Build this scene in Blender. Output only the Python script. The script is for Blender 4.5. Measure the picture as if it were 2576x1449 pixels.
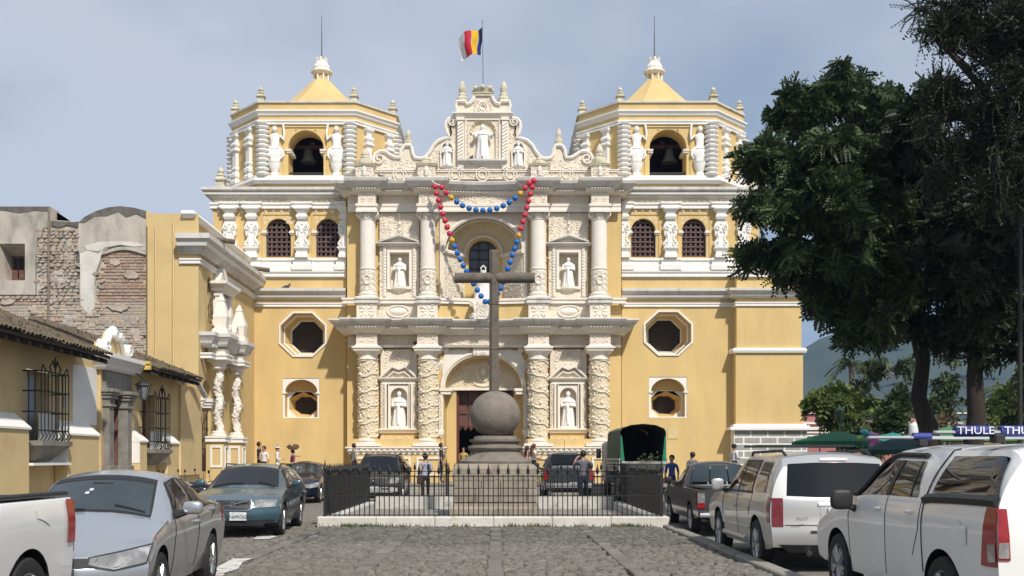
import bpy,math,random
import numpy as np
from mathutils import Vector,Matrix,Euler
random.seed(7)
rng=np.random.default_rng(7)
SC=bpy.context.scene
for o in list(bpy.data.objects):
 bpy.data.objects.remove(o)
COL=SC.collection
R=math.radians
PI=math.pi
# ---------------------------------------------------------------- camera
CAM_H=1.6
F=2683.0
PX,PY=1254.0,1150.0
cam_d=bpy.data.cameras.new('camera')
cam=bpy.data.objects.new('camera',cam_d)
COL.objects.link(cam)
cam.location=(0,0,CAM_H)
cam.rotation_euler=(R(90),0,0)
cam_d.sensor_width=36.0
cam_d.lens=F/2576.0*36.0
cam_d.shift_x=(1288.0-PX)/2576.0
cam_d.shift_y=(PY-724.5)/2576.0
cam_d.clip_start=0.1
cam_d.clip_end=9000
SC.camera=cam
# ---------------------------------------------------------------- sun
SUN_DIR=Vector((-0.42,0.92,-1.06)).normalized()
sun_d=bpy.data.lights.new('sun','SUN')
sun_d.energy=3.9
sun_d.angle=R(2.0)
sun_d.color=(1.0,0.94,0.86)
sun=bpy.data.objects.new('sun',sun_d)
COL.objects.link(sun)
sun.rotation_euler=SUN_DIR.to_track_quat('-Z','Y').to_euler()
sun.location=(20,-40,60)
# ---------------------------------------------------------------- sky
W=bpy.data.worlds.new('World')
SC.world=W
W.use_nodes=True
nt=W.node_tree
nt.nodes.clear()
def wn(t,**k):
 n=nt.nodes.new(t)
 for a,b in k.items():
  setattr(n,a,b)
 return n
sky=wn('ShaderNodeTexSky',sky_type='NISHITA')
sky.sun_disc=False
sky.sun_elevation=math.asin(-SUN_DIR.z)
sky.sun_rotation=math.atan2(-SUN_DIR.x,-SUN_DIR.y)
sky.altitude=1500
sky.air_density=1.0
sky.dust_density=3.0
sky.ozone_density=1.2
tc=wn('ShaderNodeTexCoord')
sep=wn('ShaderNodeSeparateXYZ')
nt.links.new(tc.outputs['Generated'],sep.inputs[0])
addz=wn('ShaderNodeMath',operation='ADD');addz.inputs[1].default_value=0.35
mx=wn('ShaderNodeMath',operation='MAXIMUM');mx.inputs[1].default_value=0.0
nt.links.new(sep.outputs['Z'],mx.inputs[0])
nt.links.new(mx.outputs[0],addz.inputs[0])
dx=wn('ShaderNodeMath',operation='DIVIDE');dy=wn('ShaderNodeMath',operation='DIVIDE')
nt.links.new(sep.outputs['X'],dx.inputs[0]);nt.links.new(addz.outputs[0],dx.inputs[1])
nt.links.new(sep.outputs['Y'],dy.inputs[0]);nt.links.new(addz.outputs[0],dy.inputs[1])
cmb=wn('ShaderNodeCombineXYZ')
nt.links.new(dx.outputs[0],cmb.inputs[0]);nt.links.new(dy.outputs[0],cmb.inputs[1])
cmb.inputs[2].default_value=7.7
no1=wn('ShaderNodeTexNoise');no1.inputs['Scale'].default_value=1.5
no1.inputs['Detail'].default_value=4.0;no1.inputs['Roughness'].default_value=0.48
no1.inputs['Distortion'].default_value=0.15
nt.links.new(cmb.outputs[0],no1.inputs['Vector'])
ramp=wn('ShaderNodeValToRGB')
ramp.color_ramp.interpolation='EASE'
ramp.color_ramp.elements[0].position=0.38;ramp.color_ramp.elements[0].color=(2.1,2.75,3.6,1)
ramp.color_ramp.elements[1].position=0.64;ramp.color_ramp.elements[1].color=(4.7,4.95,5.45,1)
nt.links.new(no1.outputs['Fac'],ramp.inputs[0])
mixc=wn('ShaderNodeMixRGB')
mixc.inputs[0].default_value=0.82
nt.links.new(ramp.outputs[0],mixc.inputs[2])
nt.links.new(sky.outputs[0],mixc.inputs[1])
bg=wn('ShaderNodeBackground');bg.inputs[1].default_value=0.125
nt.links.new(mixc.outputs[0],bg.inputs[0])
wo=wn('ShaderNodeOutputWorld')
nt.links.new(bg.outputs[0],wo.inputs[0])
# ---------------------------------------------------------------- exposure
SC.view_settings.view_transform='Standard'
SC.view_settings.look='None'
SC.view_settings.exposure=0.20
SC.view_settings.gamma=1.0
SC.view_settings.use_curve_mapping=False
SC.render.engine='CYCLES'
SC.cycles.use_denoising=True
try:
 SC.cycles.denoiser='OPENIMAGEDENOISE'
except Exception:
 pass
SC.cycles.max_bounces=6
SC.cycles.volume_bounces=0
SC.cycles.transparent_max_bounces=8
SC.cycles.caustics_reflective=False
SC.cycles.caustics_refractive=False
def fx(u,D=50.0):
 "metres left or right of the street axis at depth D"
 return(u-PX)*D/F
def fz(v,D=50.0):
 return CAM_H+(PY-v)*D/F
def fm(n,D=50.0):
 return n*D/F
 # ================================================================ mesh builder
class MB:
 def __init__(s):
  s.v=[];s.f=[]
 def add(s,vs,fs):
  o=len(s.v)
  s.v.extend([tuple(p)for p in vs])
  s.f.extend([tuple(i+o for i in q)for q in fs])
  return s
 def box(s,x0,x1,y0,y1,z0,z1):
  if x0>x1:x0,x1=x1,x0
  if y0>y1:y0,y1=y1,y0
  if z0>z1:z0,z1=z1,z0
  return s.add([(x0,y0,z0),(x1,y0,z0),(x1,y1,z0),(x0,y1,z0),(x0,y0,z1),(x1,y0,z1),(x1,y1,z1),(x0,y1,z1)],[(0,3,2,1),(4,5,6,7),(0,1,5,4),(1,2,6,5),(2,3,7,6),(3,0,4,7)])
 def bev(s,x0,x1,y0,y1,z0,z1,b=0.01):
  "box with its edges cut off"
  P=[]
  for(xa,xb,ya,yb,za,zb)in((x0+b,x1-b,y0+b,y1-b,z0,z1),):
   pass
  xs=(x0,x1);ys=(y0,y1);zs=(z0,z1)
  idx={}
  vs=[]
  for i in(0,1):
   for j in(0,1):
    for k in(0,1):
     sx=b if i==0 else-b;sy=b if j==0 else-b;sz=b if k==0 else-b
     for ax in(0,1,2):
      p=[xs[i]+sx,ys[j]+sy,zs[k]+sz]
      p[ax]=(xs,ys,zs)[ax][(i,j,k)[ax]]
      idx[(i,j,k,ax)]=len(vs);vs.append(tuple(p))
  fs=[]
  for ax in(0,1,2):
   for e in(0,1):
    q=[]
    for(a,c)in((0,0),(1,0),(1,1),(0,1)):
     t=[0,0,0];t[ax]=e;t[(ax+1)%3]=a;t[(ax+2)%3]=c
     q.append(idx[tuple(t)+(ax,)])
    fs.append(tuple(q)if e else tuple(q[::-1]))
  for ax in(0,1,2):
   b1,b2=(ax+1)%3,(ax+2)%3
   for a in(0,1):
    for c in(0,1):
     t0=[0,0,0];t1=[0,0,0]
     t0[b1]=t1[b1]=a;t0[b2]=t1[b2]=c;t1[ax]=1
     fs.append((idx[tuple(t0)+(b1,)],idx[tuple(t1)+(b1,)],idx[tuple(t1)+(b2,)],idx[tuple(t0)+(b2,)]))
  for i in(0,1):
   for j in(0,1):
    for k in(0,1):
     fs.append(tuple(idx[(i,j,k,ax)]for ax in(0,1,2)))
  return s.add(vs,fs)
 def prism(s,poly,y0,y1):
  "polygon of (x, z) pushed from y0 to y1"
  n=len(poly)
  vs=[(x,y0,z)for x,z in poly]+[(x,y1,z)for x,z in poly]
  fs=[tuple(range(n)),tuple(range(2*n-1,n-1,-1))]
  fs+=[(i,i+n,(i+1)%n+n,(i+1)%n)for i in range(n)]
  return s.add(vs,fs)
 def prism_axis(s,poly,a0,a1,axis):
  "polygon in the other two axes (cyclic order) pushed along an axis"
  n=len(poly)
  def P(p,a):
   q=[0,0,0];q[axis]=a;q[(axis+1)%3]=p[0];q[(axis+2)%3]=p[1]
   return tuple(q)
  vs=[P(p,a0)for p in poly]+[P(p,a1)for p in poly]
  fs=[tuple(range(n)),tuple(range(2*n-1,n-1,-1))]
  fs+=[(i,i+n,(i+1)%n+n,(i+1)%n)for i in range(n)]
  return s.add(vs,fs)
 def lathe(s,prof,cx,cy,n=12,rot=0.0,sx=1.0,sy=1.0,cap=True,fold=None):
  "profile of (radius, z) turned about a vertical axis"
  m=len(prof);vs=[];fs=[]
  for(r,z)in prof:
   for k in range(n):
    a=rot+2*PI*k/n
    rr=r*(fold(a,z)if fold else 1.0)
    vs.append((cx+rr*sx*math.sin(a),cy-rr*sy*math.cos(a),z))
  for i in range(m-1):
   for k in range(n):
    k2=(k+1)%n
    fs.append((i*n+k,i*n+k2,(i+1)*n+k2,(i+1)*n+k))
  if cap:
   fs.append(tuple(range(n-1,-1,-1)))
   fs.append(tuple((m-1)*n+k for k in range(n)))
  return s.add(vs,fs)
 def sq(s,prof,cx,cy,rect=1.0):
  "square-section turned profile: half width, z"
  q=math.sqrt(2)
  return s.lathe([(r*q,z)for r,z in prof],cx,cy,4,PI/4,sy=rect)
 def tube(s,pts,rad,n=8,cap=True):
  pts=[Vector(p)for p in pts]
  m=len(pts)
  if not hasattr(rad,'__len__'):rad=[rad]*m
  vs=[];fs=[]
  up=None
  for i,p in enumerate(pts):
   t=(pts[min(i+1,m-1)]-pts[max(i-1,0)])
   t=t.normalized()if t.length>1e-9 else Vector((0,0,1))
   if up is None:
    a=Vector((0,0,1))if abs(t.z)<0.9 else Vector((0,1,0))
    up=(a-t*a.dot(t)).normalized()
   else:
    up=up-t*up.dot(t)
    up=up.normalized()if up.length>1e-6 else Vector((1,0,0))
   sd=t.cross(up)
   for k in range(n):
    a=2*PI*k/n
    q=p+(up*math.cos(a)+sd*math.sin(a))*rad[i]
    vs.append(tuple(q))
  for i in range(m-1):
   for k in range(n):
    k2=(k+1)%n
    fs.append((i*n+k,i*n+k2,(i+1)*n+k2,(i+1)*n+k))
  if cap:
   fs.append(tuple(range(n-1,-1,-1)))
   fs.append(tuple((m-1)*n+k for k in range(n)))
  return s.add(vs,fs)
 def ball(s,c,r,n=12,m=8,sz=1.0,sx=1.0,sy=1.0):
  prof=[]
  for i in range(m+1):
   a=-PI/2+PI*i/m
   prof.append((max(1e-4,r*math.cos(a)),c[2]+r*sz*math.sin(a)))
  return s.lathe(prof,c[0],c[1],n,sx=sx,sy=sy,cap=False)
 def sweep(s,prof,path,closed=False):
  """moulding: profile of (outward, z), swept along a plan path of (x, y);
        outward is to the right of the way the path runs"""
  n=len(path);m=len(prof)
  rings=[]
  for i in range(n):
   p=Vector(path[i])
   a=Vector(path[(i-1)%n])if(closed or i>0)else None
   b=Vector(path[(i+1)%n])if(closed or i<n-1)else None
   d1=(p-a).normalized()if a is not None else None
   d2=(b-p).normalized()if b is not None else None
   if d1 is None:d1=d2
   if d2 is None:d2=d1
   n1=Vector((d1.y,-d1.x));n2=Vector((d2.y,-d2.x))
   mt=n1+n2
   if mt.length<1e-6:mt=n1
   mt=mt/max(0.15,(1+n1.dot(n2)))
   rings.append([(p.x+mt.x*o,p.y+mt.y*o,z)for o,z in prof])
  vs=[q for r in rings for q in r];fs=[]
  for i in range(n if closed else n-1):
   j=(i+1)%n
   for k in range(m):
    k2=(k+1)%m
    fs.append((i*m+k,j*m+k,j*m+k2,i*m+k2))
  if not closed:
   fs.append(tuple(range(m)));fs.append(tuple((n-1)*m+k for k in range(m-1,-1,-1)))
  return s.add(vs,fs)
 def bridge(s,A,B,closed=True):
  n=len(A)
  return s.add(list(A)+list(B),[(i,(i+1)%n,(i+1)%n+n,i+n)for i in range(n if closed else n-1)])
 def grid(s,fn,nu,nv,flip=False):
  vs=[fn(i/nu,j/nv)for i in range(nu+1)for j in range(nv+1)]
  fs=[]
  for i in range(nu):
   for j in range(nv):
    a=i*(nv+1)+j
    q=(a,a+nv+1,a+nv+2,a+1)
    fs.append(q[::-1]if flip else q)
  return s.add(vs,fs)
 def ridge(s,pts,w,h,M):
  "raised rib of half width w and height h along (u, v) points on a surface M(u, v, h)"
  n=len(pts)
  if n<2:return s
  vs=[];fs=[]
  for i,(u,v)in enumerate(pts):
   a=pts[max(0,i-1)];b=pts[min(n-1,i+1)]
   du,dv=b[0]-a[0],b[1]-a[1]
   L=math.hypot(du,dv)or 1.0
   nu,nv=-dv/L,du/L
   ww=w*(1.0 if 0<i<n-1 else 0.6)
   vs+=[M(u+nu*ww,v+nv*ww,0),M(u+nu*ww*.55,v+nv*ww*.55,h),M(u-nu*ww*.55,v-nv*ww*.55,h),M(u-nu*ww,v-nv*ww,0)]
  for i in range(n-1):
   a=i*4;b=a+4
   fs+=[(a,a+1,b+1,b),(a+1,a+2,b+2,b+1),(a+2,a+3,b+3,b+2)]
  fs+=[(0,3,2,1),((n-1)*4,(n-1)*4+1,(n-1)*4+2,(n-1)*4+3)]
  return s.add(vs,fs)
 def leaf(s,u,v,ang,L,w,h,M):
  c,d=math.cos(ang),math.sin(ang)
  def P(a,b,hh):return M(u+a*c-b*d,v+a*d+b*c,hh)
  return s.add([P(0,0,0),P(L*.45,w,0.0),P(L,0,0),P(L*.45,-w,0.0),P(L*.45,0,h)],[(0,4,1),(1,4,2),(2,4,3),(3,4,0)])
 def xf(s,m,start=0):
  s.v[start:]=[tuple(m@Vector(p))for p in s.v[start:]]
  return s
 def build(s,name,mat,parent=None,smooth=None,local=False,label=None):
  me=bpy.data.meshes.new(name)
  me.from_pydata(s.v,[],s.f)
  me.update()
  return place(name,me,mat,parent,smooth,local,label)
def recalc(me):
 import bmesh
 b=bmesh.new();b.from_mesh(me)
 bmesh.ops.recalc_face_normals(b,faces=b.faces)
 b.to_mesh(me);b.free()
def place(name,me,mat,parent=None,smooth=None,local=False,label=None,fix=True):
 if fix:recalc(me)
 if mat is not None:me.materials.append(mat)
 if smooth:
  me.shade_smooth()
  me.set_sharp_from_angle(angle=R(smooth))
 o=bpy.data.objects.new(name,me)
 COL.objects.link(o)
 if parent is not None:
  o.parent=parent
  if not local:
   o.matrix_parent_inverse=PINV(parent)
 if label:o['label']=label
 if parent is not None and(name.endswith('relief')or name in('dentil_row','drop_ornament','gate','scalloped_edge')):o['kind']='stuff'
 return o
def PINV(p):
 m=Matrix.Translation(p.location)@p.rotation_euler.to_matrix().to_4x4()if p.rotation_mode!='QUATERNION' else p.matrix_world
 if p.parent is not None:
  return(p.parent.matrix_basis@p.matrix_parent_inverse@p.matrix_basis).inverted()
 return p.matrix_basis.inverted()
def inst(o,parent,loc,rot=(0,0,0),sc=(1,1,1),name=None):
 "another object with the same mesh"
 c=bpy.data.objects.new(name or o.name.split('.')[0],o.data if hasattr(o,'data')else o)
 COL.objects.link(c)
 c.location=loc;c.rotation_euler=rot;c.scale=sc
 if parent is not None:
  c.parent=parent
  c.matrix_parent_inverse=PINV(parent)
 return c
def thing(name,label,cat,loc=(0,0,0),rz=0.0,group=None):
 o=bpy.data.objects.new(name,None)
 COL.objects.link(o)
 o.location=loc;o.rotation_euler=(0,0,rz)
 o.empty_display_size=0.2
 o['label']=label;o['category']=cat
 if group:o['group']=group
 return o
def tag(o,label,cat,group=None):
 o['label']=label;o['category']=cat
 if group:o['group']=group
 return o
def struct(o):
 o['kind']='structure';return o
def stuff(o):
 o['kind']='stuff';return o
 # ================================================================ materials
MATS={}
def mat(name,col,rough=0.8,var=0.12,scale=3.0,bump=0.0,bscale=40.0,metal=0.0,spec=0.5,col2=None,streak=0.0,coat=0.0,stain=None,stain_pos=(0.55,0.75),sscale=1.2,trans=0.0,grime=None,alpha=None):
 "Principled material whose colour wanders with noise; optional stains and streaks"
 if name in MATS:return MATS[name]
 m=bpy.data.materials.new(name)
 m.use_nodes=True
 t=m.node_tree;N=t.nodes;L=t.links
 b=N['Principled BSDF']
 b.inputs['Roughness'].default_value=rough
 b.inputs['Metallic'].default_value=metal
 b.inputs['Specular IOR Level'].default_value=spec
 if coat:
  b.inputs['Coat Weight'].default_value=coat
  b.inputs['Coat Roughness'].default_value=0.06
 co=N.new('ShaderNodeTexCoord')
 src=co.outputs['Object']
 if streak:
  mp=N.new('ShaderNodeMapping');mp.inputs['Scale'].default_value=(1,1,streak)
  L.new(src,mp.inputs[0]);src2=mp.outputs[0]
 else:src2=src
 n1=N.new('ShaderNodeTexNoise');n1.inputs['Scale'].default_value=scale
 n1.inputs['Detail'].default_value=6;n1.inputs['Roughness'].default_value=0.6
 L.new(src2,n1.inputs['Vector'])
 r=N.new('ShaderNodeValToRGB')
 c=np.array(col)
 if col2 is None:
  lo=np.clip(c*(1-var),0,1);hi=np.clip(c*(1+var),0,1)
 else:
  lo,hi=np.array(col),np.array(col2)
 r.color_ramp.elements[0].position=0.32;r.color_ramp.elements[1].position=0.68
 r.color_ramp.elements[0].color=(*lo,1);r.color_ramp.elements[1].color=(*hi,1)
 L.new(n1.outputs['Fac'],r.inputs[0])
 out=r.outputs[0]
 if stain is not None:
  n2=N.new('ShaderNodeTexNoise');n2.inputs['Scale'].default_value=sscale
  n2.inputs['Detail'].default_value=8;n2.inputs['Roughness'].default_value=0.65
  L.new(src2,n2.inputs['Vector'])
  r2=N.new('ShaderNodeValToRGB')
  r2.color_ramp.elements[0].position=stain_pos[0];r2.color_ramp.elements[1].position=stain_pos[1]
  L.new(n2.outputs['Fac'],r2.inputs[0])
  mx_=N.new('ShaderNodeMixRGB');mx_.inputs[2].default_value=(*stain,1)
  L.new(r2.outputs[0],mx_.inputs[0]);L.new(out,mx_.inputs[1])
  out=mx_.outputs[0]
 if grime is not None:
 # dust that has settled low on the thing: (colour, z0, z1) in its own coordinates
  sp=N.new('ShaderNodeSeparateXYZ');L.new(co.outputs['Object'],sp.inputs[0])
  mr=N.new('ShaderNodeMapRange');mr.inputs[1].default_value=grime[1];mr.inputs[2].default_value=grime[2]
  mr.inputs[3].default_value=grime[3]if len(grime)>3 else 0.8;mr.inputs[4].default_value=0.0
  L.new(sp.outputs['Z'],mr.inputs[0])
  n3=N.new('ShaderNodeTexNoise');n3.inputs['Scale'].default_value=2.2;n3.inputs['Detail'].default_value=6
  L.new(co.outputs['Object'],n3.inputs['Vector'])
  mu=N.new('ShaderNodeMath');mu.operation='MULTIPLY'
  r3=N.new('ShaderNodeValToRGB');r3.color_ramp.elements[0].position=0.25;r3.color_ramp.elements[1].position=0.7
  L.new(n3.outputs['Fac'],r3.inputs[0])
  L.new(mr.outputs[0],mu.inputs[0]);L.new(r3.outputs[0],mu.inputs[1])
  m3=N.new('ShaderNodeMixRGB');m3.inputs[2].default_value=(*grime[0],1)
  L.new(mu.outputs[0],m3.inputs[0]);L.new(out,m3.inputs[1]);out=m3.outputs[0]
  rr=N.new('ShaderNodeMapRange');rr.inputs[3].default_value=rough;rr.inputs[4].default_value=0.7
  L.new(mu.outputs[0],rr.inputs[0]);L.new(rr.outputs[0],b.inputs['Roughness'])
 L.new(out,b.inputs['Base Color'])
 if trans:
  b.inputs['Transmission Weight'].default_value=trans
 if bump:
  n4=N.new('ShaderNodeTexNoise');n4.inputs['Scale'].default_value=bscale
  n4.inputs['Detail'].default_value=5
  L.new(src,n4.inputs['Vector'])
  bp=N.new('ShaderNodeBump');bp.inputs['Strength'].default_value=bump;bp.inputs['Distance'].default_value=0.02
  L.new(n4.outputs['Fac'],bp.inputs['Height']);L.new(bp.outputs[0],b.inputs['Normal'])
 MATS[name]=m
 return m
YEL=mat('yellow_limewash',(0.655,0.475,0.205),0.9,0.07,0.9,0.12,30,stain=(0.52,0.37,0.175),stain_pos=(0.46,0.82),sscale=0.7,streak=.35)
YEL2=mat('yellow_limewash_weathered',(0.60,0.45,0.215),0.9,0.06,1.1,0.12,30,stain=(0.50,0.36,0.17),stain_pos=(0.52,0.85),sscale=0.8)
TAN=mat('ochre_limewash',(0.64,0.485,0.245),0.9,0.06,1.0,0.12,30,stain=(0.50,0.345,0.165),stain_pos=(0.5,0.85),sscale=0.9)
WHT=mat('white_limewash',(0.80,0.785,0.745),0.9,0.05,2.0,0.10,30,stain=(0.60,0.58,0.53),stain_pos=(0.55,0.85),sscale=2.0)
STU=mat('cream_stucco',(0.78,0.715,0.605),0.92,0.06,2.5,0.35,55,stain=(0.70,0.61,0.48),stain_pos=(0.52,0.8),sscale=3.0)
STL=mat('white_stucco',(0.80,0.745,0.655),0.92,0.05,2.5,0.25,55,stain=(0.68,0.62,0.52),stain_pos=(0.55,0.85),sscale=3.0)
STP=mat('pinkish_stucco_ground',(0.74,0.655,0.53),0.92,0.07,2.0,0.4,45)
STY=mat('buff_stucco_ground',(0.68,0.575,0.395),0.92,0.06,2.0,0.3,45)
GRYC=mat('weathered_cornice_stone',(0.62,0.60,0.56),0.95,0.10,1.5,0.3,30,stain=(0.30,0.285,0.25),stain_pos=(0.52,0.82),sscale=2.2,streak=0.25)
LICH=mat('lichened_stucco',(0.60,0.55,0.42),0.95,0.12,3.0,0.3,40,stain=(0.34,0.31,0.20),stain_pos=(0.48,0.72),sscale=4.0)
STAT=mat('statue_white',(0.84,0.82,0.78),0.85,0.03,3.0,0.15,40)
WOODP=mat('purple_brown_wood',(0.115,0.066,0.060),0.75,0.25,6.0,0.3,60)
WOODD=mat('dark_door_wood',(0.13,0.055,0.04),0.6,0.25,3.0,0.3,40)
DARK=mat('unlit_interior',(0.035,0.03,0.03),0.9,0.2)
GLASSD=mat('dark_window_glass',(0.03,0.035,0.042),0.12,0.1,spec=0.6)
BLK=mat('black_iron',(0.016,0.015,0.014),0.55,0.3,8,0.2,80,stain=(0.05,0.03,0.02),stain_pos=(0.6,0.8),sscale=9)
IRONB=mat('brown_iron',(0.05,0.036,0.03),0.6,0.3,8)
BRONZE=mat('bell_bronze_green',(0.25,0.27,0.25),0.6,0.15,6,metal=0.3)
# ================================================================ ground, paving, kerbs
def island_mat(name,cols,rough=.9,bump=.3,bscale=30,stain=None,extra=None):
 "stone material: every separate piece takes its own tone"
 m=bpy.data.materials.new(name);m.use_nodes=True
 N=m.node_tree.nodes;L=m.node_tree.links;b=N['Principled BSDF']
 b.inputs['Roughness'].default_value=rough
 g=N.new('ShaderNodeNewGeometry');oi=N.new('ShaderNodeObjectInfo')
 ad=N.new('ShaderNodeMath');ad.operation='ADD';L.new(g.outputs['Random Per Island'],ad.inputs[0]);L.new(oi.outputs['Random'],ad.inputs[1])
 fr=N.new('ShaderNodeMath');fr.operation='FRACT';L.new(ad.outputs[0],fr.inputs[0])
 r=N.new('ShaderNodeValToRGB')
 while len(r.color_ramp.elements)<len(cols):r.color_ramp.elements.new(.5)
 for i,c in enumerate(cols):
  r.color_ramp.elements[i].position=i/(len(cols)-1);r.color_ramp.elements[i].color=(*c,1)
 L.new(fr.outputs[0],r.inputs[0])
 co=N.new('ShaderNodeTexCoord');n1=N.new('ShaderNodeTexNoise');n1.inputs['Scale'].default_value=14;n1.inputs['Detail'].default_value=6
 L.new(co.outputs['Object'],n1.inputs['Vector'])
 mx_=N.new('ShaderNodeMixRGB');mx_.blend_type='MULTIPLY';mx_.inputs[0].default_value=.45
 r2=N.new('ShaderNodeValToRGB');r2.color_ramp.elements[0].color=(.55,.54,.52,1);r2.color_ramp.elements[0].position=.3;r2.color_ramp.elements[1].position=.65
 L.new(n1.outputs['Fac'],r2.inputs[0]);L.new(r.outputs[0],mx_.inputs[1]);L.new(r2.outputs[0],mx_.inputs[2])
 L.new(mx_.outputs[0],b.inputs['Base Color'])
 n4=N.new('ShaderNodeTexNoise');n4.inputs['Scale'].default_value=bscale;n4.inputs['Detail'].default_value=4
 L.new(co.outputs['Object'],n4.inputs['Vector'])
 bp=N.new('ShaderNodeBump');bp.inputs['Strength'].default_value=bump;bp.inputs['Distance'].default_value=.02
 L.new(n4.outputs['Fac'],bp.inputs['Height']);L.new(bp.outputs[0],b.inputs['Normal'])
 return m
EARTH=mat('sandy_joint_earth',(0.135,0.118,0.095),0.97,0.22,3.0,0.5,30)
COB=island_mat('cobble_stone',[(0.15,0.136,0.114),(0.20,0.183,0.155),(0.175,0.164,0.144),(0.24,0.222,0.19),(0.14,0.127,0.11),(0.205,0.186,0.16)])
COBD=island_mat('dark_cobble_stone',[(0.11,0.102,0.09),(0.155,0.145,0.128),(0.09,0.086,0.08),(0.21,0.196,0.172),(0.125,0.112,0.098),(0.165,0.145,0.127)])  # darker set of cobble tones, laid in the strip towards the low wall
SLAB=island_mat('cut_stone_slab',[(0.23,0.21,0.175),(0.30,0.275,0.23),(0.26,0.24,0.205)],.9,.25)
FARCOB=mat('worn_cobbles_far',(0.165,0.152,0.13),0.93,0.35,5.0,1.0,7.0,stain=(0.235,0.215,0.18),stain_pos=(.45,.7),sscale=9)
m=MB();m.add([(-1300,-60,-.30),(1300,-60,-.30),(1300,1700,-.30),(-1300,1700,-.30)],[(0,1,2,3)])
struct(m.build('ground',mat('earthy_ground',(0.17,0.155,0.13),0.95,0.2,0.6,0.3,8)))
m=MB();m.box(-60,3.95,-6,24.4,-.2,-.045);m.box(-60,60,24.4,120,-.2,-.045)
PAVE=struct(m.build('paving',EARTH))
m=MB();m.box(3.95,40,-6,24.4,-.25,-.10)
RROAD=struct(m.build('road',FARCOB))
m=MB();m.box(-9.9,3.9,36.0,46,-.19,.0);m.box(3.9,40,24.6,46,-.19,-.005);m.box(-9.9,-4.3,25.5,36,-.19,-.006);m.box(-4.3,3.9,33.2,36,-.19,-.003)
struct(m.build('street',FARCOB))
# stones
def stone_shape(rd,w,d,h,cx=0,cy=0,z0=-.05):
 n=8;vs=[];fs=[]
 e=2.6
 ring=[]
 for k in range(n):
  a=2*PI*(k+.5)/n+rd.uniform(-.14,.14)
  c,s=math.cos(a),math.sin(a)
  q=(abs(c)**e+abs(s)**e)**(-1/e)*rd.uniform(.90,1.05)
  ring.append((c*q*w/2,s*q*d/2))
 tilt=(rd.uniform(-.06,.06),rd.uniform(-.06,.06))
 for(x,y)in ring:vs.append((cx+x,cy+y,z0))
 for(x,y)in ring:vs.append((cx+x*.97,cy+y*.97,h*.55+z0*.45))
 for(x,y)in ring:vs.append((cx+x*.76,cy+y*.76,h+x*tilt[0]+y*tilt[1]))
 for k in range(n):
  k2=(k+1)%n
  fs+=[(k,k2,n+k2,n+k),(n+k,n+k2,2*n+k2,2*n+k)]
 fs.append(tuple(range(2*n,3*n)))
 return vs,fs
srd=random.Random(3)
STRIPS=(-3.93,-1.92,-.05,1.93)
spots=[]
def lay(x0,x1,y0,y1,dark=None):
 y=y0
 while y<y1:
  d=srd.uniform(.085,.135)
  x=x0+srd.uniform(-.1,.05)
  while x<x1:
   w=srd.uniform(.09,.22)
   cx,cy=x+w/2,y+d/2+srd.uniform(-.025,.025)
   if x0+.04<cx<x1-.04 and not any(abs(cx-s)<.135 and cy<24.2 for s in STRIPS):
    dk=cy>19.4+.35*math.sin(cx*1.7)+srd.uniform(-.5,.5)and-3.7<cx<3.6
    spots.append((cx,cy,w*.95,d*.95,dk))
   x+=w
  y+=d
lay(-4.15,3.72,13.0,24.42)
lay(-7.4,-4.17,13.0,26.0)
# the 300 that show largest are pieces of their own, the others one body
spots.sort(key=lambda s:s[1]+.4*abs(s[0])if-5<s[0]<3.6 and s[1]>14.3 else 99)
variants=[]
for i in range(10):
 vs,fs=stone_shape(srd,1,1,.009+.006*(i%3))
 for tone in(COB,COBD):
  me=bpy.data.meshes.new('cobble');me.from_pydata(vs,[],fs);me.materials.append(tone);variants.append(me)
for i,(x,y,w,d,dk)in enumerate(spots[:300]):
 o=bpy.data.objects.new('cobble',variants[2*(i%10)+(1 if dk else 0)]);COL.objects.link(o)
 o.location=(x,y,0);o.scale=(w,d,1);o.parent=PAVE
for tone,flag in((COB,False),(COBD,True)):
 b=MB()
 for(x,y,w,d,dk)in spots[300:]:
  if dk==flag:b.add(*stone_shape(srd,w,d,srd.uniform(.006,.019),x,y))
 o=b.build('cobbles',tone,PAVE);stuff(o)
 # slab strips and the right-hand kerb
for s in STRIPS:
 y=12.8
 while y<24.3:
  L=srd.uniform(.28,.62)
  b=MB();b.bev(s-.11+srd.uniform(-.02,.02),s+.11+srd.uniform(-.02,.02),y+.012,min(24.38,y+L)-.012,-.06,.014+srd.uniform(0,.012),.012)
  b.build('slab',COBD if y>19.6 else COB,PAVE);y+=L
y=8.0
while y<24.3:
 L=srd.uniform(.7,1.3)
 b=MB();b.bev(3.76+srd.uniform(-.015,.015),4.02+srd.uniform(-.015,.015),y+.01,min(24.4,y+L)-.01,-.24,.045+srd.uniform(0,.01),.02)
 b.build('kerb_stone',SLAB,PAVE);y+=L
 # worn white lines painted along the left-hand strip
PAINT=mat('worn_white_road_paint',(0.62,0.60,0.56),.85,.2,9,stain=(0.30,0.28,0.25),stain_pos=(.5,.62),sscale=7)
def dash(x0,y0,x1,y1,w):
 b=MB();dx_,dy_=x1-x0,y1-y0;L=math.hypot(dx_,dy_);nx_,ny_=-dy_/L*w/2,dx_/L*w/2
 n=7;rr=random.Random(int(y0*10))
 a=[(x0+dx_*i/n+nx_,y0+dy_*i/n+ny_,.024)for i in range(n+1)]
 c=[(x0+dx_*i/n-nx_*rr.uniform(.5,1.3),y0+dy_*i/n-ny_*rr.uniform(.5,1.3),.024)for i in range(n+1)]
 b.bridge(a,c,False);return b.build('painted_line',PAINT,PAVE)
dash(-3.72,13.0,-3.98,16.6,.30)
dash(-4.55,20.5,-4.75,22.2,.34)
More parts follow.
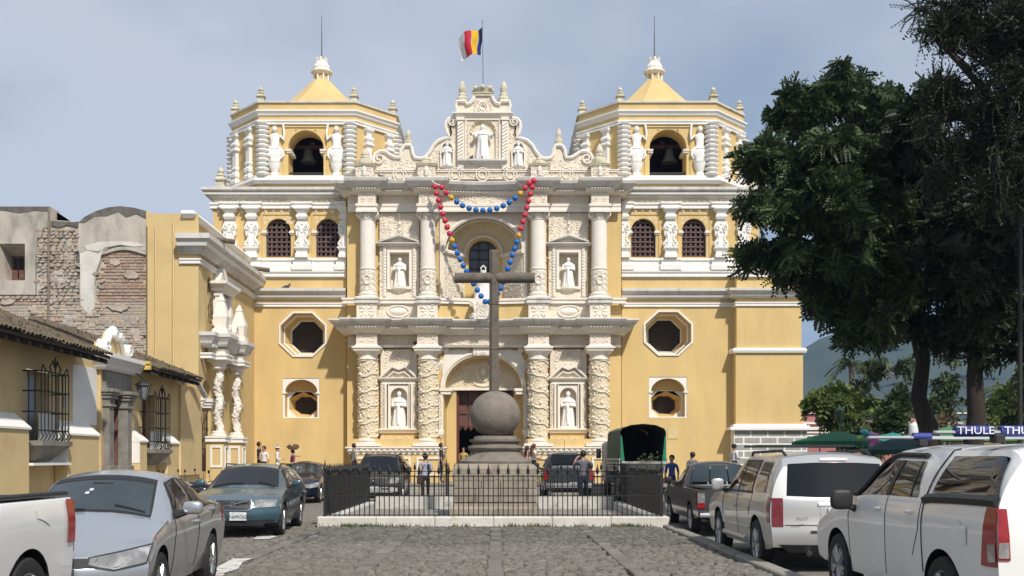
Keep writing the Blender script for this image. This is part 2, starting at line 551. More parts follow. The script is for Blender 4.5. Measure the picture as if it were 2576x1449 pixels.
# raised terrace before the church with three steps
TER=mat('terrace_stone',(0.30,0.28,0.245),.93,.15,3,.4,20)
m=MB();m.box(-11.4,14.5,45.6,50.4,-.19,.45);T=struct(m.build('terrace',TER))
for k,(y0,z)in enumerate(((44.6,.15),(45.1,.30))):
 b=MB();b.bev(-10.2+.1*k,14.4,y0,45.62,-.19,z,.02);b.build('step',TER,T)
for i in range(22):
 b=MB();x=-9.8+i*1.1;b.bev(x,x+1.08,45.58,45.95,.40,.462,.012);b.build('slab',SLAB,T)
 # raised walk along the houses on the left
m=MB();m.box(-11.6,-10.1,10,45.6,-.19,.55);m.box(-10.12,-9.95,10,45.5,-.19,.50)
struct(m.build('raised_walk',TER))
# ================================================================ church
def octa(cx,cz,rx,rz,k=0.414):
 "left half of an octagon, bottom centre to top centre"
 return[(cx,cz-rz),(cx-rx*k,cz-rz),(cx-rx,cz-rz*k),(cx-rx,cz+rz*k),(cx-rx*k,cz+rz),(cx,cz+rz)]
def arch(cx,w,z0,zs,n=8,rise=None):
 rise=rise or w
 L=[(cx,z0),(cx-w,z0)]
 for i in range(n+1):
  a=PI*0.5*i/n
  L.append((cx-w*math.cos(a),zs+rise*math.sin(a)))
 return L
def rect(cx,w,z0,z1):
 return[(cx,z0),(cx-w,z0),(cx-w,z1),(cx,z1)]
def loop(L):
 cx=L[0][0]
 Rr=[(2*cx-x,z)for x,z in L[::-1]]
 return L[:-1]+Rr[:-1]if abs(L[-1][0]-cx)<1e-6 else L+Rr
def wall(mb,x0,x1,z0,z1,y,holes=()):
 "upright wall face at depth y with openings given by their left halves"
 rects=[]
 for L in holes:
  cx=L[0][0];xs=[p[0]for p in L];zs=[p[1]for p in L]
  m=0.05
  rects.append((min(xs)-m,2*cx-min(xs)+m,max(z0,min(zs)-m),min(z1,max(zs)+m),L,cx))
 xs=sorted({x0,x1,*[r[0]for r in rects],*[r[1]for r in rects]})
 zs=sorted({z0,z1,*[r[2]for r in rects],*[r[3]for r in rects]})
 for i in range(len(xs)-1):
  for j in range(len(zs)-1):
   mxx,mz=(xs[i]+xs[i+1])/2,(zs[j]+zs[j+1])/2
   if any(r[0]<mxx<r[1]and r[2]<mz<r[3]for r in rects):continue
   mb.add([(xs[i],y,zs[j]),(xs[i+1],y,zs[j]),(xs[i+1],y,zs[j+1]),(xs[i],y,zs[j+1])],[(0,1,2,3)])
 for(a,b,c,d,L,cx)in rects:
  lo=min(p[1]for p in L)
  A=[(cx,c),(a,c),(a,d),(cx,d)]+L[::-1]
  if abs(lo-c)<1e-4:A=[(L[1][0],c),(a,c),(a,d),(cx,d)]+L[::-1][:-2]
  for sgn in(1,-1):
   P=[(cx+sgn*(x-cx),y,z)for x,z in A]
   mb.add(P,[tuple(range(len(P)))])
def reveal(mb,L,y0,L2,y1):
 a=loop(L);b=loop(L2)
 mb.bridge([(x,y0,z)for x,z in a],[(x,y1,z)for x,z in b])
def plate(mb,L,y):
 a=loop(L)
 mb.add([(x,y,z)for x,z in a],[tuple(range(len(a)))])
def PL(y):
 return lambda u,v,h:(u,y-h,v)
def CYL(cx,cy,r):
 return lambda u,v,h:(cx+(r+h)*math.sin(u/r),cy-(r+h)*math.cos(u/r),v)
def spiral(u,v,r,a0,sgn,turns=1.2,n=11):
 return[(u+r*(1-.8*t)*math.cos(a0+sgn*t*turns*2*PI),v+r*(1-.8*t)*math.sin(a0+sgn*t*turns*2*PI))for t in[i/n for i in range(n+1)]]
def curls(mb,x0,x1,z0,z1,M,size=0.14,seed=1,h=0.045,w=0.022,sym=False,skip=None):
 h*=.62
 rd=random.Random(seed)
 W_,H_=x1-x0,z1-z0
 if sym:W_/=2
 st=size*1.75
 nx=max(1,int(W_/st));nz=max(1,int(H_/st))
 for i in range(nx):
  for j in range(nz):
   u=x0+W_*(i+.5+rd.uniform(-.18,.18))/nx
   v=z0+H_*(j+.5+rd.uniform(-.18,.18))/nz
   if skip and skip(u,v):continue
   r=size*rd.uniform(.75,1.05)
   a0=rd.uniform(0,6.28);sg=rd.choice((-1,1))
   lf=[(rd.uniform(0,6.28),rd.uniform(.6,.9)*r)for _ in range(3)]
   for mir in((0,1)if sym else(0,)):
    f=(lambda p:(x0+x1-p[0],p[1]))if mir else(lambda p:p)
    mb.ridge([f(p)for p in spiral(u,v,r,a0,sg)],w,h,M)
    for(a,L)in lf:
     q=f((u+math.cos(a)*size*.85,v+math.sin(a)*size*.85))
     mb.leaf(q[0],q[1],PI-a if mir else a,L,L*.32,h*1.2,M)
def frame(mb,x0,x1,z0,z1,y0,y1,t):
 mb.box(x0,x0+t,y0,y1,z0,z1);mb.box(x1-t,x1,y0,y1,z0,z1)
 mb.box(x0+t,x1-t,y0,y1,z1-t,z1);mb.box(x0+t,x1-t,y0,y1,z0,z0+t)
def finial(mb,x,y,z,h,w):
 mb.sq([(w,z),(w,z+h*.10),(w*.82,z+h*.13),(w*.78,z+h*.34),(w*1.15,z+h*.37),(w*1.18,z+h*.42),(w*.8,z+h*.46),(w*.6,z+h*.55)],x,y)
 mb.lathe([(w*.6,z+h*.55),(w*.85,z+h*.60),(w*.8,z+h*.66),(w*.45,z+h*.70),(w*.62,z+h*.76),(w*.68,z+h*.82),(w*.4,z+h*.91),(0.02,z+h)],x,y,10)
CH=thing('church','yellow baroque church with white stucco facade and two squat bell towers','church',(fx(1215),50,0))
SPLIT={'door_side_wall','spandrel_relief','impost','niche_flank','niche_relief','gable_relief','niche_frame','stucco_relief','niche_surround','arch_relief','post_capital','frame'}
def parts_of(mb,ax,tol):
 "pieces that stand apart along an axis, each as its own builder"
 n=len(mb.v);pa=list(range(n))
 def fi(i):
  while pa[i]!=i:pa[i]=pa[pa[i]];i=pa[i]
  return i
 for f in mb.f:
  a=fi(f[0])
  for k in f[1:]:pa[fi(k)]=a
 iv={}
 for i in range(n):
  r=fi(i);x=mb.v[i][ax];q=iv.setdefault(r,[x,x]);q[0]=min(q[0],x);q[1]=max(q[1],x)
 gs=[]
 for r,(a,b)in sorted(iv.items(),key=lambda t:t[1][0]):
  if gs and a-gs[-1][1]<tol:gs[-1][1]=max(gs[-1][1],b);gs[-1][2].add(r)
  else:gs.append([a,b,{r}])
 if len(gs)==1:return[mb]
 out=[]
 for _,_,rs in gs:
  m=MB();mp={}
  for f in mb.f:
   if fi(f[0])in rs:
    q=[]
    for k in f:
     if k not in mp:mp[k]=len(m.v);m.v.append(mb.v[k])
     q.append(mp[k])
    m.f.append(tuple(q))
  out.append(m)
 return out
def P(mb,name,m,parent=CH,smooth=None,label=None,ax=0):
 if name in SPLIT:
  r=[q.build(name,m,parent,smooth,label=label)for q in parts_of(mb,ax,.22)]
  return r[0]
 return mb.build(name,m,parent,smooth,label=label)
YT=50.0
zl={k:fz(k)for k in(1236,771,763,753,728,699,697,683,680,650,525,510,499,475,464,444)}
CORN=lambda z0,z1,p:[(-.1,z1),(p,z1),(p,z1-(z1-z0)*.28),(p*.86,z1-(z1-z0)*.36),(p*.55,z1-(z1-z0)*.62),(p*.48,z1-(z1-z0)*.72),(p*.42,z0+(z1-z0)*.16),(p*.2,z0),(-.1,z0)]
BAND2=lambda z0,z1,p:[(-.05,z1),(p,z1),(p,z1-(z1-z0)*.3),(p*.5,z1-(z1-z0)*.42),(p*.5,z0+(z1-z0)*.4),(p*.85,z0+(z1-z0)*.3),(p*.85,z0),(-.05,z0)]
# estipite pilaster, one mesh shared
E_PROF=[(.10,90),(.10,105)]
def estipite_mesh():
 k=0.003105
 hw=[(105,90),(105,112),(88,135),(58,178),(82,205),(82,228),(60,248),(52,262),(78,300),(104,350),(108,395),(98,425),(92,440),(96,485),(62,530),(72,560),(108,605),(110,645),(84,676)]
 mb=MB()
 y_=lambda v:-(v-90)*k
 poly=[(-w*k,y_(v))for w,v in hw]+[(w*k,y_(v))for w,v in hw[::-1]]
 mb.prism(poly,-.20,0.05)
 mb.sq([(.22,y_(262)),(.27,y_(228)),(.27,y_(205)),(.19,y_(178)),(.29,y_(135)),(.36,y_(112)),(.36,y_(90))],0,-.06)
 mb.sq([(.30,y_(840)),(.30,y_(800)),(.25,y_(760)),(.26,y_(742)),(.33,y_(712)),(.35,y_(700)),(.35,y_(682))],0,-.06)
 for s in(-1,1):
  mb.ridge(spiral(s*50*k,y_(385),.13,PI/2,-s,1.3,16),.03,.06,PL(-.2))
  mb.ridge(spiral(s*55*k,y_(628),.13,-PI/2,s,1.3,16),.03,.06,PL(-.2))
  mb.ridge([(s*30*k,y_(425)),(s*62*k,y_(470)),(s*40*k,y_(520)),(s*45*k,y_(570)),(s*85*k,y_(600))],.035,.05,PL(-.2))
 mb.leaf(-.0,y_(350),PI/2,.14,.06,.07,PL(-.2))
 mb.leaf(-.0,y_(470),PI/2,.16,.07,.07,PL(-.2))
 me=bpy.data.meshes.new('pilaster');me.from_pydata(mb.v,[],mb.f);recalc(me);me.materials.append(WHT)
 return me
EST=estipite_mesh()
def grille_window(u0,u1,v0,v1,vs,parent,y=YT):
 "arched opening with a heavy lattice of turned wood"
 cx=fx((u0+u1)/2);w=fm((u1-u0)/2)
 z0,z1,zs=fz(v1),fz(v0),fz(vs)
 L=arch(cx,w,z0,zs,8,z1-zs)
 fr=MB();reveal(fr,L,y+.06,L,y+.55)
 win=P(fr,'window',YEL,parent)
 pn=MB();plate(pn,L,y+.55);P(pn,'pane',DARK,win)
 def half(z):
  return w if z<zs else w*math.sqrt(max(0,1-((z-zs)/(z1-zs))**2))
 for i in range(6):
  x=cx-w+2*w*(i+.0 if i==0 else i)/5 if 0<i<5 else(cx-w+.05 if i==0 else cx+w-.05)
  top=zs+(z1-zs)*math.sqrt(max(0,1-((x-cx)/w)**2))
  b=MB();b.box(x-.045,x+.045,y+.20,y+.30,z0,top-.02)
  P(b,'lattice_bar',WOODP,win)
 n=8
 for j in range(n):
  z=z0+.06+(z1-.12-z0)*j/(n-.6)
  hh=half(z)-.01
  b=MB();b.box(cx-hh,cx+hh,y+.17,y+.26,z-.04,z+.04)
  P(b,'lattice_bar',WOODP,win)
  # arch spandrels in relief and little imposts
 fm_=MB();t=fm(14)
 xa,xb=cx-w-fm(7),cx+w+fm(7)
 for s in(-1,1):
  curls(fm_,*(sorted((cx+s*(w+.10),cx+s*w*.35))),zs+.30,z1+.12,PL(y+.02),.09,int(u0)+s,.04,.02,skip=lambda a,b,cx=cx:math.hypot(a-cx,(b-zs)*w/(z1-zs))<w*1.05)
  x=cx+s*(w+.06)
  fm_.box(x-.13,x+.13,y-.10,y+.35,zs-.10,zs-.05);fm_.box(x-.11,x+.11,y-.07,y+.35,zs-.05,zs+.02)
  fm_.box(x-.09,x+.09,y-.05,y+.35,zs-.17,zs-.10)
 P(fm_,'arch_relief',STU,win)
 rec=MB();frame(rec,xa-.06,xb+.06,z0-.10,z1+.22,y-.035,y+.02,.05);P(rec,'frame',YEL,win)
 return L
def tower(side,u0,u1,ulow0,ulow1,wins,pils,octw,lowwin):
 g=CH
 x0,x1=fx(u0),fx(u1)
 # ---- lower wall with its octagonal eyes
 w=MB()
 ocx,ocz,orr,orz=fx(octw[0]),fz(octw[1]),fm(octw[2]),fm(octw[3])
 L1=octa(ocx,ocz,orr,orz);L1b=octa(ocx,ocz,orr*.93,orz*.93);L2=octa(ocx+.0,ocz-.0,orr*.67,orz*.71)
 lx0,lx1,lz0,lz1=fx(lowwin[0]),fx(lowwin[1]),fz(lowwin[3]),fz(lowwin[2])
 lcx,lw=(lx0+lx1)/2,(lx1-lx0)/2
 wall(w,fx(ulow0),fx(ulow1),0,zl[697]-.02,YT,[L1,rect(lcx,lw,lz0,lz1)])
 w.box(fx(ulow0),fx(ulow0)+.02,YT,YT+8,0,zl[697])
 P(w,'tower_wall',YEL)
 rv=MB();reveal(rv,L1b,YT+.05,octa(ocx,ocz,orr*.90,orz*.90),YT+.45)
 reveal(rv,octa(ocx,ocz,orr*.90,orz*.90),YT+.45,L2,YT+1.25)
 ow=P(rv,'octagon_window',YEL)
 fr=MB();reveal(fr,L1,YT-.06,L1b,YT-.06);reveal(fr,L1,YT-.06,L1,YT+.06);reveal(fr,L1b,YT-.06,L1b,YT+.05)
 La,Lb=octa(ocx,ocz,orr*.88,orz*.88),octa(ocx,ocz,orr*.83,orz*.83)
 reveal(fr,La,YT+.40,Lb,YT+.52)
 Lc=octa(ocx,ocz,orr*.72,orz*.76)
 reveal(fr,Lc,YT+1.10,L2,YT+1.16);reveal(fr,L2,YT+1.16,L2,YT+1.3)
 P(fr,'frame',WHT,ow)
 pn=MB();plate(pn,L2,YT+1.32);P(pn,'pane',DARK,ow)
 # ---- square recess, arch head, stretched octagon inside
 zt=lz1
 q=MB();reveal(q,rect(lcx,lw,lz0,lz1),YT,rect(lcx,lw,lz0,lz1),YT+.03)
 lw_=P(q,'recess_window',WHT)
 q=MB();zsp=lz0+(lz1-lz0)*.64
 A=arch(lcx,lw*.90,lz0+.03,zsp,8,(lz1-zsp)*.90)
 wall(q,lx0,lx1,lz0,lz1,YT+.03,[A])
 for s in(-1,1):
  q.box(lcx+s*lw*.93-.09,lcx+s*lw*.93+.09,YT-.03,YT+.3,zsp-.06,zsp+.02)
 P(q,'frame',WHT,lw_)
 q=MB();reveal(q,A,YT+.03,A,YT+.62);P(q,'reveal',YEL,lw_)
 O1=octa(lcx,lz0+(lz1-lz0)*.36,lw*.80,(lz1-lz0)*.33,.45);O2=octa(lcx,lz0+(lz1-lz0)*.34,lw*.60,(lz1-lz0)*.22,.45)
 q=MB();wall(q,lx0,lx1,lz0,zsp+.05,YT+.62,[O1]);P(q,'inner_frame',WHT,lw_)
 q=MB();plate(q,[(lcx,zsp+.05),(lx0,zsp+.05),(lx0,lz1),(lcx,lz1)],YT+.64);reveal(q,O1,YT+.62,O2,YT+1.3);P(q,'inner_reveal',YEL,lw_)
 q=MB();plate(q,O2,YT+1.3);P(q,'pane',DARK,lw_)
 # ---- string courses
 a,b=fx(ulow0),fx(ulow1)
 m=MB();m.sweep(BAND2(zl[771]-.02,zl[763]+.02,.09),[(a,YT),(b,YT)]);P(m,'string_course',WHT)
 m=MB();m.sweep(CORN(zl[753],zl[728],.42),[(a,YT),(b,YT)]);P(m,'cornice',GRYC)
 m=MB();m.sweep([(-.05,zl[753]+.16),(.26,zl[753]+.16),(.22,zl[753]+.07),(-.05,zl[753]+.07)],[(a,YT),(b,YT)]);P(m,'fillet',WHT)
 m=MB();m.sweep(BAND2(zl[697],zl[680],.16),[(a,YT),(b,YT)]);P(m,'moulding',WHT)
 # ---- upper storey
 yb=YT+.06
 w=MB()
 Ls=[]
 for(wa,wb)in wins:
  Ls.append(arch(fx((wa+wb)/2),fm((wb-wa)/2),fz(646),fz(581),8,fz(549)-fz(581)))
 wall(w,x0,x1,zl[697],zl[475],yb,Ls)
 w.box(x0,x0+.02,yb+.001,yb+7.5,zl[697],zl[475]);w.box(x1-.02,x1,yb+.001,yb+7.5,zl[697],zl[475])
 w.box(x0,x1,yb+.5,yb+7.5,zl[475]-.02,zl[475])
 P(w,'upper_wall',YEL)
 for(wa,wb)in wins:
  grille_window(wa,wb,549,646,581,g,yb)
 br=[x0+.0,x1]
 def broken(prof,step,ys=yb):
  pts=[(x0,ys+2),(x0,ys)]
  for u in pils:
   x=fx(u);
   if x-.36>x0+.02:pts+=[(x-.36,ys)]
   if x+.36<x1-.02:pts+=[(x-.36,ys-step),(x+.36,ys-step),(x+.36,ys)]
   else:pts+=[(x-.36,ys-step)];
  if pts[-1][1]!=ys:pts.append((x1,pts[-1][1]))
  else:pts.append((x1,ys))
  if side>0:pts+=[(x1,ys+2)]
  if side>0 and fx(pils[0])-.36<x0:
   x=fx(pils[0])
   pts=[(x0,ys-step),(x+.36,ys-step),(x+.36,ys)]+[p for p in pts if p[0]>x+.4]
  return pts
 m=MB();m.sweep([(-.05,zl[650]),(.10,zl[650]),(.12,zl[650]-.10),(.06,zl[650]-.16),(.06,zl[650]-.28),(.13,zl[650]-.32),(.13,zl[680]),(-.05,zl[680])],broken(None,.14));P(m,'dado',WHT)
 m=MB();m.sweep(BAND2(zl[525],zl[510],.14),broken(None,.20));P(m,'architrave',WHT)
 fr=MB();fr.box(x0-.03,x1,yb-.03,yb+.05,zl[510],zl[499]);P(fr,'frieze',STY)
 fr=MB();n=int((x1-x0)/.26)
 for i in range(n):
  x=x0+(i+.5)*(x1-x0)/n;zc=(zl[510]+zl[499])/2
  if i%5==2:fr.ridge(spiral(x,zc,.09,0,1,1.05,10),.02,.05,PL(yb-.03))
  else:
   fr.leaf(x,zc+.09,-PI/2,.19,.07,.06,PL(yb-.03));fr.leaf(x+.10,zc-.09,PI/2+.4,.15,.035,.05,PL(yb-.03))
 P(fr,'frieze_relief',STL)
 m=MB();zz=zl[499]
 m.sweep(CORN(zl[499],zl[475],.46),([(x0,yb+3)]if side<0 else[])+[(x0,yb),(x1,yb)]+([(x1,yb+3)]if side>0 else[]));P(m,'main_cornice',GRYC)
 m=MB();m.sweep([(-.05,zz+.22),(.36,zz+.22),(.34,zz+.13),(-.05,zz+.13)],([(x0,yb+3)]if side<0 else[])+[(x0,yb),(x1,yb)]+([(x1,yb+3)]if side>0 else[]));P(m,'fillet',WHT)
 dr=MB()
 segs=sorted([x0]+[fx(u)for u in pils]+[x1])
 for i in range(len(segs)-1):
  a,b=segs[i]+.42,segs[i+1]-.42
  if segs[i]==x0 and fx(pils[0])>x0+.5:a=x0+.1
  k=max(1,int((b-a)/.34))
  if b-a<.15:continue
  for j in range(k):
   x=a+(b-a)*(j+.5)/k
   dr.leaf(x,zl[525]+.02,-PI/2,.26 if j%2==0 else.2,.10,.07,PL(yb))
 P(dr,'drop_ornament',STL)
 for u in pils:
  o=inst(EST,g,(fx(u),yb,zl[525]),name='pilaster')
 return x0,x1,yb
TW=[]
TW.append(tower(-1,535,872,560,872,[(668,731),(794,853)],[579,634.5,761,869],(762,841,60,57),(712,803,951,1051)))
TW.append(tower(1,1563,1910,1563,1846,[(1588,1650),(1716,1777)],[1567,1686,1813,1871],(1681,838,62,57),(1633,1728,948,1050)))
# ---- right-hand buttress with its block plinth
bx0,bx1,by=fx(1846),fx(2016,49.4),49.4
w=MB();w.box(bx0,bx1,by,YT+7,fz(1068,by),fz(697,by));P(w,'buttress',YEL)
w=MB();w.box(bx0-.06,bx1+.06,by-.06,YT+7,fz(1068,by)-.0,fz(884,by));P(w,'buttress_lower_wall',YEL)
m=MB();m.sweep([(-.05,fz(876,by)),(.10,fz(876,by)),(.16,fz(882,by)),(.12,fz(888,by)),(-.05,fz(888,by))],[(bx0-.1,YT),(bx0-.06,by-.04),(bx1+.06,by-.04),(bx1+.06,YT+5)]);P(m,'string_course',WHT)
for nm,prof,mm in(('cornice',CORN(fz(750,by),fz(727,by),.42),GRYC),('moulding',BAND2(fz(697,by),fz(683,by),.16),WHT),('string_course',BAND2(fz(769,by)-.02,fz(761,by)+.02,.09),WHT)):
 m=MB();m.sweep(prof,[(bx0,YT),(bx0,by),(bx1,by),(bx1,YT+6)]);P(m,nm,mm)
m=MB();m.sweep([(-.05,fz(750,by)+.16),(.26,fz(750,by)+.16),(.22,fz(750,by)+.07),(-.05,fz(750,by)+.07)],[(bx0,YT),(bx0,by),(bx1,by),(bx1,YT+6)]);P(m,'fillet',WHT)
pz0,pz1=0.0,fz(1068,by)
m=MB();m.box(bx0-.16,bx1+.22,by-.16,YT+7,pz0,pz1-.25);PLN=P(m,'plinth',WHT)
m=MB();m.sweep([(-.1,pz1+.02),(.08,pz1+.02),(.16,pz1-.12),(.30,pz1-.17),(.30,pz1-.26),(-.1,pz1-.26)],[(bx0-.06,YT),(bx0-.06,by-.06),(bx1+.1,by-.06),(bx1+.1,YT+6)]);P(m,'plinth_cap',WHT,PLN)
BLOCKM=mat('grey_block',(0.33,0.33,0.315),0.95,0.12,4,0.4,40)
rows=9;rh=(pz1-.26)/rows
for j in range(rows):
 z=j*rh
 x=bx0-.16;first=True
 while x<bx1+.20:
  wd=.78 if not(first and j%2)else.45
  first=False
  xe=min(x+wd,bx1+.22)
  if xe-x>.12:
   b=MB();b.bev(x+.04,xe-.04,by-.175,by-.12,z+.04,z+rh-.04,.01);P(b,'stone_block',BLOCKM,PLN)
  x+=wd
  # ---- octagonal bell stages
def stage(side,cu,a_u,wall_u):
 D=50.35
 cx=fx(cu,D);a=2.28;w=1.76;d=1.95
 cy=D+a+d
 def ring(o=0.0,n=None):
  k=o*.414
  return[(cx-a-k,D-o),(cx+a+k,D-o),(cx+a+w+o,D+d-k),(cx+a+w+o,D+d+2*a+k),(cx+a+k,D+2*d+2*a+o),(cx-a-k,D+2*d+2*a+o),(cx-a-w-o,D+d+2*a+k),(cx-a-w-o,D+d-k)]
 z0,z1=fz(476,D),fz(258,D)
 ow=0.83
 ocx=fx((wall_u[0]+wall_u[1])/2,D);ow=fm((wall_u[1]-wall_u[0])/2,D)
 zb,zs=fz(441,D),fz(372,D)
 A=arch(ocx,ow,zb,zs,10)
 rg=ring()
 wl=MB()
 wall(wl,rg[0][0],rg[1][0],z0,z1,D,[A])
 for i in range(1,8):
  p,q=rg[i],rg[(i+1)%8]
  if i in(2,6):
   pass
  wl.add([(p[0],p[1],z0),(q[0],q[1],z0),(q[0],q[1],z1),(p[0],p[1],z1)],[(0,1,2,3)])
 wl.add([(x,y,z1-.35)for x,y in rg],[tuple(range(8))])
 P(wl,'bell_stage_wall',YEL)
 rv=MB();reveal(rv,A,D,A,D+1.15);P(rv,'arch_reveal',YEL)
 wl=MB()
 c0,c1=cx-2.2,cx+2.2
 for(x0_,x1_,y0_,y1_)in((c0,c0+.05,D+1.2,D+6),(c1-.05,c1,D+1.2,D+6),(c0,c1,D+6,D+6.05)):
  wl.box(x0_,x1_,y0_,y1_,zb-.1,z1-.5)
 wl.box(c0,c1,D+1.2,D+6,z1-.5,z1-.45);wl.box(c0,c1,D+.1,D+6,zb-.15,zb-.1)
 wall(wl,c0,c1,zb-.1,z1-.5,D+1.16,[A])
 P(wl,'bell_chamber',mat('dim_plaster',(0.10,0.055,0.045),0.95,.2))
 # beams
 b=MB();b.box(c0,c1,D+1.9,D+2.1,zs+ow*.62,zs+ow*.80);b.box(ocx-.1,ocx+.1,D+1.7,D+4,zs+ow*.80,zs+ow*.92);P(b,'bell_beam',WOODD)
 ra=MB();ra.box(ocx-ow,ocx+ow,D+.25,D+.31,zb+.12,zb+.2);P(ra,'rail',BLK)
 im=MB()
 for s in(-1,1):
  x=ocx+s*(ow+.02);xi=ocx+s*(ow-.16)
  im.box(min(x+s*.10,xi),max(x+s*.10,xi),D-.10,D+1.1,zs-.16,zs-.08);im.box(min(x+s*.06,xi),max(x+s*.06,xi),D-.06,D+1.05,zs-.24,zs-.16)
 P(im,'impost',STL)
 f=MB();frame(f,ocx-ow-.24,ocx+ow+.24,zb-.2,fz(317,D),D-.05,D+.02,.07)
 for s in(-1,1):f.leaf(ocx+s*.42,fz(322,D),-PI/2+s*.5,.2,.05,.07,PL(D))
 P(f,'frame',YEL)
 # mouldings run right round
 for nm,prof,mm in(('base_moulding',[(-.05,fz(444,D)),(.22,fz(444,D)),(.22,fz(449,D)),(.30,fz(453,D)),(.30,fz(457,D)),(.22,fz(460,D)),(.18,fz(464,D)),(-.05,fz(464,D))],WHT),('lower_band',BAND2(fz(314,D),fz(303,D),.12),WHT),('stage_cornice',CORN(fz(292,D),fz(278,D),.17),WHT),('parapet_cap',[(-.05,fz(255,D)),(.08,fz(255,D)),(.08,fz(259,D)),(-.05,fz(259,D))],GRYC)):
  m=MB();m.sweep(prof,ring(),True);P(m,nm,mm)
  # ribbed corner columns, squared balusters on the canted sides
 def ribbed(x,y,n=11):
  m=MB();za,zz_=fz(444,D),fz(316,D)
  pr=[]
  h=(zz_-za)/n
  for i in range(n):
   z=za+i*h
   pr+=[(.20,z),(.33,z+h*.22),(.345,z+h*.42),(.32,z+h*.55),(.20,z+h*.78)]
  pr.append((.32,zz_-.04));pr.append((.36,zz_))
  m.lathe(pr,x,y,8,PI/8);P(m,'ribbed_column',WHT)
 def baluster(x,y,rot):
  m=MB();za,zz_=fz(444,D),fz(316,D);H=zz_-za
  pr=[(.30,0),(.32,.05),(.22,.10),(.30,.14),(.30,.20),(.20,.24),(.27,.30),(.20,.34),(.21,.58),(.20,.62),(.33,.66),(.33,.69),(.22,.72),(.31,.77),(.31,.80),(.20,.84),(.20,.90),(.32,.95),(.34,1.0)]
  m.lathe([(r_*1.0,za+t*H)for r_,t in pr],x,y,4,rot+PI/4);P(m,'baluster_pilaster',WHT)
 ribbed(cx-a+.22,D-.12);ribbed(cx+a-.22,D-.12)
 for s in(-1,1):
  for t in(.30,.80):
   baluster(cx+s*(a+w*t),D+d*t-.06,s*PI/4)
  ribbed(cx+s*(a+w-.05),D+d+.12)
  # atlantes flanking the arch
 for s in(-1,1):
  atlas(ocx+s*(ow+.62),D,fz(444,D),fz(315,D))
  # dome and lantern
 dcy=cy
 m=MB();zt=fz(205,dcy);zm=fz(256,dcy)
 m.lathe([(3.4,fz(330,dcy)),(2.6,fz(303,dcy)),(1.46,zm),(.94,fz(231,dcy)),(.60,fz(213,dcy)),(.42,zt),(.40,zt+0.043)],cx,dcy,8,PI/8);P(m,'dome',YEL)
 m=MB();m.lathe([(.36,zt),(.36,zt+0.327)],cx,dcy,8,PI/8);P(m,'lantern',YEL2)
 for k in range(8):
  an=2*PI*(k+.5)/8
  m=MB();m.lathe([(.05,zt),(.045,zt+0.31)],cx+.385*math.sin(an),dcy-.385*math.cos(an),6);P(m,'lantern_rib',WHT)
 m=MB();m.lathe([(.40,zt+0.31),(.46,zt+0.344),(.56,zt+0.43),(.56,zt+0.499),(.46,zt+0.55),(.42,zt+0.619),(.44,zt+0.671),(.42,zt+0.722),(.30,zt+0.929),(.24,zt+1.03),(.27,zt+1.1),(.16,zt+1.07)],cx,dcy,12);P(m,'lantern_cap',STL)
 for k in range(6):
  an=2*PI*k/6
  m=MB();m.box(-.05,.05,-.03,.03,0,.18);m.xf(Matrix.Translation((cx+.25*math.sin(an),dcy-.25*math.cos(an),zt+1.01))@Matrix.Rotation(-an,4,'Z'));P(m,'crown_merlon',STL)
 m=MB();m.tube([(cx,dcy,zt+1.03),(cx,dcy,fz(40,dcy))],[.03,.012],6);P(m,'lightning_rod',IRONB)
 # finials on the parapet corners
 zf=fz(256,D)
 for(i,h)in((0,.78),(1,.78),(2,.78),(7,.78),(3,.75),(6,.75)):
  x,y=ring(-.18)[i]
  m=MB();finial(m,x,y,zf-.02,h,.185);P(m,'finial',LICH)
  # sloping buttress behind the inner flank
 sx=cx-side*(a+w)
 m=MB()
 m.prism_axis([(D+d+1.0,fz(470,D)),(D+d+1.0,fz(292,D)),(D+d+2.2,fz(292,D)),(D+d+2.2,fz(470,D))],sx-side*.05,sx-side*.1,0)
 m.add([(sx,D+d+1.2,fz(290,D)),(sx,D+d+2.4,fz(290,D)),(sx-side*1.3,D+d+2.4,fz(440,D)),(sx-side*1.3,D+d+1.2,fz(440,D)),(sx,D+d+1.2,fz(440,D)),(sx,D+d+2.4,fz(440,D))],[(0,1,2,3),(0,3,4),(1,5,2)])
 P(m,'flying_buttress',GRYC)
 return ocx,ow,zb,zs,D
def atlas(x,D,z0,z1):
 "relief figure with raised arms above a tapering bracket"
 H=z1-z0
 m=MB();y=D-.06
 fo=lambda a,z:1+.16*math.sin(6*a+z*4)
 m.lathe([(.20,z0),(.23,z0+.04*H),(.15,z0+.07*H),(.26,z0+.16*H),(.30,z0+.22*H),(.32,z0+.27*H),(.34,z0+.28*H)],x,y,10,sy=.7)
 m.lathe([(.20,z0+.29*H),(.24,z0+.34*H),(.34,z0+.43*H),(.31,z0+.50*H),(.25,z0+.56*H)],x,y,18,sy=.42,fold=fo)
 m.lathe([(.30,z0+.53*H),(.18,z0+.60*H),(.20,z0+.68*H),(.25,z0+.76*H),(.22,z0+.80*H),(.09,z0+.835*H),(.08,z0+.86*H)],x,y,12,sy=.48)
 m.ball((x,y-.04,z0+.91*H),.125,10,7,1.2)
 for s in(-1,1):
  m.tube([(x+s*.28,y-.02,z0+.78*H),(x+s*.44,y-.08,z0+.70*H),(x+s*.46,y-.08,z0+.82*H),(x+s*.40,y-.04,z0+1.0*H)],[.07,.065,.055,.05],7)
  m.tube([(x+s*.22,y-.02,z0+.56*H),(x+s*.36,y-.05,z0+.50*H),(x+s*.40,y-.05,z0+.40*H),(x+s*.30,y-.05,z0+.33*H)],[.03,.06,.07,.03],6)
 return P(m,'atlas_figure',STAT,smooth=50)
BELLS=[stage(-1,772,0,(725,814)),stage(1,1679,0,(1634,1727))]
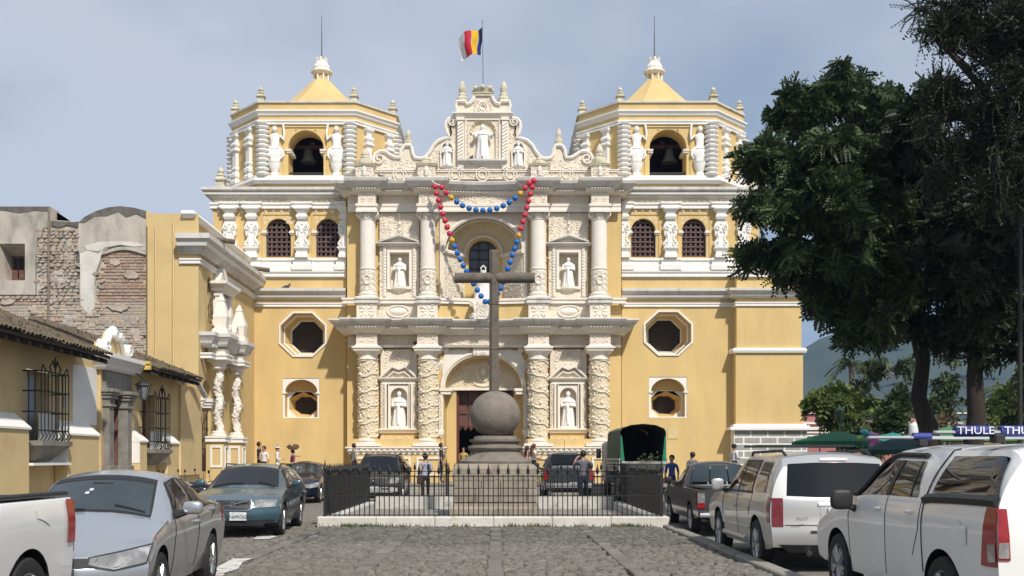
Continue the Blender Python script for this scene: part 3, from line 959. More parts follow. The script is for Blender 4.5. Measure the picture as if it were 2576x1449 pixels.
m=MB();finial(m,fx(556,50.6),50.6,fz(476,50.6),1.05,.24);P(m,'finial',LICH)
m=MB();finial(m,fx(1893,50.6),50.6,fz(476,50.6),1.05,.24);P(m,'finial',LICH)
# ================================================================ carved centre of the facade
AX=1216.0
YB=49.5
COLS=(925.5,1077,1354,1507.5)
xl,xr=fx(872,YB),fx(1564,YB)
# backing wall with the great door arch and the window niche
DA=arch(fx(AX,YB),fm(100,YB),0.45,fz(977,YB),14,fz(892,YB)-fz(977,YB))
WN=arch(fx(AX,YB),fm(100,YB),fz(757,YB),fz(628,YB),18,fz(545,YB)-fz(628,YB))
def LNI(uc):return arch(fx(uc,49.2),fm(21,49.2),fz(1072,49.2),fz(996,49.2),10)
def UNI(uc):return rect(fx(uc,49.2),fm(24,49.2),fz(722,49.2),fz(636,49.2))
w=MB();wall(w,xl,xr,0.45,fz(452,YB),YB,[DA,WN,LNI(1003),LNI(1430),UNI(1004.5),UNI(1431)])
w.box(xl,xl+.02,YB,YB+2,0,fz(452,YB));w.box(xr-.02,xr,YB,YB+2,0,fz(452,YB))
w.box(xl,xr,YB+.02,YB+2,fz(452,YB)-.03,fz(452,YB))
P(w,'portal_wall',YEL)
# ---- door recess
YD=50.35
q=MB();DA2=arch(fx(AX,YB),fm(100,YB)*.94,0.45,fz(977,YB),14,(fz(892,YB)-fz(977,YB))*.92);reveal(q,DA,YB,DA2,YD);P(q,'door_jamb',YEL)
q=MB()
dl,dr_=fx(1148,YD),fx(1292,YD);zd=fz(981,YD)
q2=MB()
q2.box(DA2[1][0]-.1,dl,YD-.01,YD+.2,.45,zd);q2.box(dr_,2*fx(AX,YB)-DA2[1][0]+.1,YD-.01,YD+.2,.45,zd);P(q2,'door_side_wall',YEL)
tym=[(fx(AX,YB),zd)]+[(p[0],max(p[1],zd))for p in DA2[1:]]
q=MB();plate(q,tym,YD);P(q,'tympanum',STY)
q=MB();cx=fx(AX,YD);zt=fz(893,YD)
curls(q,cx-1.65,cx+1.65,zd+.12,zt-.05,PL(YD),.17,5,.05,.025,sym=True,skip=lambda u,v:math.hypot((u-cx)/1.75,(v-zd)/(zt-zd))>.92 or abs(u-cx)<.35)
q.ridge([(cx+.30*math.cos(a),fz(935,YD)+.45*math.sin(a))for a in[2*PI*i/20 for i in range(21)]],.05,.07,PL(YD))
q.ball((cx,YD-.05,fz(935,YD)),.14,10,6,1.3,sy=.5)
q.ridge([(cx+.45*math.cos(a),fz(960,YD)+.2*math.sin(a))for a in[PI+PI*i/12 for i in range(13)]],.05,.07,PL(YD))
P(q,'tympanum_relief',STU)
q=MB();q.box(DA2[1][0],2*fx(AX,YB)-DA2[1][0],YD-.10,YD,zd-.02,zd+.08);P(q,'lintel_band',STL)
# archivolt and imposts
q=MB();cxb=fx(AX,YB)
rw,rh_=fm(101,YB),fz(890,YB)-fz(977,YB)
pts=[(cxb-(rw+.08)*math.cos(a),fz(977,YB)+(rh_+.08)*math.sin(a))for a in[PI*i/26 for i in range(27)]]
q.ridge(pts,.10,.12,PL(YB));q.ridge([(cxb-(rw-.03)*math.cos(a),fz(977,YB)+(rh_-.03)*math.sin(a))for a in[PI*i/26 for i in range(27)]],.05,.06,PL(YB))
P(q,'archivolt',STL)
q=MB()
for s in(-1,1):
 x=cxb+s*(rw-.12)
 q.box(x-.30,x+.30,YB-.16,YD-.02,fz(984,YB),fz(977,YB));q.box(x-.24,x+.24,YB-.11,YD-.02,fz(992,YB),fz(984,YB))
 x=cxb+s*(rw+.10)
 q.box(x-.09,x+.09,YB-.08,YB+.02,fz(1085,YB),fz(992,YB));q.sq([(.04,fz(1102,YB)),(.12,fz(1094,YB)),(.14,fz(1088,YB)),(.14,fz(1082,YB))],x,YB-.05)
 curls(q,x-.08,x+.08,fz(1080,YB),fz(995,YB),PL(YB-.08),.05,3,.03,.012)
P(q,'impost',STL)
# angels in the spandrels
for s in(-1,1):
 m=MB();x0=cxb+s*fm(92,YB);z=fz(885,YB)
 M=PL(YB)
 for(du,dv,L,an,ww)in((-.55,.05,1.0,.2,.18),(-.35,-.10,.95,-.05,.16),(-.1,-.3,.9,-.6,.15),(.0,-.1,.95,-1.35,.2),(.12,-.2,1.0,-1.5,.18)):
  a=an if s>0 else PI-an
  m.leaf(x0+s*du,z+dv,a+PI*(0 if dv<-.15 else 1)if abs(an)<.3 else a,L,ww,.08,M)
 m.ball((x0+s*.05,YB-.08,z+.1),.16,10,7,1.15,sy=.7)
 P(m,'spandrel_angel',STL)
for s in(-1,1):
 b=MB();b.prism([(cxb+s*(AX-u)/F*YB,fz(v,YB))for u,v in((1112,962),(1114,905),(1122,884),(1150,879),(1184,881),(1168,890),(1146,904),(1130,924),(1118,950))],YB-.07,YB+.01);P(b,'spandrel_wing',STL)
 # carved keystone crest
m=MB();m.prism([(cxb-.45,fz(895,YB)),(cxb-.5,fz(868,YB)),(cxb-.28,fz(850,YB)),(cxb,fz(838,YB)),(cxb+.28,fz(850,YB)),(cxb+.5,fz(868,YB)),(cxb+.45,fz(895,YB))],YB-.22,YB+.02)
curls(m,cxb-.42,cxb+.42,fz(893,YB),fz(848,YB),PL(YB-.22),.10,9,.05,.02,sym=True);P(m,'keystone_crest',STL)
# the door itself
dm=MB();dm.box(dl,dr_,YD+.55,YD+.62,fz(1075,YD),zd+.1);DOOR=P(dm,'door',WOODD)
for i in range(5):
 for j in range(3):
  a=dl+(dr_-dl)*i/5;z=fz(1075,YD)+(zd-fz(1075,YD))*j/3
  b=MB();b.bev(a+.03,a+(dr_-dl)/5-.03,YD+.50,YD+.56,z+.04,z+(zd-fz(1075,YD))/3-.04,.02);P(b,'door_panel',WOODD,DOOR)
sc_=MB()
for i in range(10):
 x=dl+(dr_-dl)*(i+.5)/10
 sc_.lathe([(.001,fz(1075,YD)-.16),(.10,fz(1075,YD)-.04),(.12,fz(1075,YD)+.04)],x,YD+.56,8,sy=.4)
P(sc_,'scalloped_edge',WOODD,DOOR)
b=MB();b.box(dl+.0,dl+.12,YD+.1,YD+.5,.45,zd);P(b,'open_door_leaf',mat('red_brown_paint',(0.12,0.03,0.025),.5))
b=MB();b.box(dr_-.12,dr_,YD+.1,YD+.5,.45,zd);P(b,'open_door_leaf',MATS['red_brown_paint'])
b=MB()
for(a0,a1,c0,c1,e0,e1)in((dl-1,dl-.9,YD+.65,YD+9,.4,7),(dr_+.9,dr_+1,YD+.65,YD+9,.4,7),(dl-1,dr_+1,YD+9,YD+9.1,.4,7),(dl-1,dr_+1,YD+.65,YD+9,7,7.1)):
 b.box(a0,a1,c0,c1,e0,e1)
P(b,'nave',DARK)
# ---- window niche: fluted half shell round a glazed arch
YW=51.1
wx,wr=fx(1216,YW),fm(37,YW)
wz0,wzs,wz1=fz(690,YW),fz(641,YW),fz(604,YW)
q=MB()
R0,H0=fm(100,YB),fz(545,YB)-fz(628,YB);R1,H1=wr*1.28,(wz1-wzs)*1.25
zs0=fz(628,YB)
def shell(u,t):
 a=PI*u
 k=t
 dep=YB+(YW-.10-YB)*math.sin(k*PI/2)**.9
 rx=R0+(R1-R0)*(1-math.cos(k*PI/2));rz=H0+(H1-H0)*(1-math.cos(k*PI/2))
 fl=1-.085*(0.5+.5*math.cos(u*40*2*PI))*max(0,1-k*1.35)*min(1,k*8)
 cz=zs0+(wzs-zs0)*k
 cxx=fx(AX,YB)+(wx-fx(AX,YB))*k
 return(cxx-rx*fl*math.cos(a),dep,cz+rz*fl*math.sin(a))
q.grid(shell,240,12);SH=P(q,'shell_niche',STY,smooth=40)
q=MB()
for(tt,rr)in((0.0,.09),(.12,.04),(1.0,.08)):
 q.tube([shell(i/40,tt)for i in range(41)],rr,6)
P(q,'niche_archivolt',STL,SH)
# side panels of the niche
q=MB();q2=MB()
for s in(-1,1):
 xa,ya=fx(AX,YB)+s*fm(100,YB),YB
 xb_,yb_=wx+s*R1,YW-.1
 q.add([(xa,ya,fz(760,YB)),(xb_,yb_,fz(752,YW)),(xb_,yb_,wzs),(xa,ya,zs0)],[(0,1,2,3)])
 L=math.hypot(xb_-xa,yb_-ya)
 M=lambda u,v,h,xa=xa,ya=ya,xb_=xb_,yb_=yb_,L=L,s=s:(xa+(xb_-xa)*u/L-h*.6*s,ya+(yb_-ya)*u/L-h*.7,v)
 curls(q2,.08,L-.08,fz(752,YB),fz(640,YB),M,.13,21,.05,.02)
 q2.tube([(xa,ya-.08,zs0-.08),(xb_-s*.02,yb_-.08,wzs-.08)],.11,6)
P(q,'niche_flank',STP);P(q2,'niche_relief',STL)
q=MB();A=arch(wx,wr,wz0,wzs,10,wz1-wzs)
wall(q,wx-R1,wx+R1,fz(760,YW),wzs,YW-.1,[arch(wx,wr,wz0,wzs+.01,2,.001)][:0]or[rect(wx,wr,wz0,wzs-.001)])
reveal(q,A,YW-.1,A,YW+.35)
a_=[(wx-R1*math.cos(PI*i/20),YW-.1,wzs+H1*math.sin(PI*i/20))for i in range(21)];b_=[(wx-wr*math.cos(PI*i/20),YW-.1,wzs+(wz1-wzs)*math.sin(PI*i/20))for i in range(21)]
q.bridge(a_,b_,False)
WIN=P(q,'choir_window',YEL)
q=MB();plate(q,A,YW+.3);P(q,'pane',mat('grey_blue_glass',(0.05,0.065,0.085),.15,.25,1.5),WIN)
for k in(-.33,.33):
 b=MB();x=wx+wr*k;b.box(x-.03,x+.03,YW+.24,YW+.29,wz0,wzs+(wz1-wzs)*math.sqrt(1-k*k));P(b,'glazing_bar',BLK,WIN)
for k in(.0,.28,.56):
 b=MB();z=wz0+(wz1-wz0)*(k+.18);b.box(wx-wr,wx+wr,YW+.24,YW+.285,z-.025,z+.025);P(b,'glazing_bar',BLK,WIN)
sp_=MB();wall(sp_,fx(1104,YB),fx(1329,YB),fz(757,YB),fz(534,YB),YB-.012,[WN]);P(sp_,'niche_spandrel',STP)
# corner relief over the niche
q=MB();curls(q,xl+fm(190,YB),fx(1322,YB),fz(628,YB),fz(536,YB),PL(YB),.13,31,.05,.02,skip=lambda u,v:math.hypot((u-fx(AX,YB))/(R0+.12),max(0,v-zs0)/(H0+.12))<1 or v<zs0);
for s in(-1,1):
 x=fx(AX,YB)+s*fm(106,YB)
 q.box(x-.06,x+.06,YB-.10,YB+.02,fz(752,YB),fz(536,YB))
P(q,'spandrel_relief',STU)
# ---- levels of the two storeys
YC=48.95
YE=48.45
lv=lambda v,D=YE:fz(v,D)
def brk(xs,yb,yf,hw,D,ends=True):
 "plan path that steps forward over every column"
 pts=[(xl-.02,YT),(xl-.02,yb)]if ends else[(xl,yb)]
 for i,u in enumerate(xs):
  x=fx(u,YC)
  pts+=[(x-hw,yb),(x-hw,yf),(x+hw,yf),(x+hw,yb)]
  if i==1:
   a,b=x+hw,fx(xs[2],YC)-hw
   for t in[j/10 for j in range(1,10)]:
    pts.append((a+(b-a)*t,yb+.30*math.sin(PI*t)))
 pts+=[(xr+.02,yb),(xr+.02,YT)]if ends else[(xr,yb)]
 return pts
pathL=brk(COLS,49.15,YE,.50,YE)
# plinth course with dentils (two runs, the doorway between them)
for(ua,ub,nm)in((868,1124,0),(1312,1566,1)):
 xa,xb=fx(ua,48.2),fx(ub,48.2);y=48.2
 b=MB();b.box(xa+.25,xb-.25,y+.18,YB+.01,.45,fz(1139,y));PED=P(b,'pedestal',YEL)
 m=MB();zt=fz(1124,y)
 m.sweep([(-.3,zt),(.0,zt),(.0,zt-.06),(-.08,zt-.10),(-.08,zt-.20),(-.14,zt-.26),(-.14,zt-.34),(-.3,zt-.34)],[(xa,YB),(xa,y),(xb,y),(xb,YB)]);P(m,'pedestal_cap',STL,PED)
 b=MB();b.box(xa+.3,xb-.3,y+.3,YB,zt,fz(1104,y+.3));P(b,'pedestal_block',YEL,PED)
 n=int((xb-xa)/.26)
 for i in range(n):
  x=xa+.1+(xb-xa-.2)*(i+.5)/n
  b=MB();b.bev(x-.07,x+.07,y+.0,y+.12,zt-.20,zt-.11,.015);P(b,'dentil',STL,PED)
 for(a,c)in((.06,.30),(.36,.64),(.70,.94)):
  b=MB();frame(b,xa+(xb-xa)*a,xa+(xb-xa)*c,.75,fz(1150,y),y+.12,y+.19,.09);P(b,'panel_frame',STL,PED)
  # ---- columns
def vine_shaft():
 r=.435;z0,z1=fz(1104,YC),fz(907,YC);H=z1-z0
 s=MB();s.lathe([(r,0),(r,H)],0,0,24)
 me=bpy.data.meshes.new('column');me.from_pydata(s.v,[],s.f);recalc(me);me.materials.append(STY);me.shade_smooth();me.set_sharp_from_angle(angle=R(50))
 out=[]
 for sg in(1,-1):
  v=MB();rd=random.Random(4+sg);M=CYL(0,0,r)
  turns=5;C=2*PI*r
  for k in range(turns+1):
   for off in(0.0,):
    pts=[]
    for i in range(33):
     u=-C/2+C*i/32
     z=(k-.5+(i/32 if sg>0 else 1-i/32))*H/turns+.03*math.sin(i*1.1)
     pts.append((u,z))
    pts=[p for p in pts if 0.02<p[1]<H-.02]
    v.ridge(pts,.026,.06,M)
    for i in range(0,33):
     u=-C/2+C*i/32
     if abs(u)>C*.30:continue
     zb=(k-.5+(i/32 if sg>0 else 1-i/32))*H/turns
     for q_ in range(2):
      z=zb+rd.choice((-1,1))*rd.uniform(.07,.30)
      if not.06<z<H-.06:continue
      a=rd.uniform(0,6.28);L=rd.uniform(.11,.18)
      v.leaf(u+rd.uniform(-.03,.03),z,a,L,L*.36,.055,M)
     if i%5==2:
      z=zb+rd.uniform(.12,.26)
      if.1<z<H-.1:
       p=M(u,z,.02);v.ball(p,.065,8,5)
  me2=bpy.data.meshes.new('vine_relief');me2.from_pydata(v.v,[],v.f);recalc(me2);me2.materials.append(STU)
  out.append(me2)
 return me,out,z0
def flute_shaft(sg):
 r=.345;z0,z1=fz(736,YC),fz(554,YC);H=z1-z0;hz=H*.325
 s=MB();n=64;m_=34
 def fn(u,t):
  a=2*PI*u;z=hz+(H-hz)*t
  ph=(18*a+sg*z*26)/(2*PI)
  rr=r+.018*(abs((ph%1)*2-1)-.5)
  return(rr*math.sin(a),-rr*math.cos(a),z)
 s.grid(fn,150,40)
 s.lathe([(r+.01,0),(r+.01,hz-.06),(r+.045,hz-.04),(r+.045,hz),(r,hz+.02)],0,0,24,cap=False)
 s.lathe([(r,H-.03),(r+.03,H-.02),(r+.03,H)],0,0,24)
 me=bpy.data.meshes.new('column');me.from_pydata(s.v,[],s.f);recalc(me);me.materials.append(STL);me.shade_smooth();me.set_sharp_from_angle(angle=R(45))
 v=MB();curls(v,-PI*r*.55,PI*r*.55,.04,hz-.08,CYL(0,0,r+.01),.11,7,.04,.018,sym=True)
 v.ridge([(.13*math.cos(a),hz*.5+.2*math.sin(a))for a in[2*PI*i/16 for i in range(17)]],.03,.06,CYL(0,0,r+.01))
 me2=bpy.data.meshes.new('shaft_relief');me2.from_pydata(v.v,[],v.f);recalc(me2);me2.materials.append(STU)
 return me,me2,z0
V_ME,V_REL,VZ=vine_shaft()
FL=[flute_shaft(1),flute_shaft(-1)]
capm=MB();z0=fz(907,YC)-VZ;z1=fz(874,YC)-VZ;H=z1-z0
capm.lathe([(.44,z0),(.50,z0+.03),(.50,z0+.07),(.44,z0+.10),(.45,z0+H*.42),(.56,z0+H*.56),(.58,z0+H*.62)],0,0,20)
capm.sq([(.56,z0+H*.62),(.60,z0+H*.68),(.60,z0+H*.80),(.66,z0+H*.86),(.66,z1)],0,0)
basm=MB();basm.lathe([(.62,0),(.62,.05),(.56,.07),(.60,.11),(.60,.17),(.50,.20),(.44,.23)],0,0,20);basm.xf(Matrix.Translation((0,0,-.22)))
basm.sq([(.66,-.34),(.66,-.22)],0,0)
def mk(mb,nm,m,sm=None):
 me=bpy.data.meshes.new(nm);me.from_pydata(mb.v,[],mb.f);recalc(me);me.materials.append(m)
 if sm:me.shade_smooth();me.set_sharp_from_angle(angle=R(sm))
 return me
CAPM,BASM=mk(capm,'capital',STL,40),mk(basm,'base',STL,40)
ic=MB();zc=fz(554,YC)-fz(736,YC);zt=fz(533,YC)-fz(736,YC)
ic.lathe([(.35,zc),(.36,zc+.1),(.42,zt-.14)],0,0,16)
for s in(-1,1):
 for y in(-.30,):
  ic.ridge(spiral(s*.36,zt-.17,.15,PI/2,-s,1.5,20),.035,.08,PL(y));
  ic.v_=None
  ic.tube([(s*.36,-.31,zt-.17),(s*.36,.30,zt-.17)],.135,12)
ic.sq([(.42,zt-.08),(.46,zt-.05),(.46,zt)],0,0);curls(ic,-.3,.3,zc+.02,zt-.2,CYL(0,0,.38),.07,3,.04,.015)
ICM=mk(ic,'capital',STL,40)
ub=MB();ub.lathe([(.46,-.24),(.46,-.18),(.40,-.15),(.44,-.12),(.44,-.07),(.36,-.03),(.35,0)],0,0,18);ub.sq([(.50,-.34),(.50,-.24)],0,0);UBM=mk(ub,'base',STL,40)
for i,u in enumerate(COLS):
 x=fx(u,YC)
 c=inst(V_ME,CH,(x,YC,VZ),name='column')
 for me in(V_REL[i//2],CAPM,BASM):
  k=bpy.data.objects.new(me.name.split('.')[0],me);COL.objects.link(k);k.parent=c
 me,rel,z0=FL[i//2]
 c=inst(me,CH,(x,YC,z0),name='column')
 for mm in(rel,ICM,UBM):
  k=bpy.data.objects.new(mm.name.split('.')[0],mm);COL.objects.link(k);k.parent=c
  # entablature blocks and pedestals of this bay
 for(va,vb,hw,ya,mm,sz)in((874,838,.47,YE,STP,.13),(512,482,.40,YE+.05,STP,.11)):
  b=MB();b.box(x-hw,x+hw,ya,YB,lv(va),lv(vb));blk=P(b,'entablature_block',mm)
  q=MB();curls(q,x-hw+.03,x+hw-.03,lv(va)+.04,lv(vb)-.02,PL(ya),sz,11+i,.05,.02,sym=True);P(q,'block_relief',STL,blk)
 b=MB();b.box(x-.46,x+.46,YE+.02,YB,lv(803),lv(762));blk=P(b,'pedestal_die',STP)
 q=MB();zc=(lv(803)+lv(762))/2
 for k in range(8):
  a=2*PI*k/8;q.leaf(x+.04*math.cos(a),zc+.04*math.sin(a),a,.30,.07,.07,PL(YE+.02))
 for k in range(4):
  a=PI/4+PI/2*k;q.ridge(spiral(x+.34*math.cos(a),zc+.30*math.sin(a),.09,a,1,1,9),.02,.05,PL(YE+.02))
 P(q,'block_relief',STL,blk)
 m=MB();m.sweep(BAND2(lv(762),lv(748),.12),[(x-.46,YB),(x-.46,YE+.02),(x+.46,YE+.02),(x+.46,YB)]);P(m,'pedestal_cap',GRYC,blk)
 m=MB();m.sweep(BAND2(lv(533),lv(512),.10),[(x-.40,YB),(x-.40,YE+.05),(x+.40,YE+.05),(x+.40,YB)]);P(m,'architrave',STL)
 m=MB();m.sweep([(-.05,lv(874)),(.10,lv(874)),(.08,lv(870)),(.03,lv(868)),(.03,lv(866)),(-.05,lv(866))],[(x-.47,YB),(x-.47,YE),(x+.47,YE),(x+.47,YB)]);P(m,'architrave',STL)
 # ---- running cornices
def dents(path,z0,z1,out,sp=.16,m=STL,nm='dentil_row'):
 b=MB()
 for i in range(len(path)-1):
  (xa,ya),(xb,yb)=path[i],path[i+1]
  if abs(xb-xa)<abs(yb-ya):continue
  n=int(abs(xb-xa)/sp)
  for k in range(n):
   x=xa+(xb-xa)*(k+.5)/n;y=ya+(yb-ya)*(k+.5)/n-out
   b.bev(x-sp*.33,x+sp*.33,y,y+out,z0,z1,.012)
 return P(b,nm,m)
pL=brk(COLS,48.85,YE,.52,YE)
m=MB();m.sweep([(-.3,lv(803)),(.62,lv(803)),(.64,lv(806)),(.58,lv(811)),(.45,lv(817)),(.43,lv(819)),(-.3,lv(819))],pL);P(m,'portal_cornice',GRYC)
m=MB();m.sweep([(-.3,lv(819)),(.34,lv(819)),(.34,lv(826)),(.16,lv(834)),(.10,lv(838)),(-.3,lv(838))],pL);P(m,'portal_bed_moulding',STU)
dents(pL,lv(826),lv(820),.38,.13)
pU=brk(COLS,49.0,YE+.05,.46,YE)
m=MB();m.sweep([(-.3,lv(451)),(.50,lv(451)),(.54,lv(453)),(.50,lv(460)),(.34,lv(468)),(.32,lv(471)),(-.3,lv(471))],pU);P(m,'portal_cornice',GRYC)
m=MB();m.sweep([(-.3,lv(471)),(.20,lv(471)),(.20,lv(477)),(.06,lv(482)),(-.3,lv(482))],pU);P(m,'portal_bed_moulding',STU)
dents(pU,lv(477),lv(472),.27,.12)
# course under the upper storey, curving back over the door
pM=brk(COLS,49.2,49.0,.3,YE)
m=MB();m.sweep(BAND2(fz(764,49.2),fz(750,49.2),.16),pM);P(m,'sill_course',STL)
# friezes between the columns
def panel(u0,u1,v0,v1,y,ground,relief,size,seed,nm='relief_panel',skip=None,h=.05):
 xa,xb=fx(u0,y),fx(u1,y);za,zb=fz(v1,y),fz(v0,y)
 b=MB();b.box(xa,xb,y,YB+.005,za,zb);o=P(b,nm,ground)
 q=MB();curls(q,xa+.03,xb-.03,za+.03,zb-.03,PL(y),size,seed,h,size*.16,sym=True,skip=skip);P(q,'stucco_relief',relief,o)
 return o
for(a,b,s)in((952,1052,1),(1380,1482,2),(1103,1330,3),(876,900,4),(1533,1562,5)):
 y=49.2
 panel(a,b,482,513,y,STP,STL,.15,s,'frieze_panel');panel(a,b,838,868,y,STP,STU,.14,10+s,'frieze_panel')
 m=MB();m.sweep(BAND2(fz(533,y),fz(513,y),.06),[(fx(a,y),y),(fx(b,y),y)]);P(m,'architrave',STL)
 m=MB();m.sweep([(-.02,fz(868,y)),(.10,fz(868,y)),(.06,fz(872,y)),(.04,fz(874,y)),(-.02,fz(874,y))],[(fx(a,y),y),(fx(b,y),y)]);P(m,'architrave',STL)
 if s<3:
  o=panel(a,b,764,803,y,STP,STL,.13,20+s,'dado_panel',skip=lambda u,v,c=fx((a+b)/2,y):math.hypot((u-c)/.5,(v-fz(784,y))/.28)<1)
  m=MB();m.ball((fx((a+b)/2,y),y,fz(783,y)),.42,16,8,.42,sy=.3);m.ridge([(fx((a+b)/2,y)+.5*math.cos(t),fz(783,y)+.26*math.sin(t))for t in[2*PI*i/20 for i in range(21)]],.05,.07,PL(y));P(m,'cartouche',STL,o)
  # curved parapet over the door
m=MB()
xa,xb=fx(1100,49.2),fx(1332,49.2)
m.grid(lambda u,t:(xa+(xb-xa)*u,49.15+.30*math.sin(PI*u),fz(803,49.2)+(fz(764,49.2)-fz(803,49.2))*t),12,1);P(m,'curved_parapet',YEL)
m=MB();m.sweep(BAND2(fz(764,49.2),fz(752,49.2),.12),[(xa+(xb-xa)*i/12,49.15+.30*math.sin(PI*i/12))for i in range(13)]);P(m,'curved_sill',STL)
# ---- niche bays
def robe(mb,x,y,z,h,seed=0,arms=1,wide=1.0):
 rd=random.Random(seed);ph=rd.uniform(0,6)
 fo=lambda a,zz:1+.12*math.sin(6*a+ph)*max(0,1-(zz-z)/(h*.75))+.05*math.sin(11*a)
 W_=wide
 mb.lathe([(.20*h*W_,z),(.205*h*W_,z+.03*h),(.18*h*W_,z+.2*h),(.155*h*W_,z+.42*h),(.15*h*W_,z+.52*h),(.165*h*W_,z+.60*h),(.175*h*W_,z+.70*h),(.15*h*W_,z+.77*h),(.085*h,z+.815*h),(.05*h,z+.83*h),(.048*h,z+.86*h)],x,y,20,sy=.72,fold=fo)
 mb.ball((x,y-.01,z+.925*h),.066*h,12,8,1.22)
 mb.lathe([(.145*h*W_,z+.66*h),(.19*h*W_,z+.70*h),(.16*h*W_,z+.775*h),(.09*h,z+.82*h)],x,y,16,sy=.78)
 for s in(-1,1):
  if arms==1:
   mb.tube([(x+s*.16*h,y-.02,z+.74*h),(x+s*.185*h,y-.05*h,z+.57*h),(x+s*.05*h,y-.15*h,z+.60*h)],[.05*h,.045*h,.022*h],8)
  else:
   mb.tube([(x+s*.15*h,y-.02,z+.75*h),(x+s*.24*h,y-.08*h,z+.62*h),(x+s*.27*h,y-.18*h,z+.68*h)],[.055*h,.06*h,.025*h],8)
 mb.tube([(x-.02*h,y-.145*h,z+.56*h),(x-.03*h,y-.15*h,z+.28*h),(x-.01*h,y-.16*h,z+.05*h)],[.03*h,.035*h,.04*h],6)
 for k in range(5):
  a=-.9+.45*k
  mb.tube([(x+math.sin(a)*.155*h*W_,y-math.cos(a)*.112*h*W_,z+.46*h),(x+math.sin(a)*.20*h*W_,y-math.cos(a)*.146*h*W_,z+.02*h)],.014*h,5)
STN=[]
def statue(x,y,z,h,label,seed,arms=1,wide=1.0):
 m=MB();robe(m,x,y,z,h,seed,arms,wide)
 o=m.build('statue',STAT,None,50)
 tag(o,label,'statue','saint statues on the church facade');STN.append(o)
 return o
def lower_bay(uc,lab,seed):
 y=49.2;x=fx(uc,y)
 xa,xb=fx(uc-46,y),fx(uc+45,y)
 # side bands of relief
 q=MB()
 for s in(-1,1):
  xx=x+s*fm(41,y)
  q.box(xx-.09,xx+.09,y+.06,YB+.004,fz(1112,y),fz(880,y))
 o=P(q,'niche_surround',STP)
 q=MB()
 for s in(-1,1):
  xx=x+s*fm(41,y);curls(q,xx-.09,xx+.09,fz(1110,y),fz(960,y),PL(y+.06),.06,seed+s,.04,.014)
  q.box(x+s*fm(33,y)-.05,x+s*fm(33,y)+.05,y-.04,YB,fz(1079,y),fz(966,y))
  q.box(x+s*fm(26,y)-.02,x+s*fm(26,y)+.02,y+.02,YB,fz(1079,y),fz(966,y))
 P(q,'stucco_relief',STU,o)
 q=MB();q.prism([(xa,fz(960,y)),(xa+.05,fz(900,y)),(xa+.25,fz(878,y)),(xb-.25,fz(878,y)),(xb-.05,fz(900,y)),(xb,fz(960,y))],y+.12,YB+.003)
 P(q,'niche_head',STP,o)
 q=MB();curls(q,xa+.05,xb-.05,fz(957,y),fz(878,y),PL(y+.12),.15,seed+3,.06,.025,sym=True,skip=lambda u,v:v<fz(958,y)+(1-abs(u-x)/.8)*.75)
 q.ridge([(x-.18,fz(893,y)),(x,fz(884,y)),(x+.18,fz(893,y)),(x,fz(903,y)),(x-.18,fz(893,y))],.03,.08,PL(y+.12));P(q,'head_relief',STL,o)
 # pediment
 q=MB()
 q.ridge([(xa-.02,fz(950,y)),(x-.32,fz(922,y)),(x,fz(928,y)),(x+.32,fz(922,y)),(xb+.02,fz(950,y))],.09,.22,PL(y+.1))
 q.ridge([(x-.55,fz(949,y)),(x-.25,fz(935,y)),(x,fz(939,y)),(x+.25,fz(935,y)),(x+.55,fz(949,y))],.05,.14,PL(y+.1))
 q.sweep(CORN(fz(958,y),fz(950,y),.22),[(xa-.0,YB),(xa-.0,y+.1),(xb+.0,y+.1),(xb+.0,YB)])
 q.box(xa+.06,xb-.06,y+.03,YB,fz(966,y),fz(958,y))
 P(q,'pediment',STL,o)
 # niche box
 L=arch(x,fm(21,y),fz(1072,y),fz(996,y),10)
 q=MB();wall(q,x-fm(26,y),x+fm(26,y),fz(1079,y),fz(968,y),y+.10,[L]);P(q,'niche_face',STL,o)
 q=MB();reveal(q,L,y+.10,L,YB+.16);plate(q,L,YB+.16);P(q,'niche',STP,o)
 q=MB();q.sweep(CORN(fz(1090,y),fz(1078,y),.16),[(xa,YB),(xa,y),(xb,y),(xb,YB)]);q.box(x-.35,x+.35,y-.02,y+.4,fz(1079,y),fz(1072,y));P(q,'niche_sill',STL,o)
 q=MB();q.box(xa+.1,xb-.1,y+.04,YB,fz(1114,y),fz(1090,y));P(q,'niche_dado',YEL,o)
 q=MB();curls(q,x-.5,x+.5,fz(1112,y),fz(1093,y),PL(y+.04),.10,seed+8,.05,.02,sym=True);P(q,'dado_relief',STL,o)
 statue(x,y+.26,fz(1072,y),fz(984,y)-fz(1072,y),lab,seed)
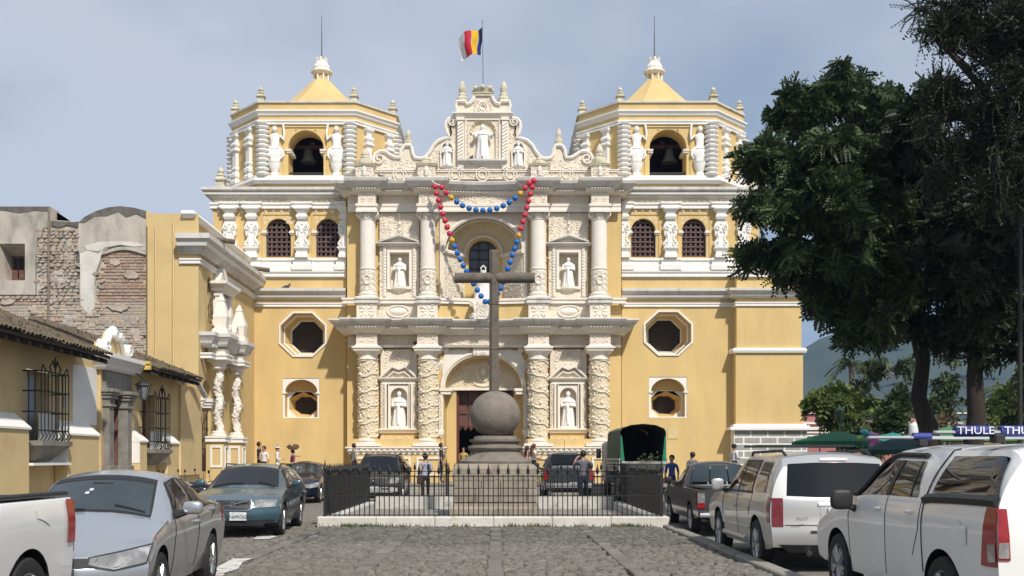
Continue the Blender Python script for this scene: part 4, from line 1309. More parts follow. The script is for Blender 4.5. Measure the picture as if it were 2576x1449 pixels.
def upper_bay(uc,lab,seed):
 y=49.2;x=fx(uc,y)
 xa,xb=fx(uc-51,y),fx(uc+50,y)
 b=MB();L=rect(x,fm(24,y),fz(722,y),fz(636,y))
 wall(b,xa,xb,fz(748,y),fz(533,y),y+.14,[L]);reveal(b,L,y+.14,L,YB+.22);plate(b,L,YB+.22)
 b.box(xa,xa+.01,y+.14,YB,fz(748,y),fz(533,y));b.box(xb-.01,xb,y+.14,YB,fz(748,y),fz(533,y))
 o=P(b,'niche_surround',STP)
 q=MB();curls(q,xa+.03,xb-.03,fz(746,y),fz(535,y),PL(y+.14),.135,seed,.05,.022,sym=True,skip=lambda u,v:abs(u-x)<fm(40,y)and fz(745,y)<v<fz(612,y)or(v<fz(595,y)and v>fz(612,y)and abs(u-x)<.6)or abs(u-x)<.12)
 for k in range(5):
  q.lathe([(.001,fz(600,y)+.3*k),(.10-.01*k,fz(600,y)+.3*k+.08),(.06,fz(600,y)+.3*k+.2),(.09,fz(600,y)+.3*k+.26)],x,y+.12,8)
 P(q,'stucco_relief',STL,o)
 q=MB()
 frame(q,x-fm(31,y),x+fm(31,y),fz(727,y),fz(628,y),y+.02,y+.15,fm(6.5,y))
 for s in(-1,1):
  q.box(x+s*fm(37,y)-.07,x+s*fm(37,y)+.07,y+.06,y+.15,fz(745,y),fz(618,y))
  for k in range(16):q.bev(x+s*fm(37,y)-.05,x+s*fm(37,y)+.05,y+.03,y+.07,fz(742,y)+k*.142,fz(742,y)+k*.142+.10,.015)
 P(q,'niche_frame',STL,o)
 q=MB();q.sweep(CORN(fz(619,y),fz(611,y),.26),[(xa+.05,YB),(xa+.05,y+.12),(xb-.05,y+.12),(xb-.05,YB)])
 q.ridge([(xa+.0,fz(609,y)),(x,fz(592,y)),(xb-.0,fz(609,y))],.08,.28,PL(y+.12));P(q,'pediment',GRYC,o)
 q=MB();q.lathe([(.02,fz(745,y)),(.1,fz(738,y)),(.25,fz(731,y)),(.50,fz(726,y)),(.52,fz(720,y))],x,y+.20,12,sy=.6);P(q,'bracket',STL,o)
 statue(x,y+.30,fz(720,y),fz(644,y)-fz(720,y),lab,seed)
lower_bay(1003,'white robed saint in the lower left facade niche',101)
lower_bay(1430,'white robed saint in the lower right facade niche',141)
upper_bay(1004.5,'white saint with clasped hands in the upper left square niche',161)
upper_bay(1431,'white saint in the upper right square niche under a pediment',181)
# statue of the niche window on its scrolled pedestal
y=49.35;x=fx(1216,y)
m=MB();m.prism([(x-.62,fz(806,y)),(x-.66,fz(796,y)),(x-.40,fz(790,y)),(x-.45,fz(776,y)),(x-.62,fz(770,y)),(x-.58,fz(758,y)),(x+.58,fz(758,y)),(x+.62,fz(770,y)),(x+.45,fz(776,y)),(x+.40,fz(790,y)),(x+.66,fz(796,y)),(x+.62,fz(806,y))],y-.55,y+.3)
for s in(-1,1):
 m.ridge(spiral(x+s*.5,fz(769,y),.13,PI/2,-s,1.3,14),.035,.07,PL(y-.55));m.ridge(spiral(x+s*.48,fz(798,y),.12,-PI/2,s,1.3,14),.035,.07,PL(y-.55))
curls(m,x-.36,x+.36,fz(803,y),fz(762,y),PL(y-.55),.09,77,.05,.02,sym=True)
P(m,'statue_pedestal',STL)
m=MB();robe(m,x,y,fz(758,y),fz(684,y)-fz(758,y),5,1,1.5)
zc=fz(684,y)
m.lathe([(.13,zc-.06),(.15,zc+.04),(.13,zc+.06)],x,y,10)
for k in range(4):
 a=PI/4+k*PI/2
 m.tube([(x+.13*math.sin(a),y-.13*math.cos(a),zc+.05),(x+.17*math.sin(a),y-.17*math.cos(a),zc+.16),(x,y,zc+.30)],.025,5)
o=m.build('statue',STAT,None,50);tag(o,'white crowned statue before the arched choir window','statue','saint statues on the church facade');STN.append(o)
# ---- attic
YA=49.25
g=lambda x,yy:(fx(898.9+.25*x,YA),fz(201.2+.25*yy,YA))
b=MB();b.box(fx(884,YA),fx(1552,YA),YA-.12,YA+1.2,fz(452,YA),fz(431,YA));AT=P(b,'attic_band',STP)
q=MB();curls(q,fx(890,YA),fx(1546,YA),fz(450,YA),fz(433,YA),PL(YA-.12),.12,51,.05,.02,sym=True)
for u in(1006,1146,1283,1424,1214):
 for rr in(.30,.18):q.ridge([(fx(u,YA)+rr*math.cos(t),fz(441,YA)+rr*math.sin(t))for t in[2*PI*i/18 for i in range(19)]],.04,.09,PL(YA-.12))
P(q,'attic_relief',STU,AT)
m=MB();m.sweep(BAND2(fz(435,YA),fz(429,YA),.10),[(fx(884,YA),YA),(fx(884,YA),YA-.12),(fx(1552,YA),YA-.12),(fx(1552,YA),YA)]);P(m,'attic_cap',STL,AT)
half=[(190,925),(180,870),(163,825),(163,785),(185,738),(232,712),(288,716),(330,748),(380,774),(432,776),(440,740),(440,705),(466,662),(480,652),(536,652),(552,690),(560,740),(580,776),(640,787),(690,770),(733,716),(770,650),(818,606),(870,585),(930,577),(906,532),(890,470),(893,422),(916,390),(950,378),(985,384),(1006,402),(1006,300),(992,258),(1000,212),(1085,212),(1100,240),(1140,226),(1162,196),(1178,160),(1195,150)]
mir=[(2531-x,z)for x,z in half[::-1]]
poly=[g(*p)for p in half+mir]
b=MB();b.prism(poly,YA,YA+.75);GB=P(b,'gable',STP)
q=MB()
for hh in(half,mir):
 pts=[g(*p)for p in hh[1:-1]]
 for off,rr in((-.05,.085),(.16,.05)):
  q.tube([(p[0],YA+off,p[1]-.04)for p in pts],rr,6)
P(q,'gable_rim',STL,GB)
for(xc,sg)in((222,1),(2309,-1)):
 q=MB();c=g(xc,790);q.ridge(spiral(c[0],c[1],.30,PI/2,sg,1.6,26),.05,.12,PL(YA));P(q,'volute',STL,GB)
for(xc,sg)in((952,-1),(1579,1)):
 q=MB();c=g(xc,425);q.ridge(spiral(c[0],c[1],.22,PI/2,sg,1.6,26),.045,.12,PL(YA))
 for k in range(2):
  pts=[g(*p)for p in[(930,577),(948,530),(935,480),(955,440)]]if xc<1000 else[g(2531-p[0],p[1])for p in[(930,577),(948,530),(935,480),(955,440)]]
  q.ridge(pts,.05,.1,PL(YA))
 P(q,'volute',STL,GB)
q=MB()
curls(q,*[g(200,0)[0],g(630,0)[0]],g(0,925)[1],g(0,790)[1],PL(YA),.13,61,.045,.02);curls(q,*[g(1900,0)[0],g(2330,0)[0]],g(0,925)[1],g(0,790)[1],PL(YA),.13,62,.045,.02)
curls(q,*[g(745,0)[0],g(835,0)[0]],g(0,920)[1],g(0,690)[1],PL(YA),.11,63,.045,.02);curls(q,*[g(1700,0)[0],g(1790,0)[0]],g(0,920)[1],g(0,690)[1],PL(YA),.11,64,.045,.02)
curls(q,*[g(925,0)[0],g(1005,0)[0]],g(0,640)[1],g(0,480)[1],PL(YA),.09,65,.045,.018);curls(q,*[g(1525,0)[0],g(1605,0)[0]],g(0,640)[1],g(0,480)[1],PL(YA),.09,66,.045,.018)
P(q,'gable_relief',STL,GB)
# central aedicule
YN=YA-.12
L=arch(g(1263,0)[0],g(1392,0)[0]-g(1263,0)[0],g(0,812)[1],g(0,548)[1],12)
b=MB();wall(b,g(1000,0)[0],g(1525,0)[0],g(0,922)[1],g(0,385)[1],YN,[L]);
for xx in(1000,1525):b.box(g(xx,0)[0]-.005,g(xx,0)[0]+.005,YN,YA,g(0,922)[1],g(0,385)[1])
AE=P(b,'aedicule',STP,GB)
b=MB();
cxn,zsn,rn=g(1263,0)[0],g(0,548)[1],g(1392,0)[0]-g(1263,0)[0]
def sc2(u,t):
 a=PI*u;fl=1+.06*abs(math.sin(u*PI*9))*(1-t);rr=rn*(1-t)*fl
 return(cxn-rr*math.cos(a),YN-.04+.46*math.sin(t*PI/2),zsn+.02+rr*math.sin(a))
b.grid(sc2,54,6);P(b,'scallop_shell',STY,GB,30)
b=MB();Lr=rect(cxn,rn,g(0,812)[1],zsn);a_=loop(Lr);
b.grid(lambda u,t:(cxn-rn*math.cos(PI*u),YN+.45*math.sin(PI*u),g(0,812)[1]+(zsn-g(0,812)[1])*t),12,1);P(b,'niche',STP,GB,40)
for(xa,xb_)in((1010,1070),(1455,1515)):
 b=MB();x0_,x1_=g(xa,0)[0],g(xb_,0)[0]
 b.box(x0_,x1_,YN-.12,YN,g(0,922)[1],g(0,420)[1]);b.box(x0_-.05,x1_+.05,YN-.17,YN,g(0,420)[1],g(0,392)[1])
 n=14;zA,zB=g(0,915)[1],g(0,440)[1]
 for k in range(n):b.ridge([(x0_+.03,zA+(zB-zA)*k/n),(x1_-.03,zA+(zB-zA)*(k+.9)/n)],.03,.04,PL(YN-.12))
 P(b,'pilaster',STL,GB)
b=MB();frame(b,g(1085,0)[0],g(1440,0)[0],g(0,830)[1],g(0,400)[1],YN-.06,YN+.0,.06);curls(b,g(1085,0)[0],g(1130,0)[0],g(0,800)[1],g(0,430)[1],PL(YN),.07,71,.04,.015);curls(b,g(1398,0)[0],g(1440,0)[0],g(0,800)[1],g(0,430)[1],PL(YN),.07,72,.04,.015);P(b,'niche_frame',STL,GB)
b=MB();b.sweep(CORN(g(0,385)[1],g(0,342)[1],.20),[(g(1000,0)[0],YA+.5),(g(1000,0)[0],YN),(g(1525,0)[0],YN),(g(1525,0)[0],YA+.5)]);P(b,'aedicule_cornice',STL,GB)
b=MB();b.sweep(CORN(g(0,880)[1],g(0,815)[1],.28),[(g(1072,0)[0],YA),(g(1072,0)[0],YN),(g(1450,0)[0],YN),(g(1450,0)[0],YA)]);P(b,'niche_sill',GRYC,GB)
statue(cxn,YN-.02,g(0,812)[1],g(0,458)[1]-g(0,812)[1],'largest white saint with open arms in the shell niche at the top',33,2)
for xc,lab in((905,'small white friar statue left of the top shell niche'),(1620,'small white friar statue right of the top shell niche')):
 cx_,z0_,z1_=g(xc,0)[0],g(0,878)[1],g(0,620)[1]
 b=MB();LL=[(cx_,z0_),(cx_-.28,z0_),(cx_-.30,z0_+.8),(cx_-.22,z1_-.15),(cx_,z1_)]
 lp=loop(LL);b.ridge([lp[-1]]+lp+[lp[0]],.06,.14,PL(YA));P(b,'niche_frame',STL,GB)
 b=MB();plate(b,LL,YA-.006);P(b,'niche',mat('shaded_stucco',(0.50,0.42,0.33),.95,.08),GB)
 b=MB();b.lathe([(.05,z0_-.2),(.2,z0_-.08),(.3,z0_)],cx_,YA-.05,10,sy=.7);P(b,'bracket',STL,GB)
 statue(cx_,YA-.14,z0_,(z1_-z0_)*.93,lab,int(xc),1)
 # crest on top, medallion, urns
b=MB();c=g(1263,275)
for rr in(.20,.12):b.ridge([(c[0]+rr*math.cos(t),c[1]+rr*1.2*math.sin(t))for t in[2*PI*i/16 for i in range(17)]],.035,.08,PL(YA))
curls(b,c[0]-.45,c[0]+.45,g(0,335)[1],g(0,200)[1],PL(YA),.08,81,.05,.018,sym=True,skip=lambda u,v:math.hypot(u-c[0],v-c[1])<.28)
P(b,'medallion',STL,GB)
b=MB();z=g(0,150)[1]
b.sweep(BAND2(z-.06,z+.10,.08),[(g(1180,0)[0],YA+.7),(g(1180,0)[0],YA-.02),(g(1350,0)[0],YA-.02),(g(1350,0)[0],YA+.7)])
b.lathe([(.36,z+.08),(.38,z+.16),(.44,z+.30),(.46,z+.34),(.36,z+.30)],c[0],YA+.35,14)
for k in range(7):
 a=2*PI*k/7
 b.lathe([(.10,z+.28),(.13,z+.34),(.05,z+.46)],c[0]+.42*math.sin(a),YA+.35-.42*math.cos(a),6)
P(b,'crown',LICH,GB)
for(xx,yb_,h)in((1055,245,1.25),(1474,245,1.25),(508,655,.85),(2030,650,.9)):
 b=MB();p=g(xx,yb_);r0=.24 if h>1 else.17
 b.lathe([(r0,p[1]),(r0*1.15,p[1]+h*.12),(r0*1.2,p[1]+h*.28),(r0*.8,p[1]+h*.36),(r0*.85,p[1]+h*.42),(r0*.62,p[1]+h*.48),(r0*.7,p[1]+h*.55),(r0*.75,p[1]+h*.66),(r0*.5,p[1]+h*.82),(.02,p[1]+h*.95)],p[0],YA+.3,12)
 P(b,'urn_finial',LICH,GB)
for i,u in enumerate((919,1074,1357,1508)):
 x=fx(u,YA-.2)
 b=MB();b.box(x-.40,x+.40,YA-.52,YA+.1,fz(452,YA),fz(424,YA));pd=P(b,'attic_pedestal',STP)
 b=MB();b.sweep(BAND2(fz(424,YA),fz(419,YA),.10),[(x-.40,YA),(x-.40,YA-.52),(x+.40,YA-.52),(x+.40,YA)]);P(b,'cap',LICH,pd)
 b=MB();curls(b,x-.36,x+.36,fz(450,YA),fz(426,YA),PL(YA-.52),.10,90+i,.06,.025,sym=True);b.tube([(x,YA-.56,fz(449,YA)),(x,YA-.6,fz(436,YA)),(x,YA-.56,fz(427,YA))],[.08,.10,.06],8);P(b,'block_relief',STL,pd)
 b=MB();h=1.0 if i==3 else(.55 if i in(1,2)else.8);z=fz(419,YA)
 b.lathe([(.34,z-.02),(.36,z+h*.1),(.34,z+h*.26),(.22,z+h*.36),(.24,z+h*.42)]+([(.17,z+h*.5),(.20,z+h*.62),(.14,z+h*.8),(.02,z+h)]if i in(0,3)else[(.1,z+h*.6),(.02,z+h*.75)]),x,YA-.2,12);P(b,'urn_finial',LICH,pd)
 # bells
for i,(bx_,ow_,zb_,zs_,D_)in enumerate(BELLS):
 du=(6,-2)[i]
 b=MB();zb1=fz(409,D_+2.0);x=fx((776,1684)[i],D_+2.0);y=D_+2.0
 h=.82
 b.lathe([(.40,zb1),(.38,zb1+.05),(.28,zb1+.22),(.22,zb1+.48),(.19,zb1+.62),(.10,zb1+.70),(.02,zb1+.72)],x,y,16)
 t=thing('bell',('bronze bell hanging in the left tower arch','bronze bell hanging in the right tower arch')[i],'bell',(x,y,zb1),group='church bells')
 b.build('bell_body',BRONZE,t,40)
 b=MB();b.tube([(x,y,zb1+.7),(x,y,zs_+ow_*.62)],.035,6);b.box(x-.12,x+.12,y-.05,y+.05,zb1+.68,zb1+.82);b.build('headstock',IRONB,t)
 b=MB();b.tube([(x,y,zb1+.5),(x,y,zb1-.04)],[.015,.04],6);b.build('clapper',IRONB,t)
 # ================================================================ left side: convent wing, ruin, house
XW=-11.44
def wy(u,X=XW):return X*F/(u-PX)
def wz(u,v,X=XW):return CAM_H+(PY-v)*wy(u,X)/F
WG=thing('convent_wing','yellow wing with twisted column portal beside the church','building',(XW,45,0))
def PX_(mb,name,m,parent=WG,smooth=None):return mb.build(name,m,parent,smooth)
Y0=40.7
def wallx(mb,y0,y1,z0,z1,X,holes=()):
 t=MB();wall(t,y0,y1,z0,z1,0,holes)
 mb.add([(X,p[0],p[2])for p in t.v],t.f)
def revx(mb,L,x0,L2,x1):
 a,b=loop(L),loop(L2);mb.bridge([(x0,y,z)for y,z in a],[(x1,y,z)for y,z in b])
def platex(mb,L,x):
 a=loop(L);mb.add([(x,y,z)for y,z in a],[tuple(range(len(a)))])
 # openings on the street side: three arches, two slit windows
arches=[]
for(yc,w)in((41.75,.62),(43.4,.55),(46.4,.55)):
 arches.append(arch(yc,w,1.05,4.0,8))
slits=[arch(42.2,.30,7.1,8.45,6),arch(47.6,.30,6.5,8.0,6)]
w=MB();wallx(w,Y0,50,0,10.0,XW,arches+slits)
w.box(fx(371,Y0),XW,Y0+.001,Y0+.02,0,10.9)
w.box(XW-.30,XW-.28,Y0+.02,50,10.0,10.9);w.box(fx(371,Y0),XW,Y0+.02,50,9.95,10.0)
PX_(w,'wall',YEL2)
for i,L in enumerate(arches):
 r=MB();revx(r,L,XW,L,XW-.55);platex(r,L,XW-.55);pr=PX_(r,'arch_recess',YEL2)
 im=MB();yc,wd=L[0][0],L[0][0]-L[1][0]
 for s in(-1,1):
  im.box(XW-.3,XW+.14,yc+s*(wd+.0)-.20,yc+s*(wd+.0)+.20,3.78,3.92);im.box(XW-.3,XW+.10,yc+s*wd-.15,yc+s*wd+.15,3.66,3.78);im.box(XW-.3,XW+.06,yc+s*wd-.11,yc+s*wd+.11,3.55,3.66)
 PX_(im,'impost',WHT,pr)
g0=arches[0]
gt=MB()
for k in range(6):gt.tube([(XW-.1,g0[0][0]-.5+.2*k,1.05),(XW-.1,g0[0][0]-.5+.2*k,3.4)],.02,5)
for z in(1.1,1.9,2.7,3.4):gt.box(XW-.12,XW-.08,g0[0][0]-.6,g0[0][0]+.6,z,z+.04)
PX_(gt,'gate',IRONB)
for L in slits:
 r=MB();revx(r,L,XW,L,XW-.45);sl=PX_(r,'slit_window',YEL2)
 r=MB();platex(r,L,XW-.44);PX_(r,'pane',DARK,sl)
 r=MB();yc=L[0][0];z0=L[0][1]
 for k in range(4):r.tube([(XW+.06,yc-.27+.18*k,z0),(XW+.06,yc-.27+.18*k,z0+1.0)],.014,5)
 for z in(z0,z0+.5,z0+1.0):r.box(XW+.05,XW+.07,yc-.28,yc+.28,z-.012,z+.012)
 PX_(r,'grille',IRONB,sl)
xe=fx(452,Y0)
pth=[(xe,Y0),(XW,Y0),(XW,50)]
m=MB();m.sweep(CORN(9.35,10.05,.55),pth);PX_(m,'cornice',GRYC)
m=MB();m.sweep([(-.05,9.72),(.44,9.72),(.40,9.60),(-.05,9.60)],pth);PX_(m,'fillet',WHT)
m=MB();m.sweep(BAND2(8.98,9.18,.10),pth);PX_(m,'string_course',WHT)
m=MB();m.sweep([(-.05,11.0),(.10,11.0),(.20,10.86),(.10,10.74),(-.05,10.70)],[(xe+.1,Y0),(XW-.28,Y0),(XW-.28,50)]);PX_(m,'parapet_cap',WHT)
for y in(42.2,48.6):
 b=MB();b.tube([(XW-.1,y,10.25),(XW+1.0,y,10.12)],.10,8);PX_(b,'water_spout',mat('weathered_timber',(0.14,0.11,0.085),.9,.3,8,.4,40))
 # portal
for s,yc in((0,42.0),(1,44.85)):
 x=XW+.42
 b=MB();b.bev(x-.42,x+.30,yc-.34,yc+.34,.5,2.25,.02);pd=PX_(b,'pedestal',YEL2)
 b=MB();b.sweep(BAND2(2.2,2.42,.10),[(x-.42,yc-.34),(x+.30,yc-.34),(x+.30,yc+.34),(x-.42,yc+.34)]);b.box(x-.42,x+.30,yc-.34,yc+.34,2.25,2.42);PX_(b,'pedestal_cap',WHT,pd)
 b=MB();frame(b,x-.24,x+.24,1.2,2.05,yc-.38,yc-.34,.08);PX_(b,'panel_frame',WHT,pd)
 b=MB();frame2=[(yc-.26,1.2),(yc+.26,2.05)]
 for(ya,yb,za,zb)in((yc-.26,yc-.18,1.2,2.05),(yc+.18,yc+.26,1.2,2.05),(yc-.18,yc+.18,1.97,2.05),(yc-.18,yc+.18,1.2,1.28)):b.box(x+.30,x+.34,ya,yb,za,zb)
 PX_(b,'panel_frame',WHT,pd)
 # barley-sugar shaft
 def tw(u,t):
  a=2*PI*u;z=2.62+2.45*t;q=2*PI*t*2.2
  r=.14*(1+.10*math.sin(3*a+q*2))
  return(x+.05*math.cos(q)+r*math.sin(a),yc+.05*math.sin(q)-r*math.cos(a),z)
 b=MB();b.grid(tw,24,50);col=PX_(b,'twisted_column',STL,smooth=60)
 b=MB();M=lambda u,v,h:(x+.05*math.cos(2*PI*(v-2.62)/2.45*2.2)+(.145+h)*math.sin(u/.145),yc+.05*math.sin(2*PI*(v-2.62)/2.45*2.2)-(.145+h)*math.cos(u/.145),v)
 rr=random.Random(s)
 for k in range(90):
  a=rr.uniform(-1,2.2)*.145*1.4;v=2.7+rr.random()*2.2
  b.leaf(a,v,rr.uniform(0,6.28),.16,.06,.04,M)
 PX_(b,'leaf_relief',STL,col)
 b=MB();b.lathe([(.32,2.42),(.32,2.48),(.27,2.52),(.28,2.58),(.22,2.63)],x,yc,14);PX_(b,'base',STL,col);b=MB();b.lathe([(.26,5.05),(.30,5.08),(.30,5.12),(.27,5.16),(.34,5.30),(.38,5.34)],x,yc,14);b.sq([(.38,5.34),(.40,5.42)],x,yc);PX_(b,'capital',STL,col)
 b=MB();b.sq([(.34,5.42),(.34,5.85)],x,yc);curls(b,x-.3,x+.3,5.46,5.82,PL(yc-.34),.09,s,.04,.02);PX_(b,'entablature_block',STL)
yp=[(XW,41.0),(XW+.35,41.0),(XW+.35,41.58),(XW+.78,41.58),(XW+.78,42.42),(XW+.5,42.42),(XW+.5,44.43),(XW+.78,44.43),(XW+.78,45.27),(XW+.35,45.27),(XW+.35,46.2),(XW,46.2)]
m=MB();m.sweep(CORN(5.9,6.4,.27),yp);m.box(XW,XW+.5,41.0,46.2,5.85,6.38);PX_(m,'portal_cornice',GRYC)
m=MB();m.sweep(BAND2(5.40,5.62,.12),yp);PX_(m,'portal_architrave',WHT)
# aedicule above
yc=43.4;x=XW+.2
b=MB();b.box(XW-.05,x,yc-.75,yc+.75,6.4,8.3);PX_(b,'aedicule',WHT)
for s in(-1,1):
 b=MB();b.sq([(.15,6.4),(.15,6.8),(.20,6.85),(.20,7.0),(.13,7.05),(.18,7.4),(.12,8.0),(.17,8.05),(.17,8.2)],x+.05,yc+s*.7);PX_(b,'estipite',STL)
b=MB();b.sweep(CORN(8.2,8.6,.32),[(XW,yc-.85),(x+.15,yc-.85),(x+.15,yc+.85),(XW,yc+.85)]);b.box(XW,x+.15,yc-.85,yc+.85,8.2,8.6)
b.prism_axis([(yc-.8,8.6),(yc+.8,8.6),(yc+.3,9.1),(yc,9.3),(yc-.3,9.1)],XW,x+.1,0);PX_(b,'aedicule_pediment',STL)
b=MB();platex(b,arch(yc,.38,6.6,7.5,8),x+.005);PX_(b,'aedicule_niche',STP)
b=MB();curls(b,yc-.3,yc+.3,6.7,7.8,lambda u,v,h:(x+.01+h,u,v),.12,4,.06,.02);PX_(b,'niche_relief',STL)
for yy in(41.95,44.85):
 b=MB();b.sq([(.30,6.4),(.30,6.6),(.22,6.65),(.26,7.0),(.28,7.1),(.12,7.7),(.14,7.75),(.02,8.0)],XW+.55,yy);PX_(b,'pinnacle',STL)
for yy in(42.5,44.3):
 b=MB();b.ridge(spiral(yy,6.75,.3,0,1,1.3,16),.07,.3,lambda u,v,h:(XW+.3+h,u,v));PX_(b,'scroll',STL)
b=MB();b.tube([(fx(436,Y0-.06),Y0-.06,4),(fx(436,Y0-.06),Y0-.06,10.6)],.035,6);PX_(b,'downpipe',TAN)
b=MB();b.tube([(fx(391,Y0-.06),Y0-.06,4),(fx(391,Y0-.06),Y0-.06,10.4)],.03,6);PX_(b,'downpipe',TAN)
# ---------------------------------------------------------------- ruined wall
YR=41.2
RU=thing('ruined_wall','tall weathered ruin wall of rubble and peeling plaster with an arched top','wall',(-16.4,YR,0))
PLAS=mat('old_grey_plaster',(0.47,0.43,0.365),.95,.16,1.6,.5,12,stain=(0.17,0.155,0.135),stain_pos=(.50,.78),sscale=1.4,streak=.45)
PLW=mat('old_white_plaster',(0.62,0.595,0.55),.95,.12,2.0,.5,14,stain=(0.30,0.28,0.26),stain_pos=(.56,.78),sscale=2.2)
MORT=mat('rubble_mortar',(0.45,0.38,0.305),.97,.25,2.5,.9,14,stain=(0.54,0.49,0.42),stain_pos=(.5,.7),sscale=2)
RST=island_mat('rubble_stone',[(0.44,0.36,0.28),(0.48,0.41,0.33),(0.42,0.32,0.25),(0.43,0.41,0.36),(0.35,0.31,0.27),(0.52,0.45,0.36),(0.44,0.33,0.255)],.95,.5,18)
ru=lambda u,v:(fx(u,YR),fz(v,YR))
top=[(-60,521),(128,521),(130,553),(200,558),(215,546),(245,531),(275,522),(305,519),(340,523),(370,531),(400,543),(436,570)]
poly=[ru(-60,1000)]+[ru(*p)for p in top]+[ru(436,1000)]
b=MB()
for pp in([(-60,1000),(-60,521),(0,521),(0,1000)],[(0,614),(0,521),(65,521),(65,614)],[(0,1000),(0,706),(65,706),(65,1000)],[(65,1000),(65,521)]+top[1:]+[(436,1000)]):
 b.prism([ru(*q)for q in pp],YR,YR+.8)
CORE=PX_(b,'rubble_core',MORT,RU)
def patch(pts,y,m,nm,th=.07):
 b=MB();b.prism([ru(*p)for p in pts],y-th,y+.01);return PX_(b,nm,m,RU)
 # plaster skins with broken edges
 # left piece keeps a square window
b=MB()
wx0,wx1,wz0_,wz1_=fx(0,YR),fx(65,YR),fz(706,YR),fz(614,YR)
wcx=(wx0+wx1)/2
wall(b,fx(-60,YR),fx(94,YR),fz(742,YR),fz(523,YR),YR-.08,[rect(wcx,(wx1-wx0)/2,wz0_,wz1_)])
reveal(b,rect(wcx,(wx1-wx0)/2,wz0_,wz1_),YR-.08,rect(wcx+.15,.5,wz0_+.1,wz1_-.35),YR+.75)
PX_(b,'plaster',PLAS,RU)
patch([(92,522),(128,522),(129,560),(128,572),(110,576),(104,600),(97,590),(92,640)],YR,PLAS,'plaster',.085)
patch([(92,640),(99,650),(94,680),(100,700),(118,690),(122,720),(104,728),(96,742),(92,742)],YR,PLAS,'plaster',.08)
patch([(-60,521),(128,521),(128,534),(90,531),(50,537),(10,530),(-60,534)],YR,mat('sooty_coping',(0.13,0.12,0.105),.97,.3,5,.6,20),'coping',.10)
patch([(131,556),(198,560),(196,572),(170,566),(150,573),(131,568)],YR,MATS['sooty_coping'],'coping',.06)
b=MB();b.add([(*ru(130,553)[:1],YR+.5,ru(130,553)[1]),(ru(180,556)[0],YR+.5,ru(180,556)[1]),(ru(130,526)[0],YR+.5,ru(130,526)[1])],[(0,1,2)]);b.prism([ru(130,560),ru(182,560),ru(130,526)],YR+.5,YR+.7);PX_(b,'plaster',PLW,RU)
wn_=mat('old_brown_window',(0.13,0.06,0.045),.7,.3,8)
b=MB();xa,xb,za,zb=wcx+.15-.5,wcx+.65,wz0_+.1,wz1_-.35
b.box(xa,xb,YR+.74,YR+.78,za,zb);wn2=PX_(b,'window',DARK,RU)
b=MB();frame(b,xa,xb,za,zb,YR+.68,YR+.75,.07);b.box(xa+.07,xb-.07,YR+.69,YR+.74,za+.07,za+(zb-za)*.45)
for k in range(1,4):b.box(xa+(xb-xa)*k/4-.02,xa+(xb-xa)*k/4+.02,YR+.69,YR+.74,za,zb)
PX_(b,'window_frame',wn_,wn2)
# right piece: plaster round a blind brick arch
ap=[(200,560),(215,547),(245,532),(275,523),(305,520),(340,524),(370,532),(372,640),(366,632),(330,622),(305,618),(275,624),(258,638),(254,660),(244,690),(240,720),(246,760),(238,790),(226,800),(204,770),(202,720),(206,660),(198,620)]
patch(ap,YR,PLAS,'plaster',.09)
patch([(203,640),(222,632),(250,640),(262,628),(254,655),(240,690),(236,730),(243,770),(226,792),(206,768)],YR-.085,PLW,'plaster',.02)
patch([(215,620),(250,610),(300,608),(350,612),(365,620),(340,622),(305,617),(270,623),(250,634),(222,630)],YR-.087,PLW,'plaster',.02)
patch([(200,561),(215,547),(245,532),(275,523),(305,520),(340,524),(370,532),(369,552),(345,540),(320,548),(300,534),(270,545),(240,545),(215,562)],YR-.087,MATS['sooty_coping'],'coping',.02)
patch([(370,532),(400,544),(436,571),(436,1000),(370,1000)],YR,YEL2,'yellow_plaster',.12)
patch([(190,558),(203,558),(206,620),(201,700),(206,735),(197,740),(192,660)],YR,MATS['sooty_coping'],'rain_groove',.02)
b=MB();b.tube([(fx(127,YR),YR-.14,fz(523,YR)),(fx(125,YR),YR-.14,fz(860,YR))],.045,6);PX_(b,'downpipe',mat('rusty_pipe',(0.22,0.17,0.13),.9,.2),RU)
patch([(112,736),(140,733),(142,758),(126,760),(112,752)],YR,PLW,'plaster',.05)
for k_,(u_,v_,w_,h_)in enumerate(((150,700,26,16),(170,640,18,22),(108,780,30,10),(60,800,26,10),(300,775,30,9),(330,690,20,12),(190,790,30,14),(290,660,16,10),(20,760,24,8),(240,830,34,12),(300,850,26,12),(345,840,14,20))):
 q_=random.Random(k_);patch([(u_+1.25*w_*math.cos(a)*q_.uniform(.45,1.05),v_+1.25*h_*math.sin(a)*q_.uniform(.45,1.05))for a in[2*PI*i/14 for i in range(14)]],YR,(PLAS,MORT,MORT)[k_%3],'plaster',.07+.01*(k_%3))
